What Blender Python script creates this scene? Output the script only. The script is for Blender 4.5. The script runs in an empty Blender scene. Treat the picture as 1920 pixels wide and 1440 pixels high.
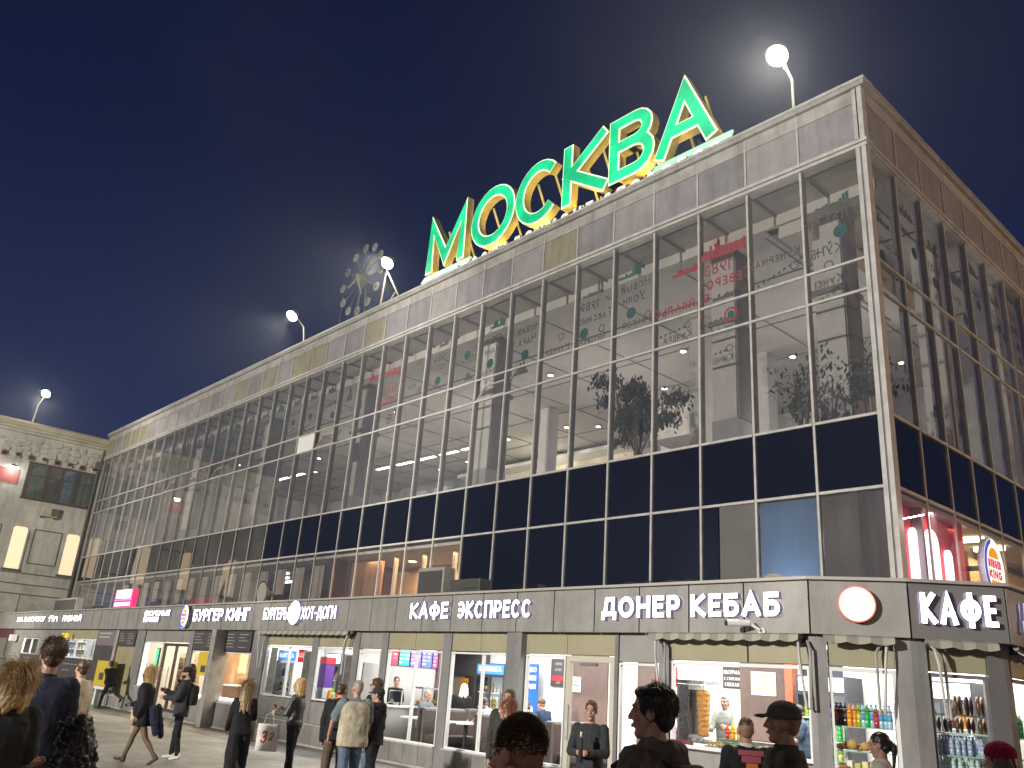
import bpy, bmesh, math, random
from math import sin, cos, pi, radians
from mathutils import Vector, Matrix, noise
SC = bpy.context.scene
COL = SC.collection
rnd = random.Random(7)

# ------------------------------------------------------------------ camera, sky, lights, exposure
def setup_view():
    cam = bpy.data.cameras.new('camera'); co = bpy.data.objects.new('camera', cam); COL.objects.link(co)
    r = Vector((0.67885234, 0.73111634, 0.06803233)); u = Vector((0.20388556, -0.27669464, 0.93907974)); f = Vector((-0.70540072, 0.62362567, 0.33689887))
    co.matrix_world = Matrix(((r.x, u.x, -f.x, 7.1429), (r.y, u.y, -f.y, -16.7198), (r.z, u.z, -f.z, 1.8), (0, 0, 0, 1)))
    cam.sensor_width = 36; cam.lens = 1574.4 / 1920 * 36; cam.clip_start = .05; cam.clip_end = 2000
    SC.camera = co
    SC.view_settings.view_transform = 'Standard'; SC.view_settings.look = 'None'
    SC.view_settings.exposure = 0.0; SC.view_settings.gamma = 1
    SC.cycles.use_denoising = True
    SC.cycles.max_bounces = 8; SC.cycles.diffuse_bounces = 4; SC.cycles.glossy_bounces = 4; SC.cycles.transparent_max_bounces = 24
    SC.cycles.sample_clamp_indirect = 4; SC.cycles.caustics_reflective = False; SC.cycles.caustics_refractive = False
    w = bpy.data.worlds.new('World'); SC.world = w; w.use_nodes = True
    nt = w.node_tree; bg = nt.nodes['Background']
    # a dusk Nishita sky (the sun well under the horizon) tinted to the deep blue of the photograph, with thin cloud
    sky = nt.nodes.new('ShaderNodeTexSky'); sky.sky_type = 'NISHITA'; sky.sun_disc = False
    sky.sun_elevation = radians(-5.5); sky.sun_rotation = radians(300)
    tc = nt.nodes.new('ShaderNodeTexCoord'); sep = nt.nodes.new('ShaderNodeSeparateXYZ'); nt.links.new(tc.outputs['Generated'], sep.inputs[0])
    ramp = nt.nodes.new('ShaderNodeValToRGB'); nt.links.new(sep.outputs['Z'], ramp.inputs[0])
    e = ramp.color_ramp.elements
    e[0].position = 0.0; e[0].color = (.010, .024, .090, 1)
    e[1].position = .9; e[1].color = (.0022, .0042, .022, 1)
    m = e.new(.30); m.color = (.0070, .0170, .070, 1)
    m = e.new(.52); m.color = (.0042, .0092, .042, 1)
    nz = nt.nodes.new('ShaderNodeTexNoise'); nz.inputs['Scale'].default_value = 3.2; nz.inputs['Detail'].default_value = 5; nz.inputs['Roughness'].default_value = .55
    nt.links.new(tc.outputs['Generated'], nz.inputs['Vector'])
    mr = nt.nodes.new('ShaderNodeMapRange'); mr.inputs[1].default_value = .48; mr.inputs[2].default_value = .75; mr.inputs[3].default_value = 0; mr.inputs[4].default_value = .55
    nt.links.new(nz.outputs['Fac'], mr.inputs[0])
    mx = nt.nodes.new('ShaderNodeMixRGB'); mx.inputs[2].default_value = (.015, .019, .040, 1)
    nt.links.new(mr.outputs[0], mx.inputs[0]); nt.links.new(ramp.outputs[0], mx.inputs[1])
    ad = nt.nodes.new('ShaderNodeMixRGB'); ad.blend_type = 'ADD'; ad.inputs[0].default_value = .02
    nt.links.new(mx.outputs[0], ad.inputs[1]); nt.links.new(sky.outputs[0], ad.inputs[2])
    nt.links.new(ad.outputs[0], bg.inputs[0]); bg.inputs[1].default_value = 1.0

def lamp(kind, name, loc, power, color=(1, 1, 1), target=None, size=.2, angle=60, blend=.4, sizey=None):
    l = bpy.data.lights.new(name, kind); l.energy = power; l.color = color
    if kind == 'SPOT': l.spot_size = radians(angle); l.spot_blend = blend; l.shadow_soft_size = size
    elif kind == 'AREA':
        l.shape = 'RECTANGLE'; l.size = size; l.size_y = sizey or size
    else: l.shadow_soft_size = size
    o = bpy.data.objects.new(name, l); COL.objects.link(o); o.location = loc
    d = (Vector(target) - Vector(loc)) if target is not None else Vector((0, 0, -1))
    o.rotation_euler = d.to_track_quat('-Z', 'Y').to_euler()
    return o

WARM = (1, .86, .66); WHITE = (1, .98, .95); COOL = (.93, .97, 1); SODIUM = (1, .66, .40)
def setup_lights():
    # the square's flood lights far behind the camera: cut off above the heads of the crowd, they wash the facade
    lamp('SPOT', 'square_flood', (-2, -44, 9.5), 80000, (1, .95, .87), (-6, 0, 9.8), .5, 40, .35)
    lamp('SPOT', 'square_flood', (-28, -48, 10), 84000, (1, .94, .85), (-31, 0, 9.6), .5, 46, .4)
    lamp('SPOT', 'square_flood', (-18, -38, 10), 76000, (1, .93, .80), (-53, -4, 8.5), .5, 34, .4)
    # sodium street light along the side street
    lamp('SPOT', 'street_light', (26, 16, 9), 14000, SODIUM, (1, 7, 9.5), .4, 80, .5)
    lamp('POINT', 'street_light', (14, -4, 9), 450, (1, .66, .38), None, .3)
    # unseen fill lamps added to lift the backs of the crowd a little
    lamp('POINT', 'crowd_fill', (22, -34, 9), 2200, (1, .80, .62), None, .4)
    lamp('POINT', 'crowd_fill', (-14, -36, 9), 2600, (1, .84, .70), None, .4)
    # the roof floods (their heads are built with the roof lamps)
setup_view(); setup_lights()

# ------------------------------------------------------------------ materials
MATS = {}
def mat(name, color, rough=.6, metal=0., var=.0, scale=8., emit=0., ecol=None, bump=0., bscale=None, spec=.5, var_col=None, streak=0.):
    if name in MATS: return MATS[name]
    m = bpy.data.materials.new(name); m.use_nodes = True; MATS[name] = m
    nt = m.node_tree; b = nt.nodes['Principled BSDF']
    c = (*color, 1) if len(color) == 3 else color
    b.inputs['Base Color'].default_value = c; b.inputs['Roughness'].default_value = rough; b.inputs['Metallic'].default_value = metal
    b.inputs['Specular IOR Level'].default_value = spec
    if emit:
        b.inputs['Emission Color'].default_value = (*(ecol or color), 1); b.inputs['Emission Strength'].default_value = emit
    if var or bump:
        tc = nt.nodes.new('ShaderNodeTexCoord'); n = nt.nodes.new('ShaderNodeTexNoise'); n.inputs['Scale'].default_value = scale; n.inputs['Detail'].default_value = 6; n.inputs['Roughness'].default_value = .65
        nt.links.new(tc.outputs['Object'], n.inputs['Vector'])
    if var:
        mx = nt.nodes.new('ShaderNodeMixRGB'); v2 = var_col or tuple(x * (1 - var) for x in color); v1 = tuple(min(1, x * (1 + var * .5)) for x in color) if not var_col else color
        mx.inputs[1].default_value = (*v1, 1); mx.inputs[2].default_value = (*v2, 1)
        mr = nt.nodes.new('ShaderNodeMapRange'); mr.inputs[1].default_value = .35; mr.inputs[2].default_value = .68
        nt.links.new(n.outputs['Fac'], mr.inputs[0]); nt.links.new(mr.outputs[0], mx.inputs[0]); nt.links.new(mx.outputs[0], b.inputs['Base Color'])
        mr2 = nt.nodes.new('ShaderNodeMapRange'); mr2.inputs[3].default_value = max(.05, rough - .12); mr2.inputs[4].default_value = min(1, rough + .12)
        nt.links.new(n.outputs['Fac'], mr2.inputs[0]); nt.links.new(mr2.outputs[0], b.inputs['Roughness'])
    if streak:     # rain and rust streaks running down the sheet, with patches of grime
        tc2 = nt.nodes.new('ShaderNodeTexCoord'); mp = nt.nodes.new('ShaderNodeMapping'); mp.inputs['Scale'].default_value = (1.9, 1.9, .28); nt.links.new(tc2.outputs['Object'], mp.inputs[0])
        n2 = nt.nodes.new('ShaderNodeTexNoise'); n2.inputs['Scale'].default_value = 1.7; n2.inputs['Detail'].default_value = 8; n2.inputs['Roughness'].default_value = .7; nt.links.new(mp.outputs[0], n2.inputs['Vector'])
        r3 = nt.nodes.new('ShaderNodeMapRange'); r3.inputs[1].default_value = .46; r3.inputs[2].default_value = .72; r3.inputs[3].default_value = 0; r3.inputs[4].default_value = streak * .8; nt.links.new(n2.outputs['Fac'], r3.inputs[0])
        m3 = nt.nodes.new('ShaderNodeMixRGB'); m3.inputs[2].default_value = (color[0] * .32, color[1] * .28, color[2] * .22, 1); nt.links.new(r3.outputs[0], m3.inputs[0])
        if b.inputs['Base Color'].links: nt.links.new(b.inputs['Base Color'].links[0].from_socket, m3.inputs[1])
        else: m3.inputs[1].default_value = c
        nt.links.new(m3.outputs[0], b.inputs['Base Color'])
    if bump:
        bp = nt.nodes.new('ShaderNodeBump'); bp.inputs['Strength'].default_value = bump; bp.inputs['Distance'].default_value = .02
        nn = n
        if bscale:
            nn = nt.nodes.new('ShaderNodeTexNoise'); nn.inputs['Scale'].default_value = bscale; nn.inputs['Detail'].default_value = 5; nt.links.new(tc.outputs['Object'], nn.inputs['Vector'])
        nt.links.new(nn.outputs['Fac'], bp.inputs['Height']); nt.links.new(bp.outputs[0], b.inputs['Normal'])
    return m

def glass(name, tint=(.9, .93, .92), refl=.06, rough=.02, wav=0., back=None, dirt=0.):
    """thin pane: mostly see-through, a mirror at grazing angles; back = colour of an opaque dark backing"""
    if name in MATS: return MATS[name]
    m = bpy.data.materials.new(name); m.use_nodes = True; MATS[name] = m
    nt = m.node_tree; nt.nodes.remove(nt.nodes['Principled BSDF']); out = nt.nodes['Material Output']
    if back is None:
        t = nt.nodes.new('ShaderNodeBsdfTransparent'); t.inputs[0].default_value = (*tint, 1)
    else:
        t = nt.nodes.new('ShaderNodeBsdfDiffuse'); t.inputs[0].default_value = (*back, 1)
    if dirt:       # a film of dust with rain streaks
        tc = nt.nodes.new('ShaderNodeTexCoord'); mp = nt.nodes.new('ShaderNodeMapping'); mp.inputs['Scale'].default_value = (2.2, 2.2, .35); nt.links.new(tc.outputs['Object'], mp.inputs[0])
        n = nt.nodes.new('ShaderNodeTexNoise'); n.inputs['Scale'].default_value = 1.6; n.inputs['Detail'].default_value = 7; n.inputs['Roughness'].default_value = .7; nt.links.new(mp.outputs[0], n.inputs['Vector'])
        r_ = nt.nodes.new('ShaderNodeMapRange'); r_.inputs[1].default_value = .3; r_.inputs[2].default_value = .75; r_.inputs[3].default_value = dirt * .45; r_.inputs[4].default_value = dirt * 1.6; nt.links.new(n.outputs['Fac'], r_.inputs[0])
        df = nt.nodes.new('ShaderNodeBsdfDiffuse'); df.inputs[0].default_value = (.55, .55, .57, 1)
        m2 = nt.nodes.new('ShaderNodeMixShader'); nt.links.new(r_.outputs[0], m2.inputs[0]); nt.links.new(t.outputs[0], m2.inputs[1]); nt.links.new(df.outputs[0], m2.inputs[2]); t = m2
    g = nt.nodes.new('ShaderNodeBsdfGlossy'); g.inputs['Roughness'].default_value = rough; g.inputs[0].default_value = (.95, .97, 1, 1)
    # Schlick from |N.I|, so a pane's two sides act alike
    ge = nt.nodes.new('ShaderNodeNewGeometry'); dt = nt.nodes.new('ShaderNodeVectorMath'); dt.operation = 'DOT_PRODUCT'
    nt.links.new(ge.outputs['Normal'], dt.inputs[0]); nt.links.new(ge.outputs['Incoming'], dt.inputs[1])
    def math_(op, a, b):
        n = nt.nodes.new('ShaderNodeMath'); n.operation = op
        for i, x in enumerate((a, b)):
            if hasattr(x, 'links'): nt.links.new(x, n.inputs[i])
            elif x is not None: n.inputs[i].default_value = x
        return n.outputs[0]
    ab = math_('ABSOLUTE', dt.outputs['Value'], None); om = math_('SUBTRACT', 1.0, ab); pw = math_('POWER', om, 5.0)
    fz = math_('MULTIPLY', pw, .92 - refl); mr = math_('ADD', fz, refl)
    if wav:
        tc = nt.nodes.new('ShaderNodeTexCoord'); n = nt.nodes.new('ShaderNodeTexNoise'); n.inputs['Scale'].default_value = .5; nt.links.new(tc.outputs['Object'], n.inputs['Vector'])
        bp = nt.nodes.new('ShaderNodeBump'); bp.inputs['Strength'].default_value = wav; bp.inputs['Distance'].default_value = .05
        nt.links.new(n.outputs['Fac'], bp.inputs['Height']); nt.links.new(bp.outputs[0], g.inputs['Normal'])
    mx = nt.nodes.new('ShaderNodeMixShader'); nt.links.new(mr, mx.inputs[0]); nt.links.new(t.outputs[0], mx.inputs[1]); nt.links.new(g.outputs[0], mx.inputs[2])
    nt.links.new(mx.outputs[0], out.inputs['Surface'])
    return m

# ------------------------------------------------------------------ mesh builder
class Frame:
    """local frame of a wall: u along it, v out of it, z up"""
    def __init__(s, o, d): s.o = Vector((o[0], o[1], 0)); s.d = Vector((d[0], d[1], 0)).normalized(); s.n = Vector((s.d.y, -s.d.x, 0))
    def __call__(s, u, v, z): return s.o + s.d * u + s.n * v + Vector((0, 0, z))
ID = lambda x, y, z: Vector((x, y, z))
class MB:
    def __init__(s, fr=None): s.v = []; s.f = []; s.m = []; s.fr = fr or ID; s.mats = []
    def mi(s, m):
        if m not in s.mats: s.mats.append(m)
        return s.mats.index(m)
    def add(s, vs, fs, m):
        b = len(s.v); s.v += [tuple(s.fr(*v)) for v in vs]; i = s.mi(m)
        for f in fs: s.f.append([b + k for k in f]); s.m.append(i)
    def box(s, x0, x1, y0, y1, z0, z1, m):
        s.add([(x0, y0, z0), (x1, y0, z0), (x1, y1, z0), (x0, y1, z0), (x0, y0, z1), (x1, y0, z1), (x1, y1, z1), (x0, y1, z1)],
              [(0, 3, 2, 1), (4, 5, 6, 7), (0, 1, 5, 4), (1, 2, 6, 5), (2, 3, 7, 6), (3, 0, 4, 7)], m)
        return s
    def prism(s, pts, z0, z1, m):          # pts in x,y
        n = len(pts)
        s.add([(p[0], p[1], z0) for p in pts] + [(p[0], p[1], z1) for p in pts],
              [tuple(range(n))[::-1], tuple(range(n, 2 * n))] + [(i, (i + 1) % n, n + (i + 1) % n, n + i) for i in range(n)], m)
        return s
    def slab(s, pts, y0, y1, m):           # outline in x,z, thickness along y
        n = len(pts)
        s.add([(p[0], y0, p[1]) for p in pts] + [(p[0], y1, p[1]) for p in pts],
              [tuple(range(n)), tuple(range(n, 2 * n))[::-1]] + [(i, n + i, n + (i + 1) % n, (i + 1) % n) for i in range(n)], m)
        return s
    def tube(s, pts, r, m, n=8, cap=True):
        pts = [Vector(p) for p in pts]; rs = r if isinstance(r, (list, tuple)) else [r] * len(pts)
        vs = []; ref = None
        for i, p in enumerate(pts):
            t = (pts[min(i + 1, len(pts) - 1)] - pts[max(i - 1, 0)]).normalized()
            if ref is None: ref = Vector((0, 0, 1)) if abs(t.z) < .9 else Vector((1, 0, 0))
            a = t.cross(ref)
            if a.length < 1e-4: a = t.cross(Vector((.3, .8, .2)))
            a.normalize(); b = a.cross(t).normalized(); ref = b
            for k in range(n): vs.append(p + (a * cos(2 * pi * k / n) + b * sin(2 * pi * k / n)) * rs[i])
        fs = [(i * n + k, i * n + (k + 1) % n, (i + 1) * n + (k + 1) % n, (i + 1) * n + k) for i in range(len(pts) - 1) for k in range(n)]
        if cap: fs += [tuple(range(n))[::-1], tuple(range((len(pts) - 1) * n, len(pts) * n))]
        s.add([tuple(v) for v in vs], fs, m); return s
    def lathe(s, prof, m, c=(0, 0, 0), n=16, axis='z'):
        vs = []; fs = []
        for r, h in prof:
            for k in range(n):
                a = 2 * pi * k / n; x, y, z = r * cos(a), r * sin(a), h
                if axis == 'y': x, y, z = x, h, z if False else y
                elif axis == 'x': x, y, z = h, x, y
                vs.append((c[0] + x, c[1] + y, c[2] + z))
        for i in range(len(prof) - 1):
            for k in range(n): fs.append((i * n + k, i * n + (k + 1) % n, (i + 1) * n + (k + 1) % n, (i + 1) * n + k))
        fs += [tuple(range(n))[::-1], tuple(range((len(prof) - 1) * n, len(prof) * n))]
        s.add(vs, fs, m); return s
    def ball(s, c, r, m, n=12, rot=None):
        rx, ry, rz = r if isinstance(r, (tuple, list)) else (r, r, r)
        k = n // 2; vs = []; fs = []
        for i in range(k + 1):
            th = pi * (i + .001) / (k + .002)
            for j in range(n):
                v = Vector((rx * sin(th) * cos(2 * pi * j / n), ry * sin(th) * sin(2 * pi * j / n), rz * cos(th)))
                if rot is not None: v = rot @ v
                vs.append((c[0] + v.x, c[1] + v.y, c[2] + v.z))
        for i in range(k):
            for j in range(n): fs.append((i * n + j, (i + 1) * n + j, (i + 1) * n + (j + 1) % n, i * n + (j + 1) % n))
        s.add(vs, fs, m); return s
    def build(s, name, parent=None, smooth=False, bevel=0):
        me = bpy.data.meshes.new(name); me.from_pydata(s.v, [], s.f)
        for m in s.mats: me.materials.append(m)
        me.polygons.foreach_set('material_index', s.m)
        if smooth: me.polygons.foreach_set('use_smooth', [True] * len(s.f))
        me.update()
        bm = bmesh.new(); bm.from_mesh(me); bmesh.ops.recalc_face_normals(bm, faces=bm.faces); bm.to_mesh(me); bm.free()
        o = bpy.data.objects.new(name, me); COL.objects.link(o)
        if parent is not None: o.parent = parent
        if bevel:
            md = o.modifiers.new('bevel', 'BEVEL'); md.width = bevel; md.segments = 2; md.limit_method = 'ANGLE'
        return o

def tag(o, label=None, cat=None, group=None, kind=None):
    if label: o['label'] = label
    if cat: o['category'] = cat
    if group: o['group'] = group
    if kind: o['kind'] = kind
    return o
def thing(name, label, cat, loc=(0, 0, 0), rz=0., group=None):
    o = bpy.data.objects.new(name, None); COL.objects.link(o); o.empty_display_size = .2
    o.location = loc; o.rotation_euler = (0, 0, rz)
    return tag(o, label, cat, group)
def kids(o): return [c for c in COL.objects if c.parent == o]
def dup(root, loc=None, rz=None, label=None, group=None, children=None):
    ch = children if children is not None else kids(root)
    r = root.copy(); COL.objects.link(r)
    if loc is not None: r.location = loc
    if rz is not None: r.rotation_euler = (0, 0, rz)
    if label: r['label'] = label
    if group: r['group'] = group
    for c in ch:
        d = c.copy(); COL.objects.link(d); d.parent = r
    return r

# ------------------------------------------------------------------ lettering: a stroke alphabet
def arc(cx, cy, rx, ry, a0, a1, n=12): return [(cx + rx * cos(radians(a0 + (a1 - a0) * i / n)), cy + ry * sin(radians(a0 + (a1 - a0) * i / n))) for i in range(n + 1)]
RING = arc(.5, .5, .5, .5, 90, 450, 24)
GL = {
 'А': (.74, [[(0, 0), (.5, 1), (1, 0)], [(.2, .3), (.8, .3)]]),
 'Б': (.62, [[(.92, 1), (0, 1), (0, 0), (.55, 0)] + arc(.6, .29, .4, .29, -90, 90) + [(0, .58)]]),
 'В': (.64, [[(0, 0), (0, 1), (.55, 1)] + arc(.58, .77, .36, .23, 90, -90, 8) + [(0, .54)], [(.55, .54)] + arc(.6, .27, .4, .27, 90, -90, 8) + [(0, 0)]]),
 'Г': (.52, [[(0, 0), (0, 1), (1, 1)]]),
 'Д': (.78, [[(.16, .1), (.3, 1), (.85, 1), (.85, .1)], [(0, -.14), (0, .1), (1, .1), (1, -.14)]]),
 'Е': (.54, [[(1, 1), (0, 1), (0, 0), (1, 0)], [(0, .52), (.85, .52)]]),
 'Ж': (.95, [[(.5, 0), (.5, 1)], [(0, 1), (.42, .52), (0, 0)], [(1, 1), (.58, .52), (1, 0)]]),
 'З': (.6, [arc(.45, .75, .45, .25, 150, -90, 10) + [(.35, .5)], [(.35, .53)] + arc(.48, .26, .52, .26, 90, -150, 10)]),
 'И': (.68, [[(0, 1), (0, 0)], [(0, .06), (1, .94)], [(1, 1), (1, 0)]]),
 'Й': (.68, [[(0, 1), (0, 0)], [(0, .06), (1, .94)], [(1, 1), (1, 0)], [(.3, 1.22), (.5, 1.14), (.7, 1.22)]]),
 'К': (.66, [[(0, 0), (0, 1)], [(.95, 1), (.08, .5), (1, 0)]]),
 'Л': (.7, [[(0, 0), (.12, .05), (.3, 1), (1, 1), (1, 0)]]),
 'М': (.86, [[(0, 0), (0, 1), (.5, .12), (1, 1), (1, 0)]]),
 'Н': (.68, [[(0, 0), (0, 1)], [(1, 0), (1, 1)], [(0, .52), (1, .52)]]),
 'О': (.78, [RING]),
 'П': (.66, [[(0, 0), (0, 1), (1, 1), (1, 0)]]),
 'Р': (.6, [[(0, 0), (0, 1), (.55, 1)] + arc(.58, .71, .42, .29, 90, -90) + [(0, .42)]]),
 'С': (.7, [arc(.5, .5, .5, .5, 42, 318, 20)]),
 'Т': (.6, [[(0, 1), (1, 1)], [(.5, 1), (.5, 0)]]),
 'У': (.66, [[(0, 1), (.53, .36)], [(1, 1), (.5, .12), (.38, 0), (.12, 0)]]),
 'Ф': (.86, [[(.5, -.08), (.5, 1.08)], arc(.5, .5, .5, .34, 90, 450, 20)]),
 'Х': (.68, [[(0, 1), (1, 0)], [(1, 1), (0, 0)]]),
 'Ц': (.68, [[(0, 1), (0, 0), (1, 0), (1, -.15)], [(.86, 1), (.86, 0)]]),
 'Ч': (.62, [[(0, 1), (0, .6), (.15, .45), (1, .45)], [(1, 1), (1, 0)]]),
 'Ь': (.58, [[(0, 1), (0, 0), (.55, 0)] + arc(.58, .28, .42, .28, -90, 90, 8) + [(0, .56)]]),
 'Ы': (.84, [[(0, 1), (0, 0), (.35, 0)] + arc(.38, .28, .3, .28, -90, 90, 8) + [(0, .56)], [(1, 0), (1, 1)]]),
 'Э': (.66, [arc(.5, .5, .5, .5, 138, -138, 20), [(.3, .5), (.98, .5)]]),
 'Ю': (.95, [[(0, 0), (0, 1)], [(0, .5), (.3, .5)], arc(.65, .5, .35, .5, 180, 540, 20)]),
 'Я': (.64, [[(1, 0), (1, 1), (.45, 1)] + arc(.42, .72, .42, .28, 90, 270) + [(1, .44)], [(.5, .44), (0, 0)]]),
 'Ш': (.95, [[(0, 1), (0, 0), (1, 0), (1, 1)], [(.5, 1), (.5, 0)]]),
 'U': (.68, [[(0, 1), (0, .4)] + arc(.5, .38, .5, .38, 180, 360) + [(1, 1)]]),
 'R': (.64, [[(0, 0), (0, 1), (.55, 1)] + arc(.58, .72, .42, .28, 90, -90) + [(0, .44)], [(.5, .44), (1, 0)]]),
 'G': (.76, [arc(.5, .5, .5, .5, 45, 350, 20) + [(1, .48), (.6, .48)]]),
 'I': (.2, [[(.5, 0), (.5, 1)]]),
 'N': (.7, [[(0, 0), (0, 1), (1, 0), (1, 1)]]),
 'L': (.5, [[(0, 1), (0, 0), (1, 0)]]),
 'F': (.5, [[(0, 0), (0, 1), (1, 1)], [(0, .52), (.85, .52)]]),
 'f': (.4, [[(.9, 1), (.45, .95), (.4, 0)], [(0, .62), (.9, .62)]]),
 'n': (.5, [[(0, 0), (0, .7)], [(0, .5)] + arc(.5, .45, .5, .25, 180, 0) + [(1, 0)]]),
 'i': (.14, [[(.5, 0), (.5, .65)], [(.5, .85), (.5, .95)]]),
 '-': (.36, [[(0, .46), (1, .46)]]), '.': (.16, [[(.5, 0), (.5, .05)]]),
 '0': (.58, [RING]), '1': (.34, [[(0, .78), (1, 1), (1, 0)]]),
 '2': (.56, [arc(.5, .72, .5, .28, 160, -30, 10) + [(0, 0), (1, 0)]]),
 '3': (.56, [arc(.45, .75, .45, .25, 150, -90, 10), arc(.48, .26, .52, .26, 90, -150, 10)]),
 '4': (.62, [[(.75, 0), (.75, 1), (0, .28), (1, .28)]]),
 '5': (.56, [[(.92, 1), (.1, 1), (.02, .55)] + arc(.46, .32, .54, .32, 120, -150, 12)]),
 '6': (.58, [[(.85, 1), (.2, .6)] + arc(.5, .31, .5, .31, 160, -200, 16)]),
 '7': (.54, [[(0, 1), (1, 1), (.35, 0)]]),
 '8': (.56, [arc(.5, .76, .44, .24, -90, 270, 16), arc(.5, .26, .5, .26, 90, 450, 16)]),
 '9': (.58, [[(.15, 0), (.8, .4)] + arc(.5, .69, .5, .31, -20, 340, 16)]),
 'ш': (.8, [[(0, .7), (0, 0), (1, 0), (1, .7)], [(.5, .7), (.5, 0)]]),
}
LOW = {'а': 'А', 'б': 'Б', 'в': 'В', 'г': 'Г', 'д': 'Д', 'е': 'Е', 'з': 'З', 'и': 'И', 'й': 'Й', 'к': 'К', 'л': 'Л', 'м': 'М', 'н': 'Н', 'о': 'О', 'п': 'П', 'р': 'Р', 'с': 'С', 'т': 'Т', 'у': 'У', 'х': 'Х', 'ц': 'Ц', 'ч': 'Ч', 'ы': 'Ы', 'ь': 'Ь', 'э': 'Э', 'ю': 'Ю', 'я': 'Я'}
GL.update({k: (GL[v][0], GL[v][1]) for k, v in {'B': 'В', 'E': 'Е', 'K': 'К', 'A': 'А', 'P': 'Р'}.items()})
def ribbon(pts, t, ext=0.):
    """left and right rails of a stroke of width t with mitred corners; ext lengthens both ends"""
    P = [Vector((p[0], p[1])) for p in pts]; P = [P[0]] + [b for a, b in zip(P, P[1:]) if (b - a).length > 1e-5]
    closed = (P[0] - P[-1]).length < 1e-4 and len(P) > 3
    if ext and not closed:
        P[0] = P[0] + (P[0] - P[1]).normalized() * ext; P[-1] = P[-1] + (P[-1] - P[-2]).normalized() * ext
    n = len(P); L = []; R = []
    for i in range(n):
        if closed and i in (0, n - 1): d0 = (P[-1] - P[-2]).normalized(); d1 = (P[1] - P[0]).normalized()
        else: d0 = (P[i] - P[max(i - 1, 0)]); d1 = (P[min(i + 1, n - 1)] - P[i]); d0 = d0.normalized() if d0.length > 0 else d1.normalized(); d1 = d1.normalized() if d1.length > 0 else d0
        m = d0 + d1
        if m.length < 1e-3: m = Vector((-d0.y, d0.x)); k = 1
        else:
            m.normalize(); m = Vector((-m.y, m.x)); k = 1 / max(.42, m.dot(Vector((-d0.y, d0.x))))
        L.append(P[i] + m * t / 2 * k); R.append(P[i] - m * t / 2 * k)
    return L, R
def text_width(s, h, t, ws=1., gap=.14):
    w = 0
    for c in s:
        if c == ' ': w += .34 * h * ws; continue
        k = 1.
        if c in LOW: c = LOW[c]; k = .74
        w += (GL[c][0] * k * ws + gap * ws) * h
    return w - gap * h * ws
def text(mb, s, u, z, h, t, v0, v1, mface, mside=None, ws=1., gap=.14, slant=0., mirror=False, inset=0., align='l', step=.0006):
    """write s at u,z (lower left) in the builder's frame between depths v0 and v1 (v1 the front)"""
    W = text_width(s, h, t, ws, gap)
    if align == 'c': u -= W / 2
    x = 0; cnt = 0
    for c in s:
        if c == ' ': x += .34 * h * ws; continue
        k = 1.
        if c in LOW: c = LOW[c]; k = .74
        w, st = GL[c]; w = w * k * ws * h; hh = h * k
        for pts in st:
            q = [(x + t / 2 + p[0] * (w - t), t / 2 + p[1] * (hh - t)) for p in pts]
            q = [(a + slant * b, b) for a, b in q]
            closed = abs(pts[0][0] - pts[-1][0]) < 1e-4 and abs(pts[0][1] - pts[-1][1]) < 1e-4
            L, R = ribbon(q, t - 2 * inset, (t / 2 - inset) if not closed and len(pts) < 20 else 0)
            f = v1 + cnt * step * (1 if v1 >= v0 else -1); cnt = (cnt + 1) % 7
            sx = (lambda a: u + W - a) if mirror else (lambda a: u + a)
            n = len(L)
            vs = [(sx(p.x), f, z + p.y) for p in L] + [(sx(p.x), f, z + p.y) for p in R]
            mb.add(vs, [(i, i + 1, n + i + 1, n + i) for i in range(n - 1)], mface)
            if mside is not None:
                vb = [(sx(p.x), v0, z + p.y) for p in L] + [(sx(p.x), v0, z + p.y) for p in R]
                fs = [(i, i + 1, 2 * n + i + 1, 2 * n + i) for i in range(n - 1)] + [(n + i, n + i + 1, 3 * n + i + 1, 3 * n + i) for i in range(n - 1)]
                if not closed: fs += [(0, n, 3 * n, 2 * n), (n - 1, 2 * n - 1, 4 * n - 1, 3 * n - 1)]
                mb.add(vs + vb, fs, mside)
        x += w + gap * h * ws
    return W
# ------------------------------------------------------------------ shared materials
ALU = mat('aluminium_white', (.47, .46, .435), .45, .0, .22, 3, bump=.05, streak=.35)
ALUD = mat('aluminium_dirty', (.34, .33, .31), .5, 0, .3, 2.5, streak=.5)
PANEL = mat('parapet_grey', (.27, .255, .265), .45, 0, .22, 1.1, streak=.5); PANELS = [PANEL, mat('parapet_grey_b', (.245, .235, .245), .4, 0, .25, .9, streak=.6), mat('parapet_grey_c', (.29, .275, .275), .5, 0, .2, 1.4, streak=.4)]
PANELY = mat('parapet_yellowed', (.27, .245, .175), .5, 0, .25, 1.2, streak=.6)
BANDM = mat('parapet_band', (.37, .355, .33), .5, 0, .25, 1.5, streak=.6)
DARKFIN = mat('mullion_fin_dark', (.16, .155, .16), .6, 0, .2, 4)
CONC = mat('concrete', (.38, .36, .33), .8, 0, .25, 2, bump=.15)
CEIL = mat('hall_ceiling', (.56, .53, .49), .8, 0, .12, .6)
CEILR = mat('ceiling_joint', (.2, .19, .185), .8)
WALLW = mat('white_wall', (.78, .76, .72), .7, 0, .05, 2)
WALLG = mat('grey_wall', (.42, .41, .40), .7, 0, .1, 2)
FLOORM = mat('hall_floor', (.30, .28, .26), .35, 0, .15, 3)
BLACK = mat('black', (.02, .02, .022), .5)
GL_CLEAR = glass('curtain_glass', (.82, .82, .80), .14, .012, .05, dirt=.075)
GL_DARK = glass('spandrel_glass', (.1, .1, .1), .15, .02, .0, dirt=.004, back=(.004, .005, .009))
GL_SHOP = glass('shop_glass', (.95, .96, .95), .03, .01)
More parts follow.
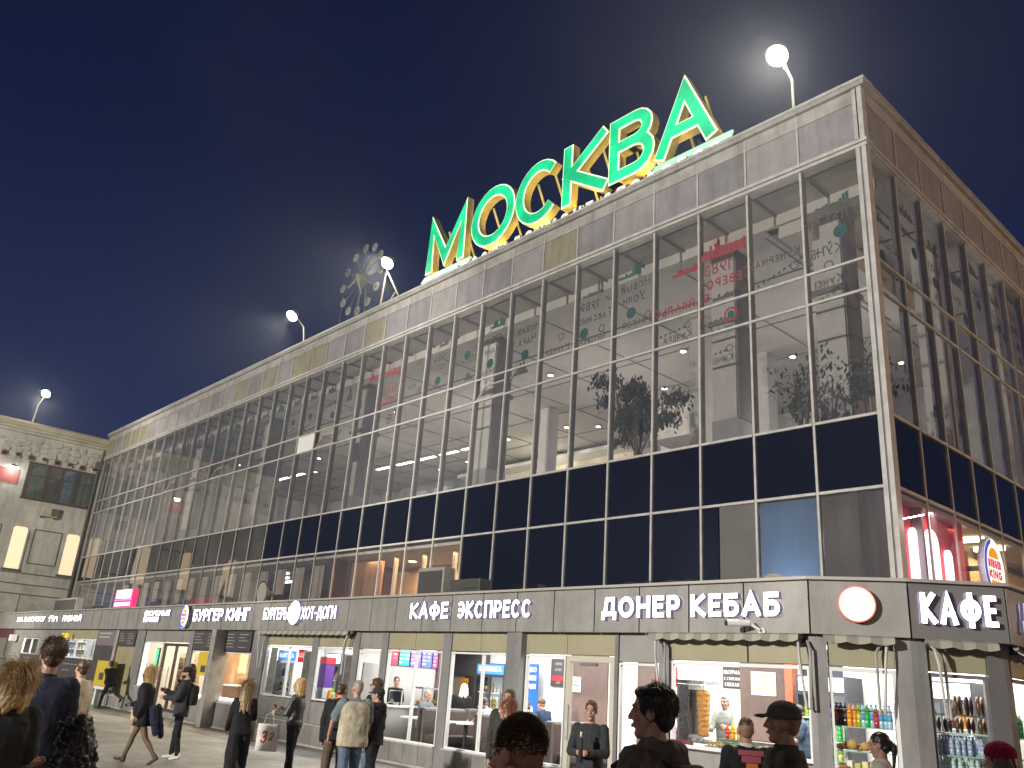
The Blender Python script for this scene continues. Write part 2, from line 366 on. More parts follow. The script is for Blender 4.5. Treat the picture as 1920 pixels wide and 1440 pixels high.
LAMPW = mat('lamp_white', (1, 1, 1), .5, emit=14, ecol=(1, .96, .88))
LAMPWARM = mat('lamp_warm', (1, .9, .7), .5, emit=12, ecol=(1, .78, .45))
TUBE = mat('tube_light', (1, 1, 1), .5, emit=5, ecol=(.93, .97, 1))

# ------------------------------------------------------------------ ground
def build_ground():
    m = mat('plaza_stone', (.27, .255, .23), .55, 0, .38, .55, bump=.12, bscale=40)
    nt = m.node_tree; b = nt.nodes['Principled BSDF']
    br = nt.nodes.new('ShaderNodeTexBrick'); tc = nt.nodes.new('ShaderNodeTexCoord'); nt.links.new(tc.outputs['Object'], br.inputs['Vector'])
    br.inputs['Scale'].default_value = 1.0; br.inputs['Brick Width'].default_value = .6; br.inputs['Row Height'].default_value = .6; br.inputs['Mortar Size'].default_value = .014
    br.inputs['Color1'].default_value = (1, 1, 1, 1); br.inputs['Color2'].default_value = (.78, .78, .78, 1); br.inputs['Mortar'].default_value = (.38, .38, .38, 1)
    mx = nt.nodes.new('ShaderNodeMixRGB'); mx.blend_type = 'MULTIPLY'; mx.inputs[0].default_value = 1
    src = b.inputs['Base Color'].links[0].from_socket
    nt.links.new(src, mx.inputs[1]); nt.links.new(br.outputs['Color'], mx.inputs[2]); nt.links.new(mx.outputs[0], b.inputs['Base Color'])
    g = MB(); g.add([(-400, -400, 0), (400, -400, 0), (400, 400, 0), (-400, 400, 0)], [(0, 1, 2, 3)], m)
    tag(g.build('plaza_ground'), kind='structure')
build_ground()

# ------------------------------------------------------------------ station building
ZL = dict(b=3.40, db=6.11, s=7.67, t2=10.56, t1=11.33, top=14.17, pb=14.36, pt=16.0)
NB = 35
def mx_(k): return -.106 - 1.5 * k
SF = Frame((.0, .153), (0, 1))          # side facade: u along +y, v out (+x)
def frosted(name, c):
    m = bpy.data.materials.new(name); m.use_nodes = True; nt = m.node_tree; nt.nodes.remove(nt.nodes['Principled BSDF'])
    t = nt.nodes.new('ShaderNodeBsdfTranslucent'); t.inputs[0].default_value = (*c, 1); d = nt.nodes.new('ShaderNodeBsdfDiffuse'); d.inputs[0].default_value = (*[x * .4 for x in c], 1)
    mx = nt.nodes.new('ShaderNodeMixShader'); mx.inputs[0].default_value = .3; nt.links.new(t.outputs[0], mx.inputs[1]); nt.links.new(d.outputs[0], mx.inputs[2]); nt.links.new(mx.outputs[0], nt.nodes['Material Output'].inputs['Surface'])
    return m
def station():
    root = thing('station_building', 'three storey glass and metal station hall with grey parapet panels', 'building')
    T = .035
    # windows: the hundred that show largest are parts, the others one part
    small = MB(); n = 0
    rows = [('b', 'db'), ('db', 's'), ('s', 't2'), ('t2', 't1'), ('t1', 'top')]
    opened = {(8, 3), (15, 3), (22, 3), (26, 3)}
    def pane(mb, x0, x1, z0, z1, dark, k, side=False):
        j = rnd.uniform(-.004, .004)
        y = .02
        m = GL_DARK if dark else GL_CLEAR
        a, b_ = x0 + .03, x1 - .03
        z0 += .025; z1 -= .025
        if side: mb.add([(*SF(a, -y + j, z0),), (*SF(b_, -y - j, z0),), (*SF(b_, -y, z1),), (*SF(a, -y, z1),)], [(0, 1, 2, 3)], m)
        else: mb.add([(a, y + j, z0), (b_, y - j, z0), (b_, y, z1), (a, y, z1)], [(0, 1, 2, 3)], m)
    for ri, (a, b_) in enumerate(rows):
        for k in range(NB):
            dark = ri == 1 or (ri == 0 and 2 <= k <= 8)
            mb = MB() if k < 16 else small
            if (k, ri) == (2, 0):
                xm = mx_(k + 1) + .5
                pane(mb, mx_(k + 1), xm, ZL[a], ZL[b_], True, k)
                mb.box(xm, mx_(k) - .03, .02, .04, ZL[a] + .02, ZL[b_] - .02, mat('grey_infill_panel', (.105, .102, .098), .6, 0, .1, 2))
            elif (k, ri) in opened:
                # a vent light tilted inwards in its pale frame
                x0, x1, z0, z1 = mx_(k + 1) + .05, mx_(k) - .05, ZL[a] + .05, ZL[b_] - .05
                for q0, q1, w0, w1 in ((x0, x1, z0, z0 + .07), (x0, x1, z1 - .07, z1), (x0, x0 + .07, z0 + .07, z1 - .07), (x1 - .07, x1, z0 + .07, z1 - .07)):
                    f0 = lambda z: .02 + (z - z0) * .5
                    mb.add([(q0, f0(w0), w0), (q1, f0(w0), w0), (q1, f0(w1), w1), (q0, f0(w1), w1), (q0, f0(w0) + .04, w0), (q1, f0(w0) + .04, w0), (q1, f0(w1) + .04, w1), (q0, f0(w1) + .04, w1)],
                           [(0, 1, 2, 3), (7, 6, 5, 4), (0, 4, 5, 1), (1, 5, 6, 2), (2, 6, 7, 3), (3, 7, 4, 0)], ALU)
                mb.add([(x0 + .07, .08, z0 + .07), (x1 - .07, .08, z0 + .07), (x1 - .07, .34, z1 - .07), (x0 + .07, .34, z1 - .07)], [(0, 1, 2, 3)], GL_CLEAR)
            elif (k, ri) == (16, 3):
                mb.box(mx_(k + 1) + .04, mx_(k) - .04, .02, .05, ZL[a] + .03, ZL[b_] - .03, mat('white_vent_panel', (.75, .74, .72), .5))
            else: pane(mb, mx_(k + 1), mx_(k), ZL[a], ZL[b_], dark, k)
            if k < 16:
                o = mb.build('window', root)
                if (k, ri) in opened: o['label'] = 'vent window tilted open in its pale frame'
        for k in range(12):
            mb = MB() if k < 4 else small
            dark = ri == 1
            pane(mb, 1.45 * k, 1.45 * (k + 1), ZL[a], ZL[b_], dark, k, True)
            if k < 4: mb.build('window', root)
    tag(small.build('window', root), kind='stuff')
    # mullions with their deep fins, transoms
    for k in range(1, NB + 1):
        mb = MB(); x = mx_(k)
        mb.box(x - .028, x + .028, -.025, .03, ZL['b'], ZL['top'], ALU if k < 22 else ALUD)
        mb.box(x - .022, x + .022, .031, .185, ZL['s'] - .1, ZL['top'] - .02, DARKFIN)
        mb.build('mullion', root)
    for k in range(1, 13):
        mb = MB(); p = SF(1.45 * k, 0, 0)
        mb.box(-.02, .022, p.y - .028, p.y + .028, ZL['b'], ZL['top'], ALU)
        mb.box(-.185, -.031, p.y - .028, p.y + .028, ZL['s'] - .1, ZL['top'] - .02, DARKFIN)
        mb.build('mullion', root)
    for z in ('db', 's', 't2', 't1'):
        mb = MB(); h = .03
        for k in range(NB): mb.box(mx_(k + 1) + T, mx_(k) - T, -.035, .03, ZL[z] - h, ZL[z] + h, ALU)
        mb.build('transom', root)
        mb = MB()
        for k in range(12): mb.box(-.03, .035, .153 + 1.45 * k + T, .153 + 1.45 * (k + 1) - T, ZL[z] - h, ZL[z] + h, ALU)
        mb.build('transom', root)
    # corner post: two profiles with a dark joint
    mb = MB()
    mb.box(-.16, -.06, -.07, .04, 3.3, ZL['top'], ALU); mb.box(-.055, -.02, -.05, .04, 3.3, ZL['top'], DARKFIN); mb.box(-.015, .085, -.075, .16, 3.3, ZL['top'], ALU)
    mb.box(-.14, -.05, -.10, .04, ZL['pb'], 15.82, ALU); mb.box(-.015, .10, -.11, .10, ZL['pb'], 15.82, ALU)
    mb.build('corner_post', root)
    # cornice and parapet
    mb = MB(); xl = mx_(NB) - .1
    mb.box(xl, .12, -.09, .25, ZL['top'], ZL['top'] + .07, ALU); mb.box(xl, .10, -.05, .25, ZL['top'] + .07, ZL['pb'] - .07, ALUD); mb.box(xl, .13, -.10, .25, ZL['pb'] - .07, ZL['pb'] + .02, ALU)
    mb.box(-.2, .09, .251, 18, ZL['top'], ZL['top'] + .07, ALU); mb.box(-.2, .06, .251, 18, ZL['top'] + .07, ZL['pb'] - .07, mat('cornice_side', (.40, .37, .33), .5, 0, .2, 2)); mb.box(-.2, .10, .251, 18, ZL['pb'] - .07, ZL['pb'] + .02, ALU)
    mb.build('cornice', root)
    yel = {6: .5, 13: 1, 17: 1, 18: .0, 19: 1, 16: .6, 21: .9, 22: 0, 29: 0, 30: 1, 31: 1, 32: 1, 34: 1, 20: .0}
    for k in range(NB):
        mb = MB(); a, b_ = mx_(k + 1) + .03, mx_(k) - .03
        if k == 0: b_ = -.15
        mb.box(a, b_, -.03, .02, ZL['pb'] + .02, 15.46, PANELY if yel.get(k, 0) > .4 else PANELS[(k * 5) % 3])
        mb.box(a, b_, -.055, .02, 15.463, 15.82, BANDM)
        mb.box(a - .055, a - .005, -.06, .02, ZL['pb'] + .02, 15.82, ALU)
        mb.build('parapet_panel', root)
    for k in range(12):
        mb = MB(); y0, y1 = .153 + 1.45 * k + .03, .153 + 1.45 * (k + 1) - .03
        mb.box(.0, .06, y0, y1, ZL['pb'] + .02, 15.46, PANEL); mb.box(.0, .085, y0, y1, 15.463, 15.82, BANDM); mb.box(.0, .09, y1 + .005, y1 + .055, ZL['pb'] + .02, 15.82, ALU)
        mb.build('parapet_panel', root)
    mb = MB()
    mb.box(xl, .20, -.16, .35, 15.82, 15.95, ALUD); mb.box(xl, .22, -.19, .30, 15.95, 16.03, ALU); mb.box(-.3, .19, .351, 18, 15.82, 15.95, ALUD); mb.box(-.3, .21, .301, 18, 15.95, 16.03, ALUD)
    for i in range(26): # lightning wire clips and drips along the edge
        x = -2 * i - rnd.uniform(0, 1.2); mb.box(x, x + .12, -.14, -.02, 16.03, 16.07, ALUD)
    mb.build('coping', root)
    mb = MB(); mb.box(xl, -.31, .36, 18, 15.5, 15.7, CONC); mb.build('roof', root)
    # ---- inside
    mb = MB()
    mb.box(xl, -.06, .4, 18, 14.22, 14.3, CEIL)
    for k in range(1, NB): mb.box(mx_(k) - .03, mx_(k) + .03, .31, 1.4, 14.15, 14.215, CEILR)
    mb.box(xl, -.4, 1.4, 1.8, 13.90, 14.215, CEIL)
    for y in (4.5, 7.5, 10.5, 13.5): mb.box(xl, -.5, y, y + .05, 14.19, 14.217, CEILR)
    for k in range(0, NB, 2): mb.box(mx_(k) - .86, mx_(k) - .82, 1.8, 16.4, 14.195, 14.217, CEILR)
    # ducts and deep beams running back from the corner
    mb.box(-3.1, -2.3, 1.5, 9, 13.55, 14.185, CEIL); mb.box(-3.5, -3.1, 1.5, 9, 13.9, 14.185, DARKFIN)
    mb.box(-16, -12, 12.3, 16.3, 12.6, 14.185, CEIL)
    mb.build('ceiling', root)
    mb = MB()
    mb.box(xl, -.1, 16.5, 16.7, 7, 14.22, WALLG)
    cream = mat('cream_wall', (.75, .68, .52), .7, 0, .05, 2)
    mb.box(-33, -19.95, 16.3, 16.498, 9.0, 13.75, cream); mb.box(-33.5, -19.95, 15.2, 16.298, 13.75, 13.95, WALLW)
    mb.box(-49, -40, 16.3, 16.498, 8.0, 13.2, WALLW)
    mb.box(-52.6, -52.4, .4, 16.4, 7, 14.2, WALLG)
    mb.box(-.5, -.35, 9.0, 16.4, 7, 14.2, WALLG)
    for x in (-17.5, -19.2, -36, -38.4): mb.box(x - .7, x + .7, 15.9, 16.298, 7, 13.6, WALLW)
    mb.build('back_wall', root)
    for x in (-2.15, -5.35, -15.7, -24.5, -33.4, -42.3):
        mb = MB(); mb.box(x - .38, x + .38, 2.2, 3.1, 9.05, 14.2, mat('column_paint', (.50, .48, .46), .7, 0, .1, 2)); mb.box(x - .40, x + .40, 2.18, 3.12, 7, 9.05, mat('column_base', (.30, .295, .29), .6, 0, .1, 2)); mb.box(x + .381, x + .42, 2.25, 3.05, 9.06, 14.2, DARKFIN)  # dark sheet on the right face paints in that side's shade
        mb.box(x - .46, x + .46, 2.12, 3.18, 11.9, 12.05, DARKFIN)
        mb.build('column', root)
    for x in (-1.0, -8.6, -20):
        for y in (5.5, 9.5):
            mb = MB(); mb.box(x - .3, x + .3, y, y + .6, 7, 14.2, mat('column_paint', (.50, .48, .46))); mb.build('column', root)
    mb = MB(); mb.box(xl, -.06, .08, 18, 6.6, 7.0, FLOORM); mb.box(xl, -.06, .08, 18, 3.2, 3.4, FLOORM)
    mb.box(xl, -.06, .31, 18, 5.95, 6.05, CEIL)
    mb.build('floor_slab', root)
    # lights in the hall ceiling: spots, and a run of tubes
    spots = [(-10.7, 7.6, 1), (-7.8, 10.5, 0), (-10.7, 13.5, 0), (-13.8, 10.5, 0), (-5.0, 13.4, 1), (-21.2, 12.2, 1), (-4.9, 11.4, 1), (-29, 14.8, 0), (-34, 14.2, 0), (-19.8, 13.0, 1), (-31.0, 13.9, 1), (-33.4, 8.5, 0), (-26.5, 5.5, 1), (-30.2, 5.8, 1), (-35, 8.8, 1), (-38.5, 8.2, 0), (-23.5, 9.6, 0), (-42, 10, 0), (-45, 6, 0), (-16.6, 6.4, 0)]
    for x, y, w in spots:
        mb = MB(); mb.lathe([(.17, 14.19), (.17, 14.16), (.12, 14.15)], ALU, (x, y, 0), 12); mb.lathe([(.115, 14.149), (.10, 14.135), (.02, 14.13)], LAMPWARM if w else LAMPW, (x, y, 0), 12)
        mb.build('ceiling_lamp', root)
    for x in (-37.4, -35.2, -33, -30.9, -28.9, -26.6, -46.5, -44.4):
        mb = MB(); yy = 11.7 if x > -40 else 9.5; mb.box(x - .15, x + 1.55, yy, yy + .3, 14.10, 14.185, ALU); mb.box(x - .1, x + 1.5, yy + .03, yy + .27, 14.07, 14.099, TUBE)
        mb.build('tube_lamp', root)
    for x, p in ((-5, 350), (-14, 340), (-23, 370), (-32, 270), (-41, 60)):  # fill points without fixtures, added at mid-height to brighten the ceiling
        lamp('POINT', 'hall_fill', (x, 7.5, 10.2), p, (1, .95, .91), None, 1.2)
    for x, p in ((-4, 95), (-11.5, 95), (-20, 95), (-29, 70)): lamp('POINT', 'hall_fill', (x, 4.2, 9.2), p, (1, .95, .91), None, 1.0)  # more added fill, nearer the glass
    lamp('AREA', 'hall_tube_light', (-32, 11.7, 13.9), 320, COOL, (-32, 12.2, 8), 11, sizey=.5)
    lamp('POINT', 'cream_room_light', (-25, 14.3, 12.2), 190, (1, .9, .68), None, .5)
    # ---- the lit restaurant on the middle floor
    rest = mat('restaurant_wall', (.68, .44, .25), .6, 0, .2, 1.5); restd = mat('restaurant_dark_red', (.16, .05, .045), .5, 0, .2, 2); beige = mat('restaurant_beige', (.62, .50, .36), .6)
    mb = MB()
    mb.box(-13.55, -13.45, .4, 7, 3.4, 5.95, beige); mb.box(-21.9, -13.55, 3.4, 3.5, 3.4, 5.95, rest); mb.box(-22, -21.9, .4, 7, 3.4, 5.95, restd)
    mb.box(-19.6, -15.6, 2.9, 3.35, 3.4, 4.75, restd); mb.box(-21.8, -19.7, 1.2, 1.3, 3.4, 5.9, mat('copper_panel', (.42, .22, .12), .35, .4, .2, 2))
    for x in (-15.2, -16.9, -18.6): mb.box(x - .06, x + .06, 1.0, 1.12, 3.4, 5.95, beige)
    mb.box(-15.0, -13.56, 1.6, 3.3, 3.4, 4.5, mat('restaurant_oak', (.42, .22, .09), .5))
    mb.box(-52, -22.05, 7.4, 7.5, 3.4, 5.95, mat('middle_floor_wall', (.34, .30, .27), .7, 0, .3, .7))
    for x in (-24.6, -27.8, -33.4, -38): mb.box(x, x + .6, 2.2, 2.8, 3.4, 5.95, WALLG)
    for i in range(16): mb.box(-23 - 1.6 * i, -22.1 - 1.6 * i, 1.1, 1.13, 4.3 + .5 * (i % 3 == 0), 5.9, mat('curtain_taupe', (.40, .35, .31), .8, 0, .25, 5))
    mb.box(-13.4, -3.2, .7, .75, 3.4, 6.0, mat('dark_blind', (.012, .012, .016), .8))
    # corner store room and the lit red restaurant wall on the side street
    mb.box(-3.15, -3.05, .4, 4.5, 3.4, 5.95, WALLG)
    fb = frosted('frosted_blue', (.50, .66, .85)); fg = frosted('frosted_grey', (.50, .48, .45))
    mb.box(-3.07, -1.64, .07, .075, 3.45, 6.05, fb); mb.box(-1.57, -.17, .07, .075, 3.45, 6.05, fg)
    mb.box(-1.62, -1.59, .08, 1.5, 3.4, 6.0, BLACK); mb.box(-3.1, -.1, 1.5, 1.6, 3.4, 6.0, WALLG)
    mb.box(-.80, -.68, .12, .3, 3.4, 6.0, DARKFIN); mb.box(-1.3, -.3, .10, .3, 3.4, 4.15, mat('cardboard', (.22, .17, .12), .8)); mb.box(-1.1, -.9, .085, .098, 3.75, 4.05, WALLW)
    mb.build('middle_floor_room', root)
    lamp('AREA', 'restaurant_light', (-17.2, 1.9, 5.85), 330, (1, .72, .42), None, 7, sizey=2)
    for x, y in ((-15.0, 2.6), (-17, 4.4), (-19.2, 2.2), (-20.4, 4.6)):
        mb = MB(); mb.lathe([(.14, 5.945), (.14, 5.92), (.02, 5.91)], LAMPWARM, (x, y, 0), 10); mb.build('ceiling_lamp', root)
    for i, x in enumerate((-24, -25.3, -27, -29.4, -31.2, -32.6)):
        mb = MB(); mb.box(x, x + .9, 2 + i % 3, 2.12 + i % 3, 5.85, 5.92, TUBE); mb.build('tube_lamp', root)
    lamp('AREA', 'middle_floor_light', (-28, 4.2, 5.8), 90, (1, .86, .72), None, 14, sizey=3)
    lamp('POINT', 'store_light', (-2.3, .65, 4.2), 170, (.80, .90, 1), None, .25)
    lamp('POINT', 'store_light', (-1.15, .9, 5.2), 34, (1, .93, .86), None, .3)
    # red room on the side street
    red = mat('red_wall', (.70, .05, .06), .5); cream2 = mat('cream_room', (.72, .52, .26), .6)
    mb = MB()
    mb.box(-.34, -.30, .25, 3.66, 3.4, 5.95, red); mb.box(-.30, -.08, .22, .26, 3.4, 5.95, red); mb.box(-.30, -.08, 3.62, 3.66, 3.4, 5.95, red); mb.box(-.32, -.28, 3.75, 4.4, 3.4, 5.45, red)
    mb.box(-1.4, -1.3, 3.1, 17, 3.4, 5.95, cream2)
    mb.build('red_dining_room', root)
    lampm = mat('arch_lamp', (1, .8, .95), .5, emit=3.2, ecol=(1, .80, .92))
    for y0, w, zt in ((1.15, .42, 5.5), (1.95, .66, 5.62), (2.95, .36, 5.3)):
        mb = MB(); pts = [(y0, 3.42), (y0 + w, 3.42)] + [(y0 + w / 2 + w / 2 * cos(a * pi / 10), zt - w / 2 + w / 2 * sin(a * pi / 10)) for a in range(11)]
        mb.add([(-.22, p[0], p[1]) for p in pts] + [(-.27, p[0], p[1]) for p in pts], [tuple(range(len(pts))), tuple(range(len(pts), 2 * len(pts)))] + [(i, (i + 1) % len(pts), len(pts) + (i + 1) % len(pts), len(pts) + i) for i in range(len(pts))], lampm)
        o = mb.build('arched_lamp', root); o['label'] = 'glowing white arch on the red wall'
    lamp('AREA', 'red_room_light', (-.14, 1.9, 5.9), 90, (1, .72, .74), (-.3, 1.9, 4.4), .12, sizey=3.2)
    lamp('AREA', 'cream_room_lamp', (-.7, 6.5, 5.85), 130, (1, .8, .5), None, 1, sizey=6)
    for y in (3.7, 5.2, 6.6):
        mb = MB(); mb.box(-.9, -.2, y, y + .16, 5.84, 5.94, mat('strip_warm', (1, .9, .7), .5, emit=8, ecol=(1, .9, .62))); mb.build('strip_lamp', root)
    # ---- railway-map film stuck inside the upper panes; it reads mirrored from the square
    ink = mat('film_grey', (.09, .10, .10), .6); teal = mat('film_teal', (.0, .11, .10), .6); redf = mat('film_red', (.45, .02, .035), .6)
    def disc(mb, x, z, r, m, y=.05, hole=0):
        if hole:
            for i in range(14):
                a0, a1 = 2 * pi * i / 14, 2 * pi * (i + 1) / 14
                mb.add([(x + r * cos(a0), y, z + r * sin(a0)), (x + r * cos(a1), y, z + r * sin(a1)), (x + hole * cos(a1), y, z + hole * sin(a1)), (x + hole * cos(a0), y, z + hole * sin(a0))], [(0, 1, 2, 3)], m)
        else: mb.add([(x + r * cos(2 * pi * i / 16), y, z + r * sin(2 * pi * i / 16)) for i in range(16)], [tuple(range(16))], m)
    def bay(k, items):
        mb = MB()
        for it in items:
            if it[0] == 't': text(mb, it[1], mx_(k) - it[2], it[3], it[4], it[4] * .13, .07, .05, it[5], None, mirror=True, align='c', gap=.16, step=.0003)
            elif it[0] == 'd': disc(mb, mx_(k) - it[1], it[2], it[3], it[4])
            elif it[0] == 'o': disc(mb, mx_(k) - it[1], it[2], it[3], it[4], hole=it[3] * .72)
            elif it[0] == 'l':
                (x0, z0), (x1, z1) = it[1], it[2]; nseg = max(2, int(abs(x1 - x0) / .07))
                for i in range(nseg):
                    if i % 2: continue
                    xa, xb = x0 + (x1 - x0) * i / nseg, x0 + (x1 - x0) * (i + 1) / nseg; za, zb = z0 + (z1 - z0) * i / nseg, z0 + (z1 - z0) * (i + 1) / nseg
                    mb.add([(mx_(k) - xa, .052, za - .035), (mx_(k) - xb, .052, zb - .035), (mx_(k) - xb, .052, zb + .035), (mx_(k) - xa, .052, za + .035)], [(0, 1, 2, 3)], ink)
            elif it[0] == 'b':     # a small town skyline: row of blocks
                x, z, m, hs = it[1:]
                for i, h in enumerate(hs):
                    if h: mb.box(mx_(k) - x - .085 * (i + 1), mx_(k) - x - .085 * i - .008, .049, .051, z, z + h, m)
        o = mb.build('window_film', root); o['label'] = 'railway map lettering on the glass, seen mirrored'
    bay(0, [('t', 'Улькан', .8, 12.55, .36, ink), ('d', .62, 12.25, .17, teal), ('b', .35, 13.0, teal, [.22, .2, .1, .05, .05, .05, .08, .05, .03, .05]), ('l', (.85, 12.05), (1.4, 11.78)), ('t', 'КУНЕ', 1.0, 11.72, .26, ink), ('o', .95, 11.46, .12, ink)])
    bay(1, [('t', 'Кунерма', .75, 12.0, .26, ink), ('o', .3, 11.75, .12, ink), ('l', (.1, 11.9), (1.4, 11.45))])
    bay(2, [('t', '1983', .95, 12.25, .34, redf), ('t', 'Северо', .62, 11.85, .36, redf), ('b', .1, 12.72, redf, [.34, .3, .28, .3, .26, .3, .24, .28, .32, .5, .36, .2, .42, .24, .3, .2]), ('o', .6, 10.98, .2, redf), ('d', .6, 10.98, .1, teal), ('l', (.85, 10.95), (1.4, 10.85)), ('b', .55, 13.06, redf, [0, .2, 0, 0, .25, .1])])
    bay(3, [('t', 'байкальск', .72, 11.5, .34, redf), ('b', .06, 12.55, redf, [.2, .22, .16, .14, .2, .14, .1, .2, .1, .1]), ('o', .4, 11.05, .11, ink), ('l', (.5, 11.02), (1.4, 10.9)), ('t', 'Кичера', .75, 10.68, .24, ink)])
    bay(4, [('t', 'Новый', .7, 12.65, .3, ink), ('t', 'Уоян', .75, 12.25, .3, ink), ('d', .85, 11.95, .17, teal), ('b', .5, 13.1, teal, [.36, .34, .36, .2, .12, .1, .16, .08, .1, .1]), ('o', .25, 11.75, .12, ink), ('t', 'АНГОЯ', .75, 11.5, .2, ink)])
    bay(5, [('t', 'Таксимо', .75, 12.1, .28, ink), ('t', '1989', .95, 12.5, .3, ink), ('d', 1.15, 11.8, .17, teal), ('o', .45, 11.78, .12, ink), ('t', 'Янчукан', .8, 11.42, .22, ink), ('b', .4, 12.95, ink, [.08, .12, .4, .1, .12, .1, .14, .1, .06, .1])])
    bay(6, [('o', .6, 11.95, .12, ink), ('t', 'Куанда', .75, 11.45, .24, ink)])
    bay(7, [('t', 'Новая', .6, 12.5, .3, ink), ('t', 'Чара', .65, 12.1, .3, ink), ('d', .7, 11.75, .17, teal), ('b', .5, 11.35 - .25, ink, [.1, .3, .45, .3, .4, .3, .15, .1])])
    bay(8, [('t', '1988', .8, 12.55, .3, ink), ('t', 'Хани', .85, 12.2, .26, ink), ('d', .9, 11.85, .17, teal), ('o', .3, 11.8, .11, ink), ('b', .3, 13.1, teal, [.2, .25, .3, .12, .28, .3, .2, .1]), ('t', 'ОЛЁКМА'.replace('Ё', 'Е'), .8, 11.45, .2, ink)])
    bay(9, [('t', 'Юктали', .75, 12.15, .26, ink), ('d', .65, 12.45, .17, teal), ('o', .25, 12.6, .1, ink), ('b', .3, 11.5, ink, [.1, .2, .3, .25, .12])])
    bay(10, [('t', '1984', .7, 12.6, .3, ink), ('t', 'ЛОПЧА', .8, 12.25, .24, ink), ('d', .75, 11.85, .17, teal), ('b', .3, 13.15, ink, [.2, .24, .2, .1, .12, .16]), ('o', .3, 12.1, .1, ink)])
    bay(11, [('o', .6, 12.9, .1, ink), ('t', 'Усть', .8, 11.9, .2, ink), ('o', .3, 11.75, .1, ink)])
    bay(12, [('t', '1986', .7, 12.0, .3, redf), ('b', .1, 12.75, redf, [.5, .12, .3, .12, .3, .12, .3, .12, .3, .12, .5, .2]), ('o', .6, 10.95, .2, ink), ('d', .6, 10.95, .09, ink), ('d', .1, 11.15, .16, teal), ('t', 'ТЫНДА', .8, 11.6, .26, redf)])
    bay(13, [('b', .3, 12.8, redf, [.1, .12, .2, .3, .3, .2]), ('o', .6, 11.7, .1, ink)])
    bay(14, [('b', .5, 12.3, ink, [.2, .5, .6, .3, .15]), ('t', 'ДИПКУН', .8, 11.8, .2, ink)])
    for k in range(15, 28):
        c = rnd.random(); bay(k, [('d', .4 + c * .7, 11.9 + c * .5, .16, teal if k != 20 else ink), ('t', ['ТУТАУЛ', 'МАРЕВАЯ', 'ФЕВРАЛЬСК', 'ЭТЫРКЭН', 'СУЛУК', 'БЕРЕЗОВЫЙ'][k % 6], .75, 12.35 + c * .3, .2, ink), ('b', .4, 12.95, ink if k % 3 else teal, [.1 + .3 * rnd.random() for _ in range(7)]), ('o', 1.1, 11.7, .09, ink), ('l', (0, 12.6 - c), (1.45, 12.2 - c))])
    # the same film on the side street
    mb = MB(SF)
    for k in range(9):
        disc2 = 11.6 + (k * 37 % 10) * .12; c = (k * 53 % 7) * .1
        mb.add([(1.45 * k + .5 + c + .16 * cos(a * pi / 8), -.05, disc2 + .16 * sin(a * pi / 8)) for a in range(16)], [tuple(range(16))], teal if k % 2 else ink)
        text(mb, ['ЗВЕЗДНАЯ', 'НИЯ', 'УСТЬ-КУТ', 'ЛЕНА', 'КИРЕНГА', 'ОКУНАЙСКИЙ'][k % 6], 1.45 * k + .2, disc2 + .3, .22, .03, -.07, -.05, ink, None, mirror=True)
        for i in range(8): mb.box(1.45 * k + .2 + .1 * i, 1.45 * k + .28 + .1 * i, -.051, -.049, disc2 + .85, disc2 + .95 + .3 * rnd.random(), ink)
    o = mb.build('window_film', root); o['label'] = 'railway map lettering along the side street glass'
    return root
station()

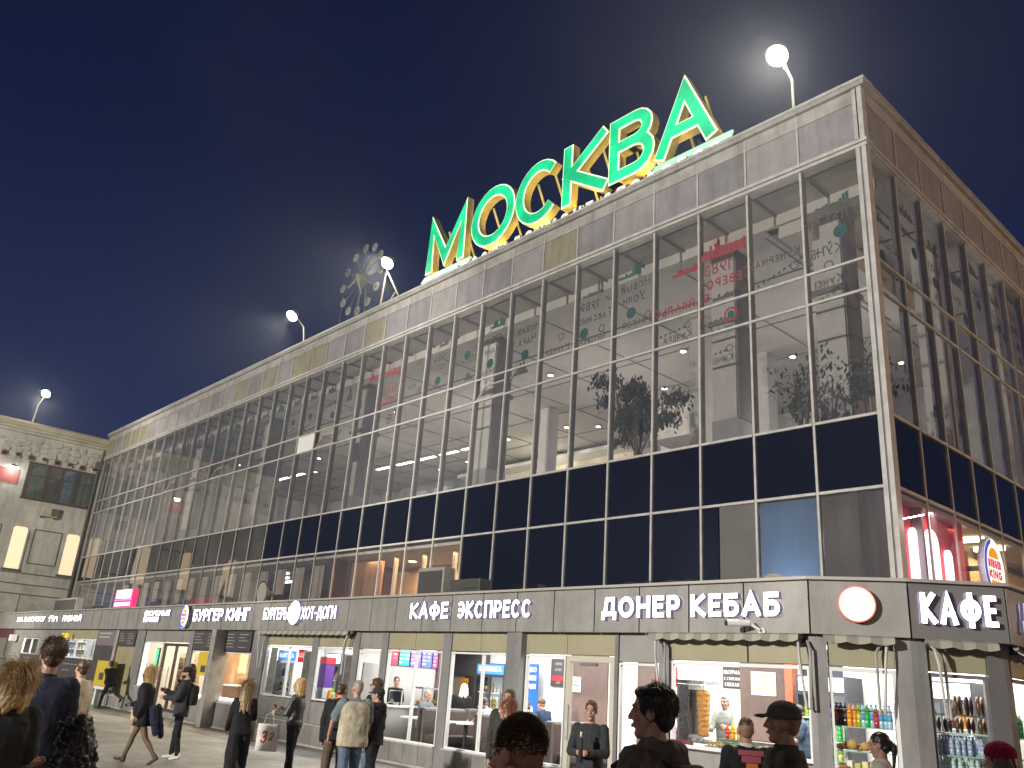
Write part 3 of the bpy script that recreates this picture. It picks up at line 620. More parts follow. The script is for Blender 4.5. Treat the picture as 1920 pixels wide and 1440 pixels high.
# ------------------------------------------------------------------ the old stone wing on the left
def stone_wing():
    X = -53.0
    W = Frame((X, 0), (0, 1))   # u = y, v out = +x
    root = thing('stone_building', 'old rusticated stone building with cornice and lit tall windows', 'building')
    st = mat('old_plaster', (.45, .44, .395), .8, 0, .32, .5, bump=.3, bscale=3, streak=.6); st2 = mat('rusticated_stone', (.41, .40, .35), .85, 0, .28, 1.2, bump=.5, bscale=5)
    dk = mat('stone_joint', (.10, .09, .075), .9); brown = mat('window_brown', (.06, .035, .025), .5)
    y0 = -12.5
    mb = MB(W); mb.box(y0, 1.5, -14, 0, 0, 15.35, st)
    mb.box(y0, 0, .0, .03, 0, 5.6, st2)
    # rustic joints of the base and round the windows
    for z in (1.2, 2.5, 3.8, 5.0, 5.6, 6.25): mb.box(y0, -.1, .02, .033, z, z + .07, dk)
    r = random.Random(3)
    for zi, z in enumerate((0, 1.27, 2.57, 3.87)):
        y = y0 + r.random()
        while y < -.4:
            mb.box(y, y + .06, .02, .034, z + .05, z + 1.15, dk); y += r.uniform(1.1, 2.2)
    for ya, yb in ((-3.05, -1.35), (-6.8, -4.9)):   # recessed panels between the tall windows
        for q in ((ya, yb, 6.9, 6.97), (ya, yb, 9.0, 9.07), (ya, ya + .07, 6.97, 9.0), (yb - .07, yb, 6.97, 9.0)): mb.box(q[0], q[1], .0, .02, q[2], q[3], dk)
    mb.build('wall', root)
    # rubble frieze below the cornice
    mb = MB(W)
    y = y0
    while y < -.35:
        z = 13.55
        while z < 14.75:
            w, h = r.uniform(.35, .75), r.uniform(.25, .45)
            if z + h > 14.85: break
            cx, cz = y + w / 2 + r.uniform(-.1, .1), z + h / 2
            pts = [(cx + w * .52 * cos(a) * r.uniform(.75, 1), cz + h * .55 * sin(a) * r.uniform(.75, 1)) for a in [2 * pi * i / 7 for i in range(7)]]
            d = r.uniform(.05, .12)
            mb.add([(p[0], .0, p[1]) for p in pts] + [(cx + (p[0] - cx) * .8, d, cz + (p[1] - cz) * .8) for p in pts], [tuple(range(7, 14))] + [(i, (i + 1) % 7, 7 + (i + 1) % 7, 7 + i) for i in range(7)], st2)
            z += h + .03
        y += .58
    mb.build('rubble_frieze', root)
    mb = MB(W); mb.box(y0 - .3, .3, 0, .25, 14.9, 15.05, st); mb.box(y0 - .3, .3, .0, .45, 15.05, 15.2, mat('cornice_stone', (.42, .38, .28), .7, 0, .2, 1)); mb.box(y0 - .3, .3, -.2, .6, 15.2, 15.5, mat('cornice_stone', (.42, .38, .28))); mb.box(y0 - .3, .3, -14, .5, 15.5, 15.62, mat('roof_sheet', (.25, .22, .17), .6))
    mb.build('cornice', root)
    redb = mat('bracket_red', (.20, .075, .05), .7)
    for i in range(16):
        mb = MB(W); y = -.45 - .78 * i; mb.box(y - .14, y + .14, 0, .16, 13.28, 13.5, redb if i % 2 else st); mb.lathe([(.0, 0), (.14, 0), (.14, .16), (.0, .16)], redb if i % 3 else dk, (y, 0, 13.5), 10, 'y'); mb.build('bracket', root)
    # large dark window group
    gl = glass('old_window_glass', (.55, .6, .6), .12)
    o = MB(W)
    ya, yb, za, zb = -4.25, -.18, 10.95, 13.1
    ys = [ya, -3.1, -2.25, -1.35, yb]
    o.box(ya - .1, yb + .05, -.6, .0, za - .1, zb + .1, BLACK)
    frm = MB(W)
    frm.box(ya - .12, yb + .06, .0, .09, za - .14, za, brown); frm.box(ya - .12, yb + .06, .0, .09, zb, zb + .12, brown)
    for q in ys: frm.box(q - .09, q + .09, .0, .085, za, zb, brown)
    for i in range(4): frm.box(ys[i] + .09, ys[i + 1] - .09, .0, .06, 12.35, 12.42, brown)
    back = MB(W)
    for i, c in enumerate([(.20, .22, .17), (.16, .15, .12), (.20, .27, .36), (.20, .22, .18)]):
        back.box(ys[i] + .1, ys[i + 1] - .1, .005, .01, za + .02, zb - .02, mat('blind_%d' % i, c, .6, 0, .4, 2, emit=.10, ecol=c))  # faint emission stands in for room light on the blinds
    wroot = frm.build('window', root); wroot['label'] = 'wide dark brown window of four lights'; back.build('blind', wroot)
    pn = MB(W)
    for i in range(4): pn.add([(ys[i] + .09, .04, za), (ys[i + 1] - .09, .04, za), (ys[i + 1] - .09, .04, zb), (ys[i] + .09, .04, zb)], [(0, 1, 2, 3)], gl)
    pn.build('pane', wroot)
    lit = mat('lit_window', (.9, .7, .45), .6, emit=.72, ecol=(1, .72, .47), var=.1)
    for ya, yb in ((-1.10, -.30), (-4.25, -3.42), (-7.4, -6.6), (-10.5, -9.7)):
        mb = MB(W); pts = [(ya, 6.5), (yb, 6.5), (yb, 8.93), (yb - .05, 9.03), (yb - .16, 9.08), (ya + .16, 9.08), (ya + .05, 9.03), (ya, 8.93)]
        mb.add([(p[0], .045, p[1]) for p in pts], [tuple(range(8))], lit); w_ = mb.build('window', root); w_['label'] = 'tall warm lit window with rounded top corners'
        mb = MB(W); mb.box(ya - .1, yb + .1, 0, .16, 6.36, 6.48, dk); mb.box(ya - .1, ya - .01, .0, .07, 6.5, 8.9, st); mb.box(yb + .01, yb + .1, .0, .07, 6.5, 8.9, st); mb.build('sill', w_)
    # pipe, and the wall light with its red board
    mb = MB(W); mb.tube([(-.2, .1, 0), (-.2, .1, 13.2), (-.1, .2, 14.9)], .08, dk, 8); mb.box(-.45, -.02, .05, .35, 13.5, 14.0, dk); mb.build('downpipe', root)
    lroot = thing('wall_lamp', 'bright white wall lamp over a red board on stone wall', 'lamp', (X, -5.1, 12.3))
    mb = MB(); mb.box(0, .05, -.9, .35, -.65, .25, mat('red_board', (.33, .09, .08), .7)); mb.build('board', lroot)
    mb = MB(); mb.tube([(0, -.1, .4), (.25, -.1, .5), (.4, -.1, .42)], .03, BLACK, 6); mb.box(.3, .5, -.25, .05, .32, .42, BLACK); mb.build('arm', lroot)
    mb = MB(); mb.box(.31, .49, -.24, .04, .28, .318, LAMPW); mb.build('lens', lroot)
    lamp('POINT', 'wall_lamp_light', (X + .45, -5.2, 12.5), 60, WHITE, None, .1)
    ac = thing('air_conditioner', 'dusty beige air conditioner on the stone wall below window', 'air conditioner', (X, -2.5, 9.9))
    mb = MB(); mb.box(.08, .42, -.5, .45, 0, .6, mat('ac_beige', (.42, .39, .28), .6, 0, .2, 3)); mb.build('housing', ac, bevel=.03)
    mb = MB(); mb.box(.421, .43, .05, .4, .06, .54, dk); mb.build('grille', ac); mb = MB(); mb.box(0, .3, -.45, -.4, -.08, -.005, BLACK); mb.box(0, .3, .35, .4, -.08, -.005, BLACK); mb.build('bracket', ac)
    # light on the stone comes from the square's floods
stone_wing()
# ------------------------------------------------------------------ on the roof: sign, clock, floods
GREEN = mat('sign_green', (.0, .10, .04), .4, emit=1.25, ecol=(.012, .58, .245))
def hot_spots(m):
    nt = m.node_tree; b = nt.nodes['Principled BSDF']; tc = nt.nodes.new('ShaderNodeTexCoord'); n = nt.nodes.new('ShaderNodeTexNoise'); n.inputs['Scale'].default_value = .9; n.inputs['Detail'].default_value = 2
    nt.links.new(tc.outputs['Object'], n.inputs['Vector']); r = nt.nodes.new('ShaderNodeMapRange'); r.inputs[1].default_value = .35; r.inputs[2].default_value = .68; r.inputs[3].default_value = .85; r.inputs[4].default_value = 1.7
    nt.links.new(n.outputs['Fac'], r.inputs[0]); nt.links.new(r.outputs[0], b.inputs['Emission Strength'])
hot_spots(GREEN)
GREEND = mat('sign_green_dim', (.02, .42, .2), .4, emit=.50, ecol=(.02, .62, .28))
OUTL = mat('sign_outline', (.8, .85, .6), .4, emit=.75, ecol=(.80, 1, .58))
GOLD = mat('sign_gold', (.62, .50, .18), .5, 0, .2, 2)
def roof_sign():
    root = thing('rooftop_sign', 'huge green lit letters МОСКВА with white outline on the roof', 'sign')
    Y = .8; h = 2.45; t = .46; z = 17.22
    for ch, x0, x1 in (('М', -18.5, -16.03), ('О', -15.72, -13.33), ('С', -13.2, -10.95), ('К', -10.8, -8.72), ('В', -8.68, -6.78), ('А', -6.75, -4.55)):
        w = x1 - x0; ws = w / (GL[ch][0] * h)
        ex = .06 if ch in 'ОС' else 0
        mb = MB(); text(mb, ch, x0, z - ex, h + 2 * ex, t, Y + .32, Y, OUTL, GOLD, ws=ws)
        lt = mb.build('letter', root)
        mb = MB(); text(mb, ch, x0, z - ex, h + 2 * ex, t, Y - .01, Y - .03, GREEN, None, ws=ws, inset=.055, step=.002); f = mb.build('letter_face', lt)
        mb = MB()
        for xx in (x0 + .3 * w, x0 + .7 * w):
            mb.tube([(xx, Y + .43, z + .1), (xx, Y + .43, 15.7)], .05, GOLD, 6); mb.tube([(xx, Y + .45, z + h * .8), (xx + .1, Y + 2.2, 15.7)], .045, GOLD, 6)
        mb.build('strut', lt)
    mb = MB()
    mint = mat('sign_rail', (.45, .75, .6), .4, emit=.25, ecol=(.5, .9, .7))
    for x0, x1 in ((-18.55, -15.6), (-6.8, -4.0)):
        for i in range(3): mb.box(x0, x1, Y - .1 + .05 * i, Y - .03 + .05 * i, 16.82 + .11 * i, 16.90 + .11 * i, mint)
    mb.box(-18.55, -4.0, Y + .2, Y + .3, 16.6, 16.75, GOLD)
    mb.build('rail', root)
    sub = thing('small_roof_letters', 'row of small white letters half hidden behind roof edge', 'sign')
    mb = MB(); wm = mat('small_letter_white', (.8, .8, .75), .5, emit=.55, ecol=(1, 1, .94))
    text(mb, 'поссладоционт способов', -16.3, 16.28, .62, .1, .62, .5, wm, mat('small_letter_side', (.4, .4, .36), .5), ws=1.12, gap=.30); mb.build('letters', sub)
    mb = MB(); mb.box(-17, -5.5, .63, .68, 16.2, 16.27, DARKFIN)
    for i in range(8): mb.box(-16.6 + 1.5 * i, -16.55 + 1.5 * i, .64, .68, 15.7, 16.2, DARKFIN)
    mb.build('rail', sub)
    for x in (-17.4, -14.5, -12, -9.7, -7.0): lamp('POINT', 'sign_foot_light', (x, 1.5, 16.7), 130, (1, .72, .2), None, .1)
roof_sign()

def roof_clock():
    c = Vector((-23.55, .8, 18.72)); R = 1.58
    root = thing('skeleton_clock', 'open roof clock of round white numerals on spokes', 'clock', c)
    wm = mat('clock_white', (.26, .26, .24), .5); dk = mat('clock_dark', (.02, .02, .02), .5); sp = mat('clock_steel', (.08, .08, .075), .5, .3)
    for n in range(1, 13):
        a = radians(90 - 30 * n); x, z = R * cos(a), R * sin(a)
        mb = MB(); mb.lathe([(.0, 0), (.2, 0), (.2, .05), (.0, .05)], wm, (x, 0, z), 18, 'y')
        s = str(n); W = text_width(s, .25, .05, .95, .2); text(mb, s, x - W / 2, z - .125, .25, .05, -.005, -.02, dk, None, ws=.95, gap=.2)
        mb.build('numeral', root)
        mb = MB(); mb.tube([(.25 * cos(a), .06, .25 * sin(a)), ((R - .2) * cos(a), .04, (R - .2) * sin(a))], .022, sp, 5); mb.build('spoke', root)
    mb = MB(); mb.lathe([(0, -.12), (.22, -.12), (.36, 0), (.36, .14), (0, .14)], sp, (0, 0, 0), 18, 'y'); mb.lathe([(0, -.16), (.1, -.16), (.12, -.12), (0, -.12)], wm, (0, 0, 0), 12, 'y'); mb.build('hub', root)
    for a, L, w in ((radians(205), .75, .06), (radians(-62), 1.15, .045)):
        mb = MB(); d = Vector((cos(a), 0, sin(a))); mb.tube([d * -.2 + Vector((0, -.2, 0)), d * L + Vector((0, -.2, 0))], [w, w * .5], wm, 6); mb.build('hand', root)
    mb = MB()
    for x in (-.5, .6): mb.tube([(x, .2, -3), (x * .3, .15, 0)], .06, sp, 6); mb.tube([(x, .2, -2.9), (x * 1.4, 2, -3)], .05, sp, 6)
    mb.tube([(-1.58, .1, -3), (-1.58, .1, -.4)], .03, sp, 5)
    mb.build('stand', root)
roof_clock()

def roof_flood(base, mid, head, aim, label, power):
    root = thing('roof_floodlight', label, 'flood light', (base[0], base[1], base[2]), 0, 'flood lights along the roof edges')
    b = Vector(base); st = mat('lamp_pole', (.42, .40, .36), .5, .4)
    mb = MB(); mb.tube([Vector(base) - b, Vector(mid) - b, Vector(head) - b + Vector((0, .1, .1))], [.045, .036, .03], st, 8); mb.box(-.15, .15, -.15, .15, -.02, .02, st); mb.build('pole', root)
    d = (Vector(aim) - Vector(head)).normalized(); hq = d.to_track_quat('Z', 'Y').to_matrix(); hp = Vector(head) - b
    mb = MB(); prof = [(.04, -.30), (.16, -.28), (.25, -.12), (.30, .0), (.30, .03)]
    vs = MB(); vs.lathe(prof, st, (0, 0, 0), 16)
    mb.add([tuple(hp + hq @ Vector(v)) for v in vs.v], vs.f, st); mb.build('housing', root)
    vs = MB(); vs.ball((0, 0, .06), (.24, .24, .10), LAMPW, 16); mb = MB()
    mb.add([tuple(hp + hq @ Vector(v)) for v in vs.v], vs.f, mat('flood_lens', (1, 1, 1), .4, emit=230, ecol=(1, .90, .66))); mb.build('lens', root)
    if power: lamp('SPOT', 'flood_beam', Vector(head) + d * .35, power, (1, .88, .66), aim, .2, 105, .8)
    return root
roof_flood((-27.4, .5, 16.03), (-27.4, .3, 17.2), (-27.35, -.4, 17.55), (-26, -14, 0), 'roof flood light left of the open clock', 6200)
fl = roof_flood((-21.16, .5, 16.03), (-21.1, .55, 17.8), (-20.75, .35, 18.4), (-18, -14, 0), 'roof flood light right beside the open clock, braced pole', 6200)
mb = MB(); gy = mat('lamp_pole', (.42, .40, .36)); mb.tube([(.3, 0, 2.0), (1.5, .3, 0)], .035, gy, 6); mb.tube([(.2, 0, .1), (.95, .1, .95)], .025, gy, 6); mb.build('brace', fl)
roof_flood((-1.94, .5, 16.03), (-1.95, .5, 17.5), (-2.15, .15, 18.2), (-3, -12, 0), 'roof flood light near the building corner, above the А', 6000)
roof_flood((-53.2, -4.77, 15.62), (-53.1, -4.7, 17.0), (-52.8, -4.5, 17.75), (-40, -14, 0), 'leaning flood light on the old stone building roof', 4500)

# ------------------------------------------------------------------ the kiosk pavilion
KF = Frame((0, -4.75), (1, 0))
P1, P2, P3, P4 = (.70, -4.75), (1.82, -4.17), (2.72, -3.42), (2.80, 13.0)
F1, F2, F3 = Frame(P1, (P2[0] - P1[0], P2[1] - P1[1])), Frame(P2, (P3[0] - P2[0], P3[1] - P2[1])), Frame(P3, (P4[0] - P3[0], P4[1] - P3[1]))
L1 = math.dist(P1, P2); L2 = math.dist(P2, P3); L3 = math.dist(P3, P4)
FASC = mat('fascia_grey', (.31, .30, .28), .42, .15, .18, 1.6, streak=.5); SEAM = mat('seam_dark', (.05, .045, .04), .7)
BANDP = mat('band_beige', (.31, .285, .185), .55, 0, .10, 1.5); POSTM = mat('kiosk_post', (.26, .255, .25), .45, .2, .2, 2, streak=.5); BASEM = mat('kiosk_base', (.26, .245, .225), .6, 0, .3, 1.5, streak=.7)
FRAMEW = mat('frame_white', (.72, .72, .70), .4); BROWN = mat('brown_panel', (.15, .10, .085), .45, 0, .2, 4); MENUB = mat('menu_board_dark', (.06, .055, .055), .5, 0, .1, 3)
CHALK = mat('chalk', (.35, .34, .32), .7)
FL = .2
def poly_off(pts, d):
    out = []
    for i, p in enumerate(pts):
        n = []
        for a, b in ((i - 1, i), (i, i + 1)):
            if 0 <= a and b < len(pts):
                q = Vector((pts[b][0] - pts[a][0], pts[b][1] - pts[a][1])).normalized(); n.append(Vector((q.y, -q.x)))
        m = sum(n, Vector((0, 0))).normalized(); k = d / m.dot(n[0]); out.append((p[0] + m.x * k, p[1] + m.y * k))
    return out
def kiosk():
    root = thing('kiosk_pavilion', 'long low pavilion of grey clad shops and cafes with lit windows', 'pavilion')
    line = [(-48, -4.75), P1, P2, P3, P4]
    i0, i1, i2, i3 = poly_off(line, .04), poly_off(line, .10), poly_off(line, .22), poly_off(line, .30)
    mb = MB()
    for k in range(4): mb.prism([i0[k], i0[k + 1], i1[k + 1], i1[k]], 2.83, 3.53, SEAM)
    mb.build('fascia_backing', root)
    n = 47; 
    for k in range(n):
        u1 = .70 - 1.035 * k - (.012 if k else -.10); u0 = .70 - 1.035 * (k + 1) + .012
        mb = MB(KF)
        if k == 0: mb.fr = ID; mb.prism([(u0, -4.85), (i1[1][0], i1[1][1]), (i2[1][0] - .01, i2[1][1]), (u0, -4.97)], 2.8, 3.56, FASC)
        else: mb.box(u0, u1, .10, .22, 2.8, 3.56, FASC)
        mb.build('fascia_panel', root)
    def seg(k, a, b, m, name='fascia_panel'):
        A, B, C, D = [Vector(i1[k]).lerp(Vector(i1[k + 1]), a), Vector(i1[k]).lerp(Vector(i1[k + 1]), b), Vector(i2[k]).lerp(Vector(i2[k + 1]), b), Vector(i2[k]).lerp(Vector(i2[k + 1]), a)]
        mb = MB(); mb.prism([tuple(A), tuple(B), tuple(C), tuple(D)], 2.8, 3.56, m); return mb.build(name, root)
    seg(1, .012, .99, FASC); seg(2, .012, .985, mat('fascia_dark', (.20, .19, .185), .42, .15, .1, 2)); 
    for i in range(10): seg(3, i * .1 + .001, i * .1 + .0995, FASC)
    mb = MB()
    for k in range(4): mb.prism([i0[k], i0[k + 1], i3[k + 1], i3[k]] if k < 3 else [i0[k], i0[k + 1], i3[k + 1], i3[k]], 3.565, 3.61, mat('fascia_cap', (.40, .37, .33), .5, .2))
    mb.build('fascia_cap', root)
    mb = MB(); mb.prism([(-48, -4.75), P1, P2, P3, P4, (.2, 13), (.2, -.1), (-48, -.1)], 3.0, 3.4, CONC); mb.build('roof', root)
    mb = MB(); mb.prism([(-48, -4.73), (.7, -4.73), (1.8, -4.15), (2.69, -3.4), (2.77, 13), (.2, 13), (.2, -.1), (-48, -.1)], .0, FL, mat('tile_floor', (.40, .38, .36), .3, 0, .1, 3)); mb.build('floor', root)
    mb = MB(); mb.prism([(-48, -4.70), (.68, -4.70), (1.77, -4.12), (2.66, -3.37), (2.74, 13), (.25, 13), (.25, -.15), (-48, -.15)], 2.78, 2.82, WALLW); mb.build('ceiling', root)
    # ---- wall pieces in a frame
    def post(fr, u0, u1, v=.05, m=POSTM, z0=0., z1=2.8):
        mb = MB(fr); mb.box(u0, u1, -.08, v, z0, z1, m); return mb.build('post', root)
    def wall(fr, u0, u1, z0, z1, m, name='wall_panel', step=1.035, v=.02):
        k = max(1, round((u1 - u0) / step)); w = (u1 - u0) / k; mb = MB(fr)
        mb.box(u0, u1, -.06, v - .012, z0, z1, SEAM)
        for i in range(k): mb.box(u0 + i * w + .006, u0 + (i + 1) * w - .006, v - .011, v, z0 + .004, z1 - .004, m)
        return mb.build(name, root)
    def win(fr, u0, u1, z0, z1, mulls=(), m=FRAMEW, fw=.035, name='window', pane=GL_SHOP, v=.0):
        mb = MB(fr); us = [u0] + list(mulls) + [u1]
        mb.box(u0, u1, v - .05, v + .03, z0, z0 + fw, m); mb.box(u0, u1, v - .05, v + .03, z1 - fw, z1, m)
        for q in us:
            a, b = max(u0, q - fw / 2), min(u1, q + fw / 2)
            if q in (u0,): b = u0 + fw
            if q == u1: a = u1 - fw
            mb.box(a, b, v - .05, v + .028, z0 + fw, z1 - fw, m)
        w = mb.build(name, root)
        pb = MB(fr)
        for a, b in zip(us, us[1:]): pb.add([(a + fw / 2, v - .01, z0 + fw), (b - fw / 2, v - .01, z0 + fw), (b - fw / 2, v - .01, z1 - fw), (a + fw / 2, v - .01, z1 - fw)], [(0, 1, 2, 3)], pane)
        pb.build('pane', w)
        return w
    def base(fr, u0, u1, z1): 
        wall(fr, u0, u1, .06, z1, BASEM, 'base_panel', .5, .06)
        mb = MB(fr); mb.box(u0, u1, -.06, .09, 0, .058, CONC); mb.box(u0, u1, -.05, .10, z1 + .002, z1 + .03, ALU); mb.build('sill', root)
    W = lambda *a, **k: wall(KF, *a, **k)
    LEDW = mat('led_strip', (1, 1, 1), .5, emit=5, ecol=(.93, .92, 1))
    # far left: a dark doorway, then walls and small windows
    mb = MB(KF); mb.box(-48, -44.2, -1.2, -1.1, 0, 2.8, mat('dark_doorway', (.025, .02, .02), .6)); mb.box(-48, -44.1, -.06, .06, 2.35, 2.8, mat('maroon_lintel', (.10, .03, .035), .6)); mb.box(-47.3, -46.9, -1.09, -1.05, .3, 2.2, mat('greenish_glow', (.2, .4, .3), .5, emit=.6)); mb.build('doorway', root)
    post(KF, -44.25, -43.9); W(-43.9, -41.95, .4, 2.8, FASC); base(KF, -43.9, -26.3, .4)
    W(-41.95, -35.75, 2.40, 2.8, FASC); W(-41.95, -35.75, .43, 1.62, MENUB); W(-39.15, -35.75, 1.62, 2.40, FASC)
    win(KF, -41.9, -39.2, 1.64, 2.38, (-40.5,)); win(KF, -35.7, -30.95, 1.64, 2.40, (-33.5,))
    W(-35.75, -30.9, 2.42, 2.8, BANDP); W(-35.75, -30.9, .43, 1.60, MENUB)
    mb = MB(KF)
    for i in range(6): mb.box(-34.6 + .5 * (i % 4), -34.25 + .5 * (i % 4), .021, .024, 1.35 - .25 * (i // 4), 1.38 - .25 * (i // 4), CHALK)
    mb.build('chalk_lettering', root)
    W(-30.9, -28.6, 2.18, 2.8, mat('dark_taupe', (.17, .145, .15), .6)); W(-30.9, -28.6, .43, 2.18, MENUB)
    post(KF, -28.6, -28.3, .08, ALUD); W(-28.3, -26.35, 2.18, 2.8, mat('dark_taupe', (.17, .145, .15))); W(-28.3, -26.35, .43, 2.18, mat('tan_poster', (.30, .26, .14), .6, 0, .15, 2))
    def menu(u0, u1, z0, z1, cols):
        mb = MB(KF); mb.box(u0, u1, .03, .07, z0, z1, MENUB); o = mb.build('menu_board', root); mb = MB(KF); cw = (u1 - u0) / cols
        for c in range(cols):
            for i in range(5):
                z = z1 - .09 - i * (z1 - z0 - .12) / 5; w = rnd.uniform(.4, .75) * cw
                if rnd.random() < .85: mb.box(u0 + c * cw + .07, u0 + c * cw + .07 + w, .071, .074, z - .018, z, CHALK)
        mb.build('lettering', o)
    mb = MB(KF); mb.box(-30.7, -29.2, .021, .03, 2.62, 2.68, CHALK); mb.box(-30.7, -29.4, .021, .03, 2.48, 2.54, CHALK); mb.build('lettering', root)
    menu(-28.2, -26.45, 2.2, 2.75, 2)
    # burger shop
    post(KF, -26.35, -25.55, .06); W(-25.55, -23.7, 2.40, 2.8, FASC); base(KF, -25.55, -23.75, .84)
    win(KF, -25.5, -23.75, .88, 2.38)
    mb = MB(KF)
    for a, b, c, d in ((-25.44, -25.38, .92, 2.34), (-25.37, -23.9, .92, .97)): mb.box(a, b, -.10, -.05, c, d, LEDW)
    mb.build('light_frame', root)
    dk = mat('door_frame_dark', (.05, .045, .04), .4)
    d = win(KF, -23.65, -21.55, FL, 2.36, (-22.6,), dk, .09, 'door'); mb = MB(KF); mb.tube([(-22.75, .06, .9), (-22.75, .09, 1.0), (-22.75, .09, 1.5), (-22.75, .06, 1.6)], .018, ALU, 8); mb.build('handle', d)
    W(-23.7, -21.5, 2.40, 2.8, FASC); W(-23.7, -21.5, .0, FL, BASEM, v=.05)
    post(KF, -21.5, -21.2, .06); menu(-21.15, -19.15, 2.2, 2.78, 2); menu(-18.8, -17.05, 2.2, 2.78, 2)
    W(-21.2, -16.95, 2.16, 2.8, MENUB); base(KF, -21.2, -16.95, .70)
    w = win(KF, -21.15, -17.0, .74, 2.16, (-19.0,))
    mb = MB(KF); mb.box(-21.1, -17.1, -.10, -.05, .80, .86, LEDW); mb.box(-17.12, -17.06, -.10, -.05, .86, 2.12, LEDW); mb.build('light_frame', root)
    mb = MB(KF); mb.box(-20.6, -19.35, .032, .04, 1.42, 2.13, mat('yellow_poster', (.62, .45, .03), .5)); mb.box(-20.3, -19.95, .041, .044, 1.52, 1.72, MENUB); mb.tube([(-19.75, .043, 1.5), (-19.72, .043, 1.75)], .012, MENUB, 5); mb.build('poster', root)
    post(KF, -19.05, -18.75, .42, ALUD)
    post(KF, -16.95, -16.15, .06)
    # fridge shop with two serving windows
    base(KF, -16.15, -11.45, .50); W(-16.15, -11.45, .535, 1.06, BANDP.copy() if False else FASC, v=.03)
    win(KF, -16.1, -13.55, 1.08, 2.40, (-14.8,)); post(KF, -13.55, -13.25); win(KF, -13.25, -11.55, 1.10, 2.40)
    W(-16.15, -13.55, 2.42, 2.8, BANDP); W(-13.25, -11.5, 2.42, 2.8, BANDP); post(KF, -11.55, -11.3)
    # cafe
    d = win(KF, -11.28, -10.35, FL, 2.36, (), FRAMEW, .07, 'door'); mb = MB(KF); mb.tube([(-10.5, .05, .95), (-10.5, .09, 1.0), (-10.5, .09, 1.5), (-10.5, .05, 1.55)], .016, ALU, 8); mb.build('handle', d)
    W(-11.3, -10.33, 2.40, 2.8, FASC); W(-11.3, -10.33, 0, FL, BASEM, v=.05)
    post(KF, -10.33, -10.08); base(KF, -10.08, -7.98, .44); win(KF, -10.06, -8.0, .47, 2.39, (-8.98,)); W(-10.08, -7.98, 2.41, 2.8, BANDP)
    post(KF, -7.98, -7.70); base(KF, -7.70, -5.8, .44); win(KF, -7.69, -5.82, .47, 2.39, (-6.66,)); W(-7.7, -5.8, 2.41, 2.8, BANDP)
    post(KF, -5.81, -5.38, .16); W(-5.38, -4.27, 2.41, 2.8, BANDP); W(-4.27, -3.03, 2.41, 2.8, BANDP)
    base(KF, -5.38, -4.3, .44); win(KF, -5.36, -4.29, .47, 2.39)
    d = win(KF, -4.26, -3.10, FL, 2.39, (), mat('door_frame_beige', (.50, .47, .38), .45), .10, 'door')
    mb = MB(KF); mb.tube([(-4.16, .05, .95), (-4.16, .10, 1.0), (-4.16, .10, 1.5), (-4.16, .05, 1.55)], .018, ALU, 8); mb.build('handle', d); mb = MB(KF); mb.box(-3.9, -3.5, .0, .07, 2.22, 2.27, DARKFIN); mb.build('door_closer', d)
    W(-4.28, -3.08, 0, FL, BASEM, v=.05)
    post(KF, -3.08, -3.0, .05, DARKFIN); base(KF, -3.0, -2.1, .44); win(KF, -2.99, -2.12, .47, 2.30); W(-3.0, -2.1, 2.32, 2.8, FASC)
    post(KF, -2.1, -1.9)
    # kebab counter
    base(KF, -1.9, .62, .50); W(-1.9, .62, .535, 1.02, FASC, v=.03); win(KF, -1.88, .62, 1.05, 2.36, (), FRAMEW, .05); W(-1.9, -.42, 2.38, 2.8, BANDP); W(-.40, .62, 2.38, 2.8, BANDP)
    # corner shop: two canted bays and the side street
    mb = MB(); q = poly_off([(-1, -4.75), P1, P2], .06)[1]; mb.prism([(.62, -4.70), (.62, -4.81), q, tuple(F1(.16, .06, 0))[:2], tuple(F1(.16, -.07, 0))[:2]], 0, 2.8, POSTM); mb.build('post', root)
    POSTD = mat('kiosk_post_dark', (.15, .145, .145), .45, .2, .1, 3)
    mb = MB(); q = poly_off([P1, P2, P3], .07)[1]; mb.prism([tuple(F1(L1 - .2, -.07, 0))[:2], tuple(F1(L1 - .2, .07, 0))[:2], q, tuple(F2(.2, .07, 0))[:2], tuple(F2(.2, -.07, 0))[:2]], 0, 2.8, POSTM); mb.build('post', root)
    mb = MB(); q = poly_off([P2, P3, P4], .07)[1]; mb.prism([tuple(F2(L2 - .18, -.07, 0))[:2], tuple(F2(L2 - .18, .07, 0))[:2], q, tuple(F3(.2, .07, 0))[:2], tuple(F3(.2, -.07, 0))[:2]], 0, 2.8, POSTD); mb.build('post', root)
    for fr, a, b in ((F1, .165, L1 - .205), (F2, .205, L2 - .185)):
        wall(fr, a, b, 2.38, 2.8, BANDP); win(fr, a, b, .47, 2.36, (), FRAMEW if fr is F1 else DARKFIN, .05); base(fr, a, b, .44)
    u = .205
    for i in range(6):
        wall(F3, u, u + 1.15, 2.38, 2.8, BANDP); win(F3, u, u + 1.15, .47, 2.36, (), mat('frame_brown', (.22, .15, .10), .5), .05); base(F3, u, u + 1.15, .44); post(F3, u + 1.15, u + 1.30, .06, mat('post_brown', (.24, .18, .13), .5)); u += 1.30
    # inside walls
    mb = MB()
    def iw(x0, x1, y0, y1, m=WALLW, z0=FL, z1=2.78): mb.box(x0, x1, y0, y1, z0, z1, m)
    iw(-44, -31, -2.2, -2.1); iw(-31.0, -30.9, -4.65, -2.1); iw(-26.5, -26.4, -4.65, -1.4)
    iw(-26.4, -16.6, -1.4, -1.3, mat('burger_wall', (.50, .30, .16), .6, 0, .2, 2)); iw(-16.7, -16.6, -4.65, -1.4)
    iw(-16.6, -11.40, -2.6, -2.5, WALLG); iw(-11.40, -11.32, -4.65, -2.15); iw(-16.5, -16.4, -2.4, -.65)
    iw(-16.4, 2.6, -.72, -.62)
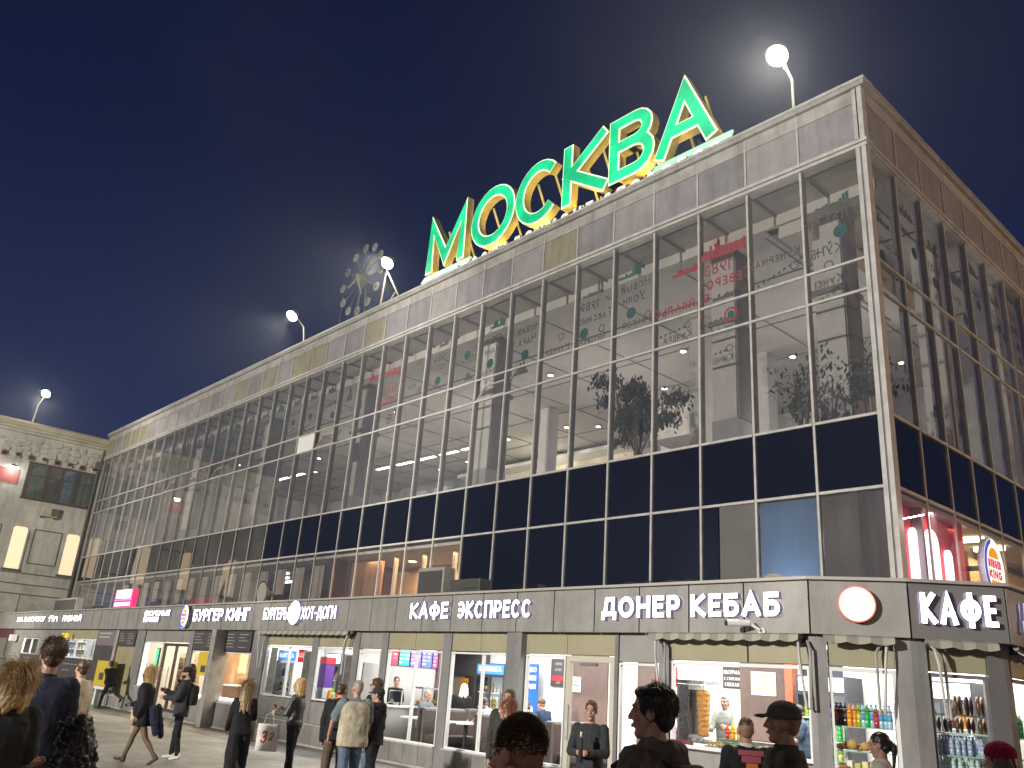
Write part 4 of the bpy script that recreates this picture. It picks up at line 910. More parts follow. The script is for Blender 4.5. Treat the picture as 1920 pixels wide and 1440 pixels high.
    iw(.62, .70, -.62, 13); iw(2.55, 2.66, 9, 9.1)
    iw(.2, .62, 3.0, 3.1)
    for x0, x1 in ((-7.95, -6.75), (-5.85, -5.35), (-3.15, -2.0), (-12.0, -11.4)): mb.box(x0, x1, -.76, -.722, FL, 2.78, BROWN)
    mb.box(-13.3, -11.0, -.80, -.761, 1.95, 2.6, mat('hood_grey', (.14, .13, .13), .5)); mb.box(-2.02, -1.86, -.95, -.722, FL, 2.78, mat('orange_post', (.42, .13, .06), .5))
    mb.box(-11.319, -11.20, -2.35, -2.15, FL, 2.78, BROWN)
    mb.box(-11.319, -11.29, -4.6, -2.36, 1.15, 2.08, WALLG)
    mb.build('inner_wall', root)
    # ceiling panels light each shop
    def shop_light(x0, x1, y0, y1, p, c=WHITE, n=2):
        mb = MB()
        for i in range(n):
            xa = x0 + (x1 - x0) * (i + .5) / n; mb.box(xa - .3, xa + .3, (y0 + y1) / 2 - .3, (y0 + y1) / 2 + .3, 2.755, 2.778, mat('panel_light_%d' % int(c[2] * 100), (1, 1, 1), .5, emit=4, ecol=c))
        mb.build('light_panel', root)
        lamp('AREA', 'shop_light', ((x0 + x1) / 2, (y0 + y1) / 2, 2.74), p, c, None, x1 - x0, sizey=y1 - y0)
    shop_light(-42, -31.2, -4.4, -2.4, 450, COOL, 4)
    shop_light(-26, -21.6, -4.3, -1.7, 200, (1, .86, .66), 3); shop_light(-21.2, -17, -4.3, -1.7, 360, (1, .80, .55), 3)
    shop_light(-16.3, -11.6, -4.4, -3.0, 230, COOL, 3)
    shop_light(-11, -2.2, -4.3, -1.0, 620, WHITE, 6)
    shop_light(-1.9, .5, -4.3, -1.0, 270, WHITE, 2); shop_light(.8, 2.3, -3.6, 1, 220, WHITE, 2); shop_light(.9, 2.4, 2, 8, 170, WHITE, 3)
    return root
kiosk()

# ------------------------------------------------------------------ signs on the fascia
LETW = mat('letter_lit', (1, 1, 1), .5, emit=4.2, ecol=(1, .98, 1)); LETS = mat('letter_return', (.32, .29, .42), .5, emit=.16, ecol=(.50, .44, .80))
LETW2 = mat('letter_lit_soft', (1, 1, 1), .5, emit=2.6, ecol=(1, 1, 1))
def sign(s, fr, u0, u1, z0, z1, label, ws=None, slant=0, t=.24, face=LETW, gap=.14, v=.22, depth=.10, extra=None):
    root = thing('shop_sign', label, 'sign', fr((u0 + u1) / 2, v, z0))
    inv = root.location.copy()
    h = z1 - z0; W1 = text_width(s, h, t * h, 1, gap); w = (u1 - u0) / W1
    mb = MB(lambda a, b, c: fr(a, b, c) - inv)
    text(mb, s, u0, z0, h, t * h, v + .012, v + depth, face, LETS, ws=w, gap=gap, slant=slant)
    mb.build('letters', root)
    if extra: extra(root, fr, inv)
    return root
def roundel(root, fr, inv, u, z, r, mface, mside, v=.22, d=.14, name='roundel', squash=1.):
    mb = MB(lambda a, b, c: fr(a, b, c) - inv); n = 28
    pts = [(u + r * squash * cos(2 * pi * i / n), z + r * sin(2 * pi * i / n)) for i in range(n)]
    mb.slab(pts, v + .01, v + d, mside)
    mb.add([(p[0] * 1 + 0, v + d + .002, p[1]) for p in pts], [tuple(range(n))], mface)
    return mb.build(name, root)
def bun_logo(root, fr, inv, u, z, r, v, lit=1.0, latin=True):
    """white disc, blue crescent, two bun halves, two lines of lettering"""
    wm = mat('logo_white%d' % int(lit * 10), (.9, .9, .9), .5, emit=1.0 * lit, ecol=(1, 1, 1)); bl = mat('logo_blue%d' % int(lit * 10), (.02, .08, .5), .5, emit=.5 * lit, ecol=(.05, .15, .9)); orn = mat('logo_orange%d' % int(lit * 10), (.8, .38, .02), .5, emit=.6 * lit, ecol=(1, .45, .02)); rd = mat('logo_red%d' % int(lit * 10), (.6, .02, .05), .5, emit=.5 * lit, ecol=(.75, .02, .08))
    roundel(root, fr, inv, u, z, r, wm, mat('logo_side', (.3, .3, .34), .5), v - .14, .14, 'disc', .86)
    mb = MB(lambda a, b, c: fr(a, b, c) - inv); q = r * .86
    cr = [(u + .97 * q * cos(radians(a)), z + .97 * r * sin(radians(a))) for a in range(95, 300, 8)] + [(u + .12 * q + .86 * q * cos(radians(a)), z + .03 * r + .84 * r * sin(radians(a))) for a in range(292, 100, -8)]
    k = len(cr) // 2
    for i in range(k - 1): mb.add([(cr[i][0], v + .006, cr[i][1]), (cr[i + 1][0], v + .006, cr[i + 1][1]), (cr[-2 - i][0], v + .006, cr[-2 - i][1]), (cr[-1 - i][0], v + .006, cr[-1 - i][1])], [(0, 1, 2, 3)], bl)
    top = [(u + .48 * q * cos(radians(a)), z + .36 * r + .34 * r * sin(radians(a))) for a in range(0, 181, 15)]; bot = [(u + .48 * q * cos(radians(a)), z - .36 * r + .34 * r * sin(radians(a))) for a in range(180, 361, 15)]
    for b in (top, bot): mb.add([(p[0], v + .008, p[1]) for p in b], [tuple(range(len(b)))], orn)
    for s, zz in (('BURGER', .04), ('KING', -.30)): 
        hh = .27 * r; W1 = text_width(s, hh, .07 * r, 1, .12); text(mb, s, u - .62 * q, z + zz * r, hh, .075 * r, v + .005, v + .012, rd, None, ws=1.24 * q / W1, gap=.12)
    mb.build('emblem', root)
sign('НА ЗАКУСКУ', KF, -42.9, -38.0, 3.12, 3.36, 'blurred white lit lettering, long first word, at far left of fascia', t=.3, slant=.1)
sign('fin', KF, -37.4, -36.0, 3.11, 3.40, 'short italic white lit word between two longer ones on fascia', t=.26, slant=.25)
sign('ПЛАЦЕЙ'.replace('ПЛАЦЕЙ', 'ПИВНОЙ'), KF, -35.2, -32.6, 3.12, 3.36, 'white lit italic word right of the short italic one on fascia', t=.28, slant=.18)
sign('ВКУСНЫЕ', KF, -25.3, -23.0, 3.26, 3.44, 'blurred two line white lit lettering over green lit window', t=.3, slant=.1, extra=lambda r, fr, inv: (lambda mb: (text(mb, 'ПИРОЖКИ', -25.35, 3.05, .17, .05, .232, .32, LETW, LETS, ws=1.42, slant=.1), mb.build('letters', r)))(MB(lambda a, b, c: fr(a, b, c) - inv)))
sign('БУРГЕР КИНГ', KF, -20.95, -16.95, 3.06, 3.43, 'white lit lettering БУРГЕР КИНГ with round burger emblem on fascia', t=.2, extra=lambda r, fr, inv: bun_logo(r, fr, inv, -21.6, 3.2, .37, .36, .9))
sign('БУРГЕРЫ', KF, -16.05, -14.58, 3.08, 3.40, 'narrow white lit lettering БУРГЕРЫ left of a white disc', t=.13, gap=.1)
r_ = thing('disc_sign', 'glowing white disc between БУРГЕРЫ and ХОТ-ДОГИ lettering', 'sign', KF(-14.22, .22, 3.25)); roundel(r_, KF, r_.location.copy(), -14.22, 3.25, .31, LETW, LETS)
sign('ХОТ-ДОГИ', KF, -13.9, -12.15, 3.08, 3.40, 'narrow white lit lettering ХОТ-ДОГИ right of a white disc', t=.13, gap=.1)
sign('КАФЕ', KF, -8.95, -7.58, 3.06, 3.40, 'white lit lettering КАФЕ beside ЭКСПРЕСС over cafe windows', t=.18)
sign('ЭКСПРЕСС', KF, -7.27, -5.0, 3.06, 3.40, 'white lit lettering ЭКСПРЕСС over cafe windows', t=.18)
sign('ДОНЕР', KF, -3.18, -1.48, 3.04, 3.39, 'bold white lit lettering ДОНЕР over the cafe door', t=.21)
sign('КЕБАБ', KF, -1.26, .34, 3.04, 3.39, 'bold white lit lettering КЕБАБ over the kebab counter', t=.21)
sign('КАФЕ', F2, .10, 1.10, 3.00, 3.42, 'large white lit КАФЕ on dark panel at the pavilion corner', t=.17)
sign('ДОНЕР', F3, .30, 2.05, 3.02, 3.40, 'white lit lettering on orange-lit side street fascia', t=.25, v=.22, depth=.14)
r_ = thing('disc_sign', 'round glowing red and white disc on corner fascia', 'sign', F1(.62, .22, 3.2))
RSIGN = mat('red_disc', (1, .6, .5), .5, emit=1.05, ecol=(1, .62, .5), var=.3, scale=5)
roundel(r_, F1, r_.location.copy(), .60, 3.22, .25, mat('red_ring', (.9, .2, .15), .5, emit=1.2, ecol=(1, .12, .08)), mat('red_ring_side', (.4, .05, .05), .5))
roundel(r_, F1, r_.location.copy(), .60, 3.22, .235, RSIGN, RSIGN, v=.36, d=.006, name='face')
r_ = thing('burger_sign', 'oval lit burger emblem sign in the side street upper window', 'sign', (0.3, 4.15, 4.98)); bun_logo(r_, SF, r_.location.copy(), 4.0, 4.98, .70, .34, .8)
mb = MB(); mb.box(-.45, -.12, -.35, -.25, -.05, .05, DARKFIN); mb.build('bracket', r_)
# red lit box sign on the pavilion roof
r_ = thing('box_sign', 'small red and white lit box sign on the pavilion roof', 'sign', (-37.2, -2.0, 3.4))
mb = MB(); mb.box(-1.25, 1.25, .0, .25, .70, 1.55, mat('box_red', (.5, .02, .08), .5, emit=.9, ecol=(1, .05, .2))); mb.build('case', r_)
mb = MB(); mb.box(-1.0, 1.0, -.02, -.002, 1.12, 1.52, mat('box_white', (1, 1, 1), .5, emit=3, ecol=(.9, .95, 1))); mb.box(-1.2, 1.2, -.02, -.002, 1.02, 1.06, mat('box_violet', (.3, .2, .9), .5, emit=1.5)); mb.box(-1.05, 1.05, -.02, -.002, .76, .92, mat('box_pinkwhite', (1, .9, .95), .5, emit=3)); mb.build('face', r_)
mb = MB(); mb.box(-.9, -.8, .1, .2, 0, .7, DARKFIN); mb.box(.8, .9, .1, .2, 0, .7, DARKFIN); mb.build('stand', r_)
lamp('POINT', 'box_sign_glow', (-37.2, -2.6, 4.3), 12, (1, .35, .5), None, .3)
# things on the pavilion roof
def ac_unit(x, y, w, h, label, group=None, fan=True, d=.4):
    r = thing('air_conditioner', label, 'air conditioner', (x, y, 3.4), 0, group); m = mat('ac_case', (.30, .29, .26), .5, 0, .2, 3) if not fan else mat('ac_case_dark', (.07, .07, .065), .5, 0, .2, 3)
    mb = MB(); mb.box(-w / 2, w / 2, 0, d, .1, h, m); mb.build('housing', r, bevel=.02)
    mb = MB(); mb.box(-w / 2 + .1, -w / 2 + .15, .05, d - .05, 0, .1, BLACK); mb.box(w / 2 - .15, w / 2 - .1, .05, d - .05, 0, .1, BLACK); mb.build('foot', r)
    mb = MB()
    if fan:
        for i in range(5): mb.box(w * .0, w / 2 - .06, -.012, -.002, .18 + i * (h - .3) / 5, .2 + i * (h - .3) / 5, BLACK)
        mb.lathe([(.0, -.02), (h * .3, -.02), (h * .3, -.002), (.0, -.002)], mat('grille_dark', (.06, .06, .06), .6), (-w * .22, 0, h * .55), 18, 'y')
    else: mb.box(-w / 2 + .06, w / 2 - .06, -.01, -.002, .2, h - .1, mat('grille_dark', (.06, .06, .06), .6))
    mb.build('grille', r); return r
ac_unit(-12.4, -2.0, 1.2, 1.4, 'tall grey cooling unit on the pavilion roof beside lit windows', None, False)
ac_unit(-10.85, -2.0, 1.25, 1.02, 'dark air conditioner with round fan on the pavilion roof')
r_ = ac_unit(-46.6, -2.0, 4.0, 1.35, 'wide pale cabinet on the pavilion roof at far left', None, False)
r_ = thing('loudspeaker', 'round horn loudspeaker on the pavilion roof', 'loudspeaker', (-22.2, -2.0, 3.4)); mb = MB(); mb.tube([(0, 0, 0), (0, 0, .8)], .03, ALUD, 6); mb.build('stand', r_)
mb = MB(); mb.lathe([(.42, -.2), (.38, -.2), (.18, .0), (.07, .12), (.09, .14), (.09, .3), (0, .3)], mat('horn_grey', (.30, .29, .25), .5, .1), (0, 0, .95), 20, 'y'); mb.build('horn', r_); mb = MB(); mb.lathe([(0, -.14), (.08, -.14), (.11, -.04), (0, -.04)], ALUD, (0, 0, .95), 12, 'y'); mb.build('driver', r_)
r_ = thing('satellite_dish', 'beige satellite dish behind the fascia top above КЕБАБ', 'satellite dish', (-1.42, -2.2, 3.4))
mb = MB(); mb.lathe([(.02, .12), (.16, .10), (.27, .03), (.33, -.05), (.335, -.05), (.28, .05), (.16, .13), (.0, .15)], mat('dish_beige', (.46, .42, .31), .6, 0, .1, 3), (0, 0, .38), 24, 'y'); mb.build('reflector', r_); mb = MB(); mb.tube([(0, .15, .38), (0, .3, .2), (0, .3, 0)], .025, ALUD, 6); mb.build('stand', r_)
r_ = thing('roof_cable', 'loose black cable lying along the fascia top', 'cable'); mb = MB()
mb.tube([(-3.0 + i * .12, -4.8 + .06 * sin(i * 1.7), 3.63 + .05 * abs(sin(i * .9))) for i in range(14)], .012, BLACK, 5); mb.build('cable', r_)
# camera, awnings, terminal
r_ = thing('security_camera', 'white bullet security camera under the КЕБАБ lettering', 'camera', KF(-.12, .22, 2.84)); wm = mat('camera_white', (.7, .7, .68), .4)
mb = MB(); d0 = Vector((-.30, -.30, -.02)); p0 = Vector((-.02, -.16, .09)); mb.tube([p0, p0 + d0 * .25, p0 + d0 * .8], [.045, .05, .05], wm, 12); mb.build('body', r_)
mb = MB(); mb.tube([p0 + d0 * .805, p0 + d0 * .88], [.046, .04], BLACK, 12); mb.build('lens', r_); mb = MB(); mb.tube([(.1, 0, -.02), (.1, -.08, .0), p0], .025, wm, 8); mb.lathe([(.0, -.03), (.06, -.03), (.06, 0), (0, 0)], wm, (.1, 0, -.02), 12, 'y'); mb.build('arm', r_)
r_ = thing('security_camera', 'white box camera on the wall at far left of the pavilion', 'camera', KF(-43.2, .02, 2.3)); mb = MB(); mb.box(-.25, .25, -.35, -.1, -.1, .2, wm); mb.build('body', r_); mb = MB(); mb.box(-.08, .08, -.1, 0, .0, .1, wm); mb.build('arm', r_)
AWN = mat('awning_light', (.36, .34, .28), .8, 0, .1, 4); AWN2 = mat('awning_dark', (.24, .23, .19), .8, 0, .1, 4)
def awning(fr, u0, u1, label, arms=()):
    r = thing('awning', label, 'awning', fr((u0 + u1) / 2, .1, 2.7), 0, 'striped awnings rolled up under the fascia'); inv = r.location.copy(); F = lambda a, b, c: fr(a, b, c) - inv
    n = max(4, int((u1 - u0) / .075)); mb = MB(F)
    for i in range(n):
        a, b = u0 + (u1 - u0) * i / n, u0 + (u1 - u0) * (i + 1) / n; m = AWN if (i // 2) % 2 else AWN2
        da, db = [.03 * abs(sin(pi * (k % 4) / 4)) for k in (i, i + 1)]
        mb.add([(a, .26, 2.80), (b, .26, 2.80), (b, .32, 2.775), (a, .32, 2.775), (a, .335, 2.70 - da), (b, .335, 2.70 - db)], [(0, 1, 2, 3), (3, 2, 5, 4)], m)
    mb.build('valance', r)
    mb = MB(F); mb.tube([(u0, .2, 2.765), (u1, .2, 2.765)], .04, AWN2, 10); mb.build('roller', r)
    for u, s in arms:
        mb = MB(F); mb.tube([(u, .12, 2.76), (u + .03 * s, .26, 2.66), (u + .06 * s, .30, 2.45), (u + .11 * s, .24, 1.78)], [.022, .024, .022, .02], ALU, 6); mb.tube([(u + .11 * s, .24, 1.78), (u + .17 * s, .22, 1.76), (u + .17 * s, .18, 2.58), (u + .10 * s, .12, 2.70)], .022, ALUD, 6); mb.box(u - .03, u + .03, .05, .14, 2.68, 2.79, BLACK); mb.build('arm', r)
    return r
awning(KF, -16.35, -11.45, 'long striped awning rolled up over the two fridge windows', [(-16.2, 1), (-11.55, -1)])
awning(KF, -2.12, .62, 'striped awning rolled up over the kebab counter', [(-2.05, 1), (.55, 1)])
awning(F1, .12, L1 - .2, 'short striped awning over the first canted corner window', [(L1 - .28, -1)])
awning(F2, .16, L2 - .1, 'dark striped awning below the corner КАФЕ lettering', [(.22, 1)])
awning(F3, .1, 4.0, 'striped awning along the side street windows', [(.3, 1), (1.5, 1)])
r_ = thing('payment_terminal', 'yellow payment terminal on a pale stand against the brown panels', 'terminal', (-27.65, -5.35, 0), radians(4)); yl = mat('terminal_yellow', (.55, .40, .03), .45)
mb = MB(); mb.box(-.62, .62, 0, .25, .72, 1.62, yl); mb.build('cabinet', r_, bevel=.02); mb = MB(); mb.box(-.18, .18, -.02, -.002, .95, 1.2, MENUB); mb.build('screen', r_)
mb = MB(); mb.box(-.64, .64, -.02, .27, .62, .718, FRAMEW); mb.box(-.45, -.3, .05, .2, 0, .62, FRAMEW); mb.build('stand', r_)
tag(MB().box(-28.9, -27.0, -5.6, -5.0, .0, .05, mat('green_board', (.10, .30, .12), .6)).build('floor_board'), 'low green board lying on the ground by yellow terminal', 'board')
# ------------------------------------------------------------------ inside the shops
STEEL = mat('stainless', (.55, .55, .55), .28, .9, .1, 5); SOFA = mat('sofa_brown', (.085, .06, .055), .5, 0, .2, 3); TABLE = mat('table_white', (.78, .78, .78), .3)
def fridge(loc, w, label, header, htxt, rz=0., rows=4, per=6, body=mat('fridge_dark', (.05, .05, .06), .4), hcol=(.05, .22, .85), doors=2, colors=(), h=2.1, d=.6):
    r = thing('drink_fridge', label, 'fridge', loc, rz, None)
    b = body; mb = MB(); mb.box(-w / 2, w / 2, d - .05, d, 0, h, b); mb.box(-w / 2, -w / 2 + .05, 0, d - .05, 0, h, b); mb.box(w / 2 - .05, w / 2, 0, d - .05, 0, h, b); mb.box(-w / 2 + .05, w / 2 - .05, 0, d - .05, 0, .25, b); mb.box(-w / 2 + .05, w / 2 - .05, 0, d - .05, h - .28, h, b)
    mb.build('cabinet', r)
    mb = MB(); hm = mat('header_%s' % header, hcol, .5, emit=.9, ecol=hcol); mb.box(-w / 2 + .06, w / 2 - .06, -.015, -.002, h - .27, h - .03, hm); o = mb.build('header', r)
    if htxt:
        mb = MB(); W = text_width(htxt, .12, .02); text(mb, htxt, -w * .38, h - .2, .12, .022, -.018, -.02, mat('header_letters', (1, 1, 1), .5, emit=1), None, ws=w * .76 / W); mb.build('lettering', o)
    mb = MB(); inner = mat('fridge_inner', (.75, .8, .85), .5, emit=.35, ecol=(.85, .93, 1)); mb.box(-w / 2 + .051, w / 2 - .051, d - .08, d - .052, .26, h - .29, inner); mb.build('back_panel', r)
    zs = [.28 + (h - .62) * i / rows for i in range(rows)]
    for z in zs:
        mb = MB(); mb.box(-w / 2 + .055, w / 2 - .055, .06, d - .09, z - .02, z, FRAMEW); mb.build('shelf', r)
    for i in range(doors):
        a, c = -w / 2 + w * i / doors, -w / 2 + w * (i + 1) / doors; mb = MB()
        mb.box(a, a + .05, -.03, -.001, .2, h - .285, b); mb.box(c - .05, c, -.03, -.001, .2, h - .285, b); mb.box(a + .05, c - .05, -.03, -.001, .2, .26, b); mb.box(a + .05, c - .05, -.03, -.001, h - .34, h - .285, b)
        mb.box(c - .09, c - .06, -.07, -.03, .8, 1.4, STEEL); dd = mb.build('door', r)
        mb = MB(); mb.add([(a + .05, -.015, .26), (c - .05, -.015, .26), (c - .05, -.015, h - .34), (a + .05, -.015, h - .34)], [(0, 1, 2, 3)], GL_SHOP); mb.build('pane', dd)
    R = Matrix.Rotation(rz, 3, 'Z')
    for zi, z in enumerate(zs):
        for i in range(per):
            x = -w / 2 + .12 + (w - .24) * i / (per - 1)
            c = colors[(zi + (i // 2 if zi % 2 else 0)) % len(colors)]
            if rnd.random() < .09: continue
            p = Vector(loc) + R @ Vector((x + rnd.uniform(-.01, .01), .14 + rnd.uniform(0, .06), z + .001)); bottle(c, p, r['label'].split(' in ')[0].split(' at ')[0])
    return r
BOT = {}
def bottle_mesh(kind):
    if kind in BOT: return BOT[kind]
    col, lab, cap, h, r = {'cola': ((.10, .03, .012), (.5, .03, .03), (.6, .02, .02), .31, .043), 'dark': ((.03, .012, .01), (.05, .05, .06), (.5, .02, .02), .31, .043), 'orange': ((.85, .30, .01), (.8, .35, .02), (.1, .25, .6), .31, .043),
        'lime': ((.28, .50, .04), (.75, .75, .15), (.05, .3, .08), .31, .043), 'green': ((.02, .45, .05), (.05, .5, .08), (.8, .8, .8), .31, .043), 'red': ((.35, .03, .04), (.6, .05, .08), (.7, .7, .7), .27, .04), 'water': ((.38, .56, .66), (.10, .35, .6), (.05, .15, .5), .31, .04),
        'small': ((.32, .42, .55), (.42, .48, .62), (.03, .04, .09), .25, .034), 'smallgreen': ((.42, .58, .55), (.6, .75, .72), (.8, .82, .8), .24, .034), 'smallblue': ((.10, .20, .42), (.06, .15, .45), (.75, .78, .85), .25, .034),
        'gold': ((.55, .38, .05), (.6, .5, .2), (.7, .6, .2), .26, .034), 'amber': ((.16, .07, .02), (.65, .55, .3), (.6, .5, .1), .26, .034), 'can': ((.45, .47, .5), (.55, .57, .6), (.6, .6, .6), .17, .034), 'violet': ((.10, .08, .35), (.5, .5, .8), (.1, .08, .3), .28, .036),
        'mustard': ((.85, .42, .01), (.85, .42, .01), (.85, .5, .05), .25, .04), 'ketchup': ((.6, .06, .02), (.6, .06, .02), (.6, .08, .03), .22, .036)}[kind]
    b = mat('bottle_' + kind, col, .18, emit=0, spec=.6); l = mat('bottle_label_' + kind, lab, .5, 0, .25, 30); c = mat('bottle_cap_' + kind, cap, .4)
    mb = MB(); mb.lathe([(r * .85, 0), (r, .012), (r, h * .3), (r * .97, h * .31)], b, n=10); mb.lathe([(r * 1.0, h * .31), (r * 1.0, h * .56)], l, n=10); mb.lathe([(r, h * .561), (r, h * .66), (r * .75, h * .78), (r * .38, h * .88), (r * .36, h * .93)], b, n=10); mb.lathe([(r * .42, h * .93), (r * .42, h)], c, n=8)
    o = mb.build('bottle', None, True); me = o.data; bpy.data.objects.remove(o); BOT[kind] = me; return me
WORDS = {'cola': 'brown cola bottle with red label', 'dark': 'almost black soda bottle', 'orange': 'bright orange soda bottle', 'lime': 'yellow green soda bottle', 'green': 'vivid green soda bottle', 'red': 'red drink bottle', 'water': 'clear pale blue water bottle', 'small': 'small dark capped water bottle', 'smallgreen': 'small white capped pale green bottle', 'smallblue': 'small blue water bottle with pale cap',
    'gold': 'golden beer bottle', 'amber': 'brown beer bottle with pale label', 'can': 'silver drink can', 'violet': 'violet labelled bottle', 'mustard': 'yellow mustard squeeze bottle', 'ketchup': 'red ketchup squeeze bottle'}
def bottle(kind, p, where):
    o = bpy.data.objects.new('bottle' if kind != 'can' else 'drink_can', bottle_mesh(kind)); COL.objects.link(o); o.location = p; o.rotation_euler = (0, 0, rnd.random() * 6)
    lab = WORDS[kind] + ' ' + where
    tag(o, lab if where.startswith(('on', 'in')) else WORDS[kind] + ' inside the ' + where, 'bottle' if kind != 'can' else 'can', WORDS[kind].split(' ')[-1] and ('bottles ' + where if where.startswith(('on', 'in')) else 'bottles in the ' + where)); return o
fridge((-10.15, -1.45, FL), 1.15, 'two door cafe fridge', 'blue', 'БАЛТИКА', 0, 4, 8, colors=('gold', 'can', 'gold', 'amber'))
fridge((-15.5, -4.42, FL), 1.05, 'tall blue topped kiosk fridge', 'blue', 'БАЛТИКА', 0, 4, 8, FRAMEW, (.05, .3, .8), 1, ('water', 'gold', 'amber', 'smallblue'))
fridge((-14.35, -3.6, FL), .8, 'narrow kiosk fridge beside purple machine', 'white', '', 0, 4, 5, colors=('gold', 'water', 'green', 'can'), hcol=(.8, .85, .8), doors=1)
fridge((-1.0, -1.45, FL), 1.0, 'dark fridge behind the kebab counter', 'pale', '', 0, 4, 6, colors=('violet', 'violet', 'green', 'lime'), hcol=(.9, .92, .95), doors=2, h=2.15)
fridge((1.1, -1.35, FL), 1.0, 'white topped corner shop fridge', 'pale', '', 0, 4, 6, colors=('cola', 'orange', 'smallblue', 'green'), hcol=(.9, .92, .95), doors=2, h=2.15)
# menu screens on the cafe's left wall
for i, c in enumerate([(.40, .05, .08), (.05, .30, .28), (.20, .12, .55), (.10, .16, .62), (.42, .08, .30)]):
    r = thing('menu_screen', ['dark red', 'teal', 'violet', 'blue', 'magenta'][i] + ' lit menu screen high on the cafe wall', 'menu screen', (-11.27, -3.95 + .36 * i, 2.07), 0, 'menu screens over the cafe counter')
    mb = MB(); mb.box(-.04, 0, 0, .34, 0, .42, BLACK); mb.build('case', r)
    mb = MB(); mb.box(.001, .006, .01, .33, .01, .41, mat('screen_%d' % i, c, .5, emit=.8, ecol=c)); s_ = mb.build('screen', r)
    mb = MB()
    for q in range(7):
        z = .34 - (q // 2) * .09; y = .03 + .16 * (q % 2); mb.box(.007, .009, y, y + rnd.uniform(.06, .12), z, z + .035, mat('screen_mark_%d' % (q % 3), [(.8, .75, .7), (.75, .5, .2), (.6, .25, .5)][q % 3], .5, emit=.7))
    mb.build('picture', s_)
r = thing('cafe_counter', 'long cafe counter with bright green front below the register', 'counter', (-10.6, -4.45, FL))
mb = MB(); mb.box(-.28, .25, 0, 2.1, 0, .92, mat('counter_grey', (.40, .38, .36), .5)); mb.build('body', r); mb = MB(); mb.box(.251, .26, .9, 2.05, .1, .85, mat('lime_front', (.30, .62, .04), .5)); mb.build('front_panel', r); mb = MB(); mb.box(-.32, .3, -.02, 2.12, .921, .96, WALLW); mb.build('top', r)
r = thing('cash_register', 'black register screen in a white frame on the cafe counter', 'register', (-10.5, -4.12, FL + .965), radians(35)); mb = MB(); mb.box(-.16, .16, 0, .03, .05, .33, FRAMEW); mb.box(-.05, .05, .03, .12, 0, .2, FRAMEW); mb.build('stand', r); mb = MB(); mb.box(-.145, .145, -.008, -.001, .065, .315, mat('screen_black', (.03, .04, .05), .15)); mb.build('screen', r)
r = thing('display_case', 'steel and glass food display case on the cafe counter', 'display case', (-10.55, -3.45, FL + .965)); mb = MB(); mb.box(-.22, .22, 0, .95, 0, .05, STEEL); mb.box(-.22, .22, 0, .95, .40, .44, STEEL)
for a, b in ((-.22, 0), (.19, 0), (-.22, .92), (.19, .92)): mb.box(a, a + .03, b, b + .03, .05, .40, STEEL)
mb.build('frame', r); mb = MB(); mb.box(.20, .204, .03, .92, .05, .4, GL_SHOP); mb.build('pane', r)
for i in range(4):
    o = MB().ball((0, 0, .05), (.12, .1, .06), [mat('food_bread', (.50, .30, .10), .7, 0, .3, 12), mat('food_white', (.6, .58, .5), .7)][i % 2], 10).build('pastry'); o.location = (-10.55 + .05 * (i % 2), -3.35 + .22 * i, FL + 1.016); tag(o, ['brown', 'pale', 'crusty brown', 'pale round'][i] + ' pastry in the cafe display case', 'pastry', 'pastries in the cafe display case')
def table(x, y, label, w=.65, l=1.1):
    r = thing('cafe_table', label, 'table', (x, y, FL), 0, 'white cafe tables'); mb = MB(); mb.box(-w / 2, w / 2, -l / 2, l / 2, .72, .76, TABLE); mb.build('top', r, bevel=.008); mb = MB(); mb.tube([(0, 0, 0.02), (0, 0, .72)], .04, BLACK, 10); mb.build('leg', r); mb = MB(); mb.lathe([(.26, 0), (.24, .025), (.04, .04)], BLACK, n=16); mb.build('base', r); return r
table(-9.65, -3.75, 'white cafe table in front of the green counter'); table(-8.25, -3.75, 'white cafe table nearest the middle of the cafe windows'); table(-8.4, -2.3, 'white cafe table deeper in the room behind the sofas'); table(-6.2, -3.6, 'white cafe table behind the big grey pillar')
def sofa(x, y, label, m=SOFA, rz=0.):
    r = thing('cafe_sofa', label, 'sofa', (x, y, FL), rz, 'padded cafe sofas'); mb = MB(); mb.box(-.14, .14, -.62, .62, .05, 1.0, m); mb.build('back', r, bevel=.06); mb = MB(); mb.box(.145, .6, -.6, .6, .28, .45, m); mb.build('seat', r, bevel=.04); mb = MB(); mb.box(.15, .55, -.58, .58, 0, .275, BLACK); mb.build('base', r); return r
sofa(-9.05, -3.8, 'brown padded sofa by the middle of the left cafe window'); sofa(-7.1, -3.8, 'brown padded sofa behind the right cafe window'); sofa(-9.5, -2.1, 'brown padded sofa deeper in the cafe', rz=pi); sofa(-5.2, -3.6, 'brown sofa just right of the big grey pillar'); sofa(-2.75, -3.7, 'dark red sofa behind the pane left of the kebab counter', mat('sofa_red', (.16, .04, .04), .5), pi)
r = thing('cushion', 'magenta cushion on top of the dark red sofa', 'cushion', (-2.75, -3.7, FL + 1.0)); mb = MB(); mb.box(-.12, .12, -.5, .5, 0.003, .10, mat('magenta', (.5, .06, .32), .6)); mb.build('cushion', r, bevel=.03)
r = thing('beer_banner', 'tall blue banner with a beer glass against the cafe wall', 'banner', (-9.1, -1.0, FL)); mb = MB(); mb.box(-.26, .26, 0, .02, .3, 2.15, mat('banner_blue', (.02, .12, .55), .5, 0, .2, 1)); mb.build('cloth', r)
mb = MB(); mb.slab([(-.12, .4), (.06, .4), (.14, 1.0), (-.2, 1.0)], -.006, -.002, mat('beer_yellow', (.75, .55, .05), .5)); mb.ball((-.03, -.004, 1.05), (.17, .004, .12), mat('foam_white', (.8, .8, .75), .6), 14); mb.build('beer_picture', r)
mb = MB()
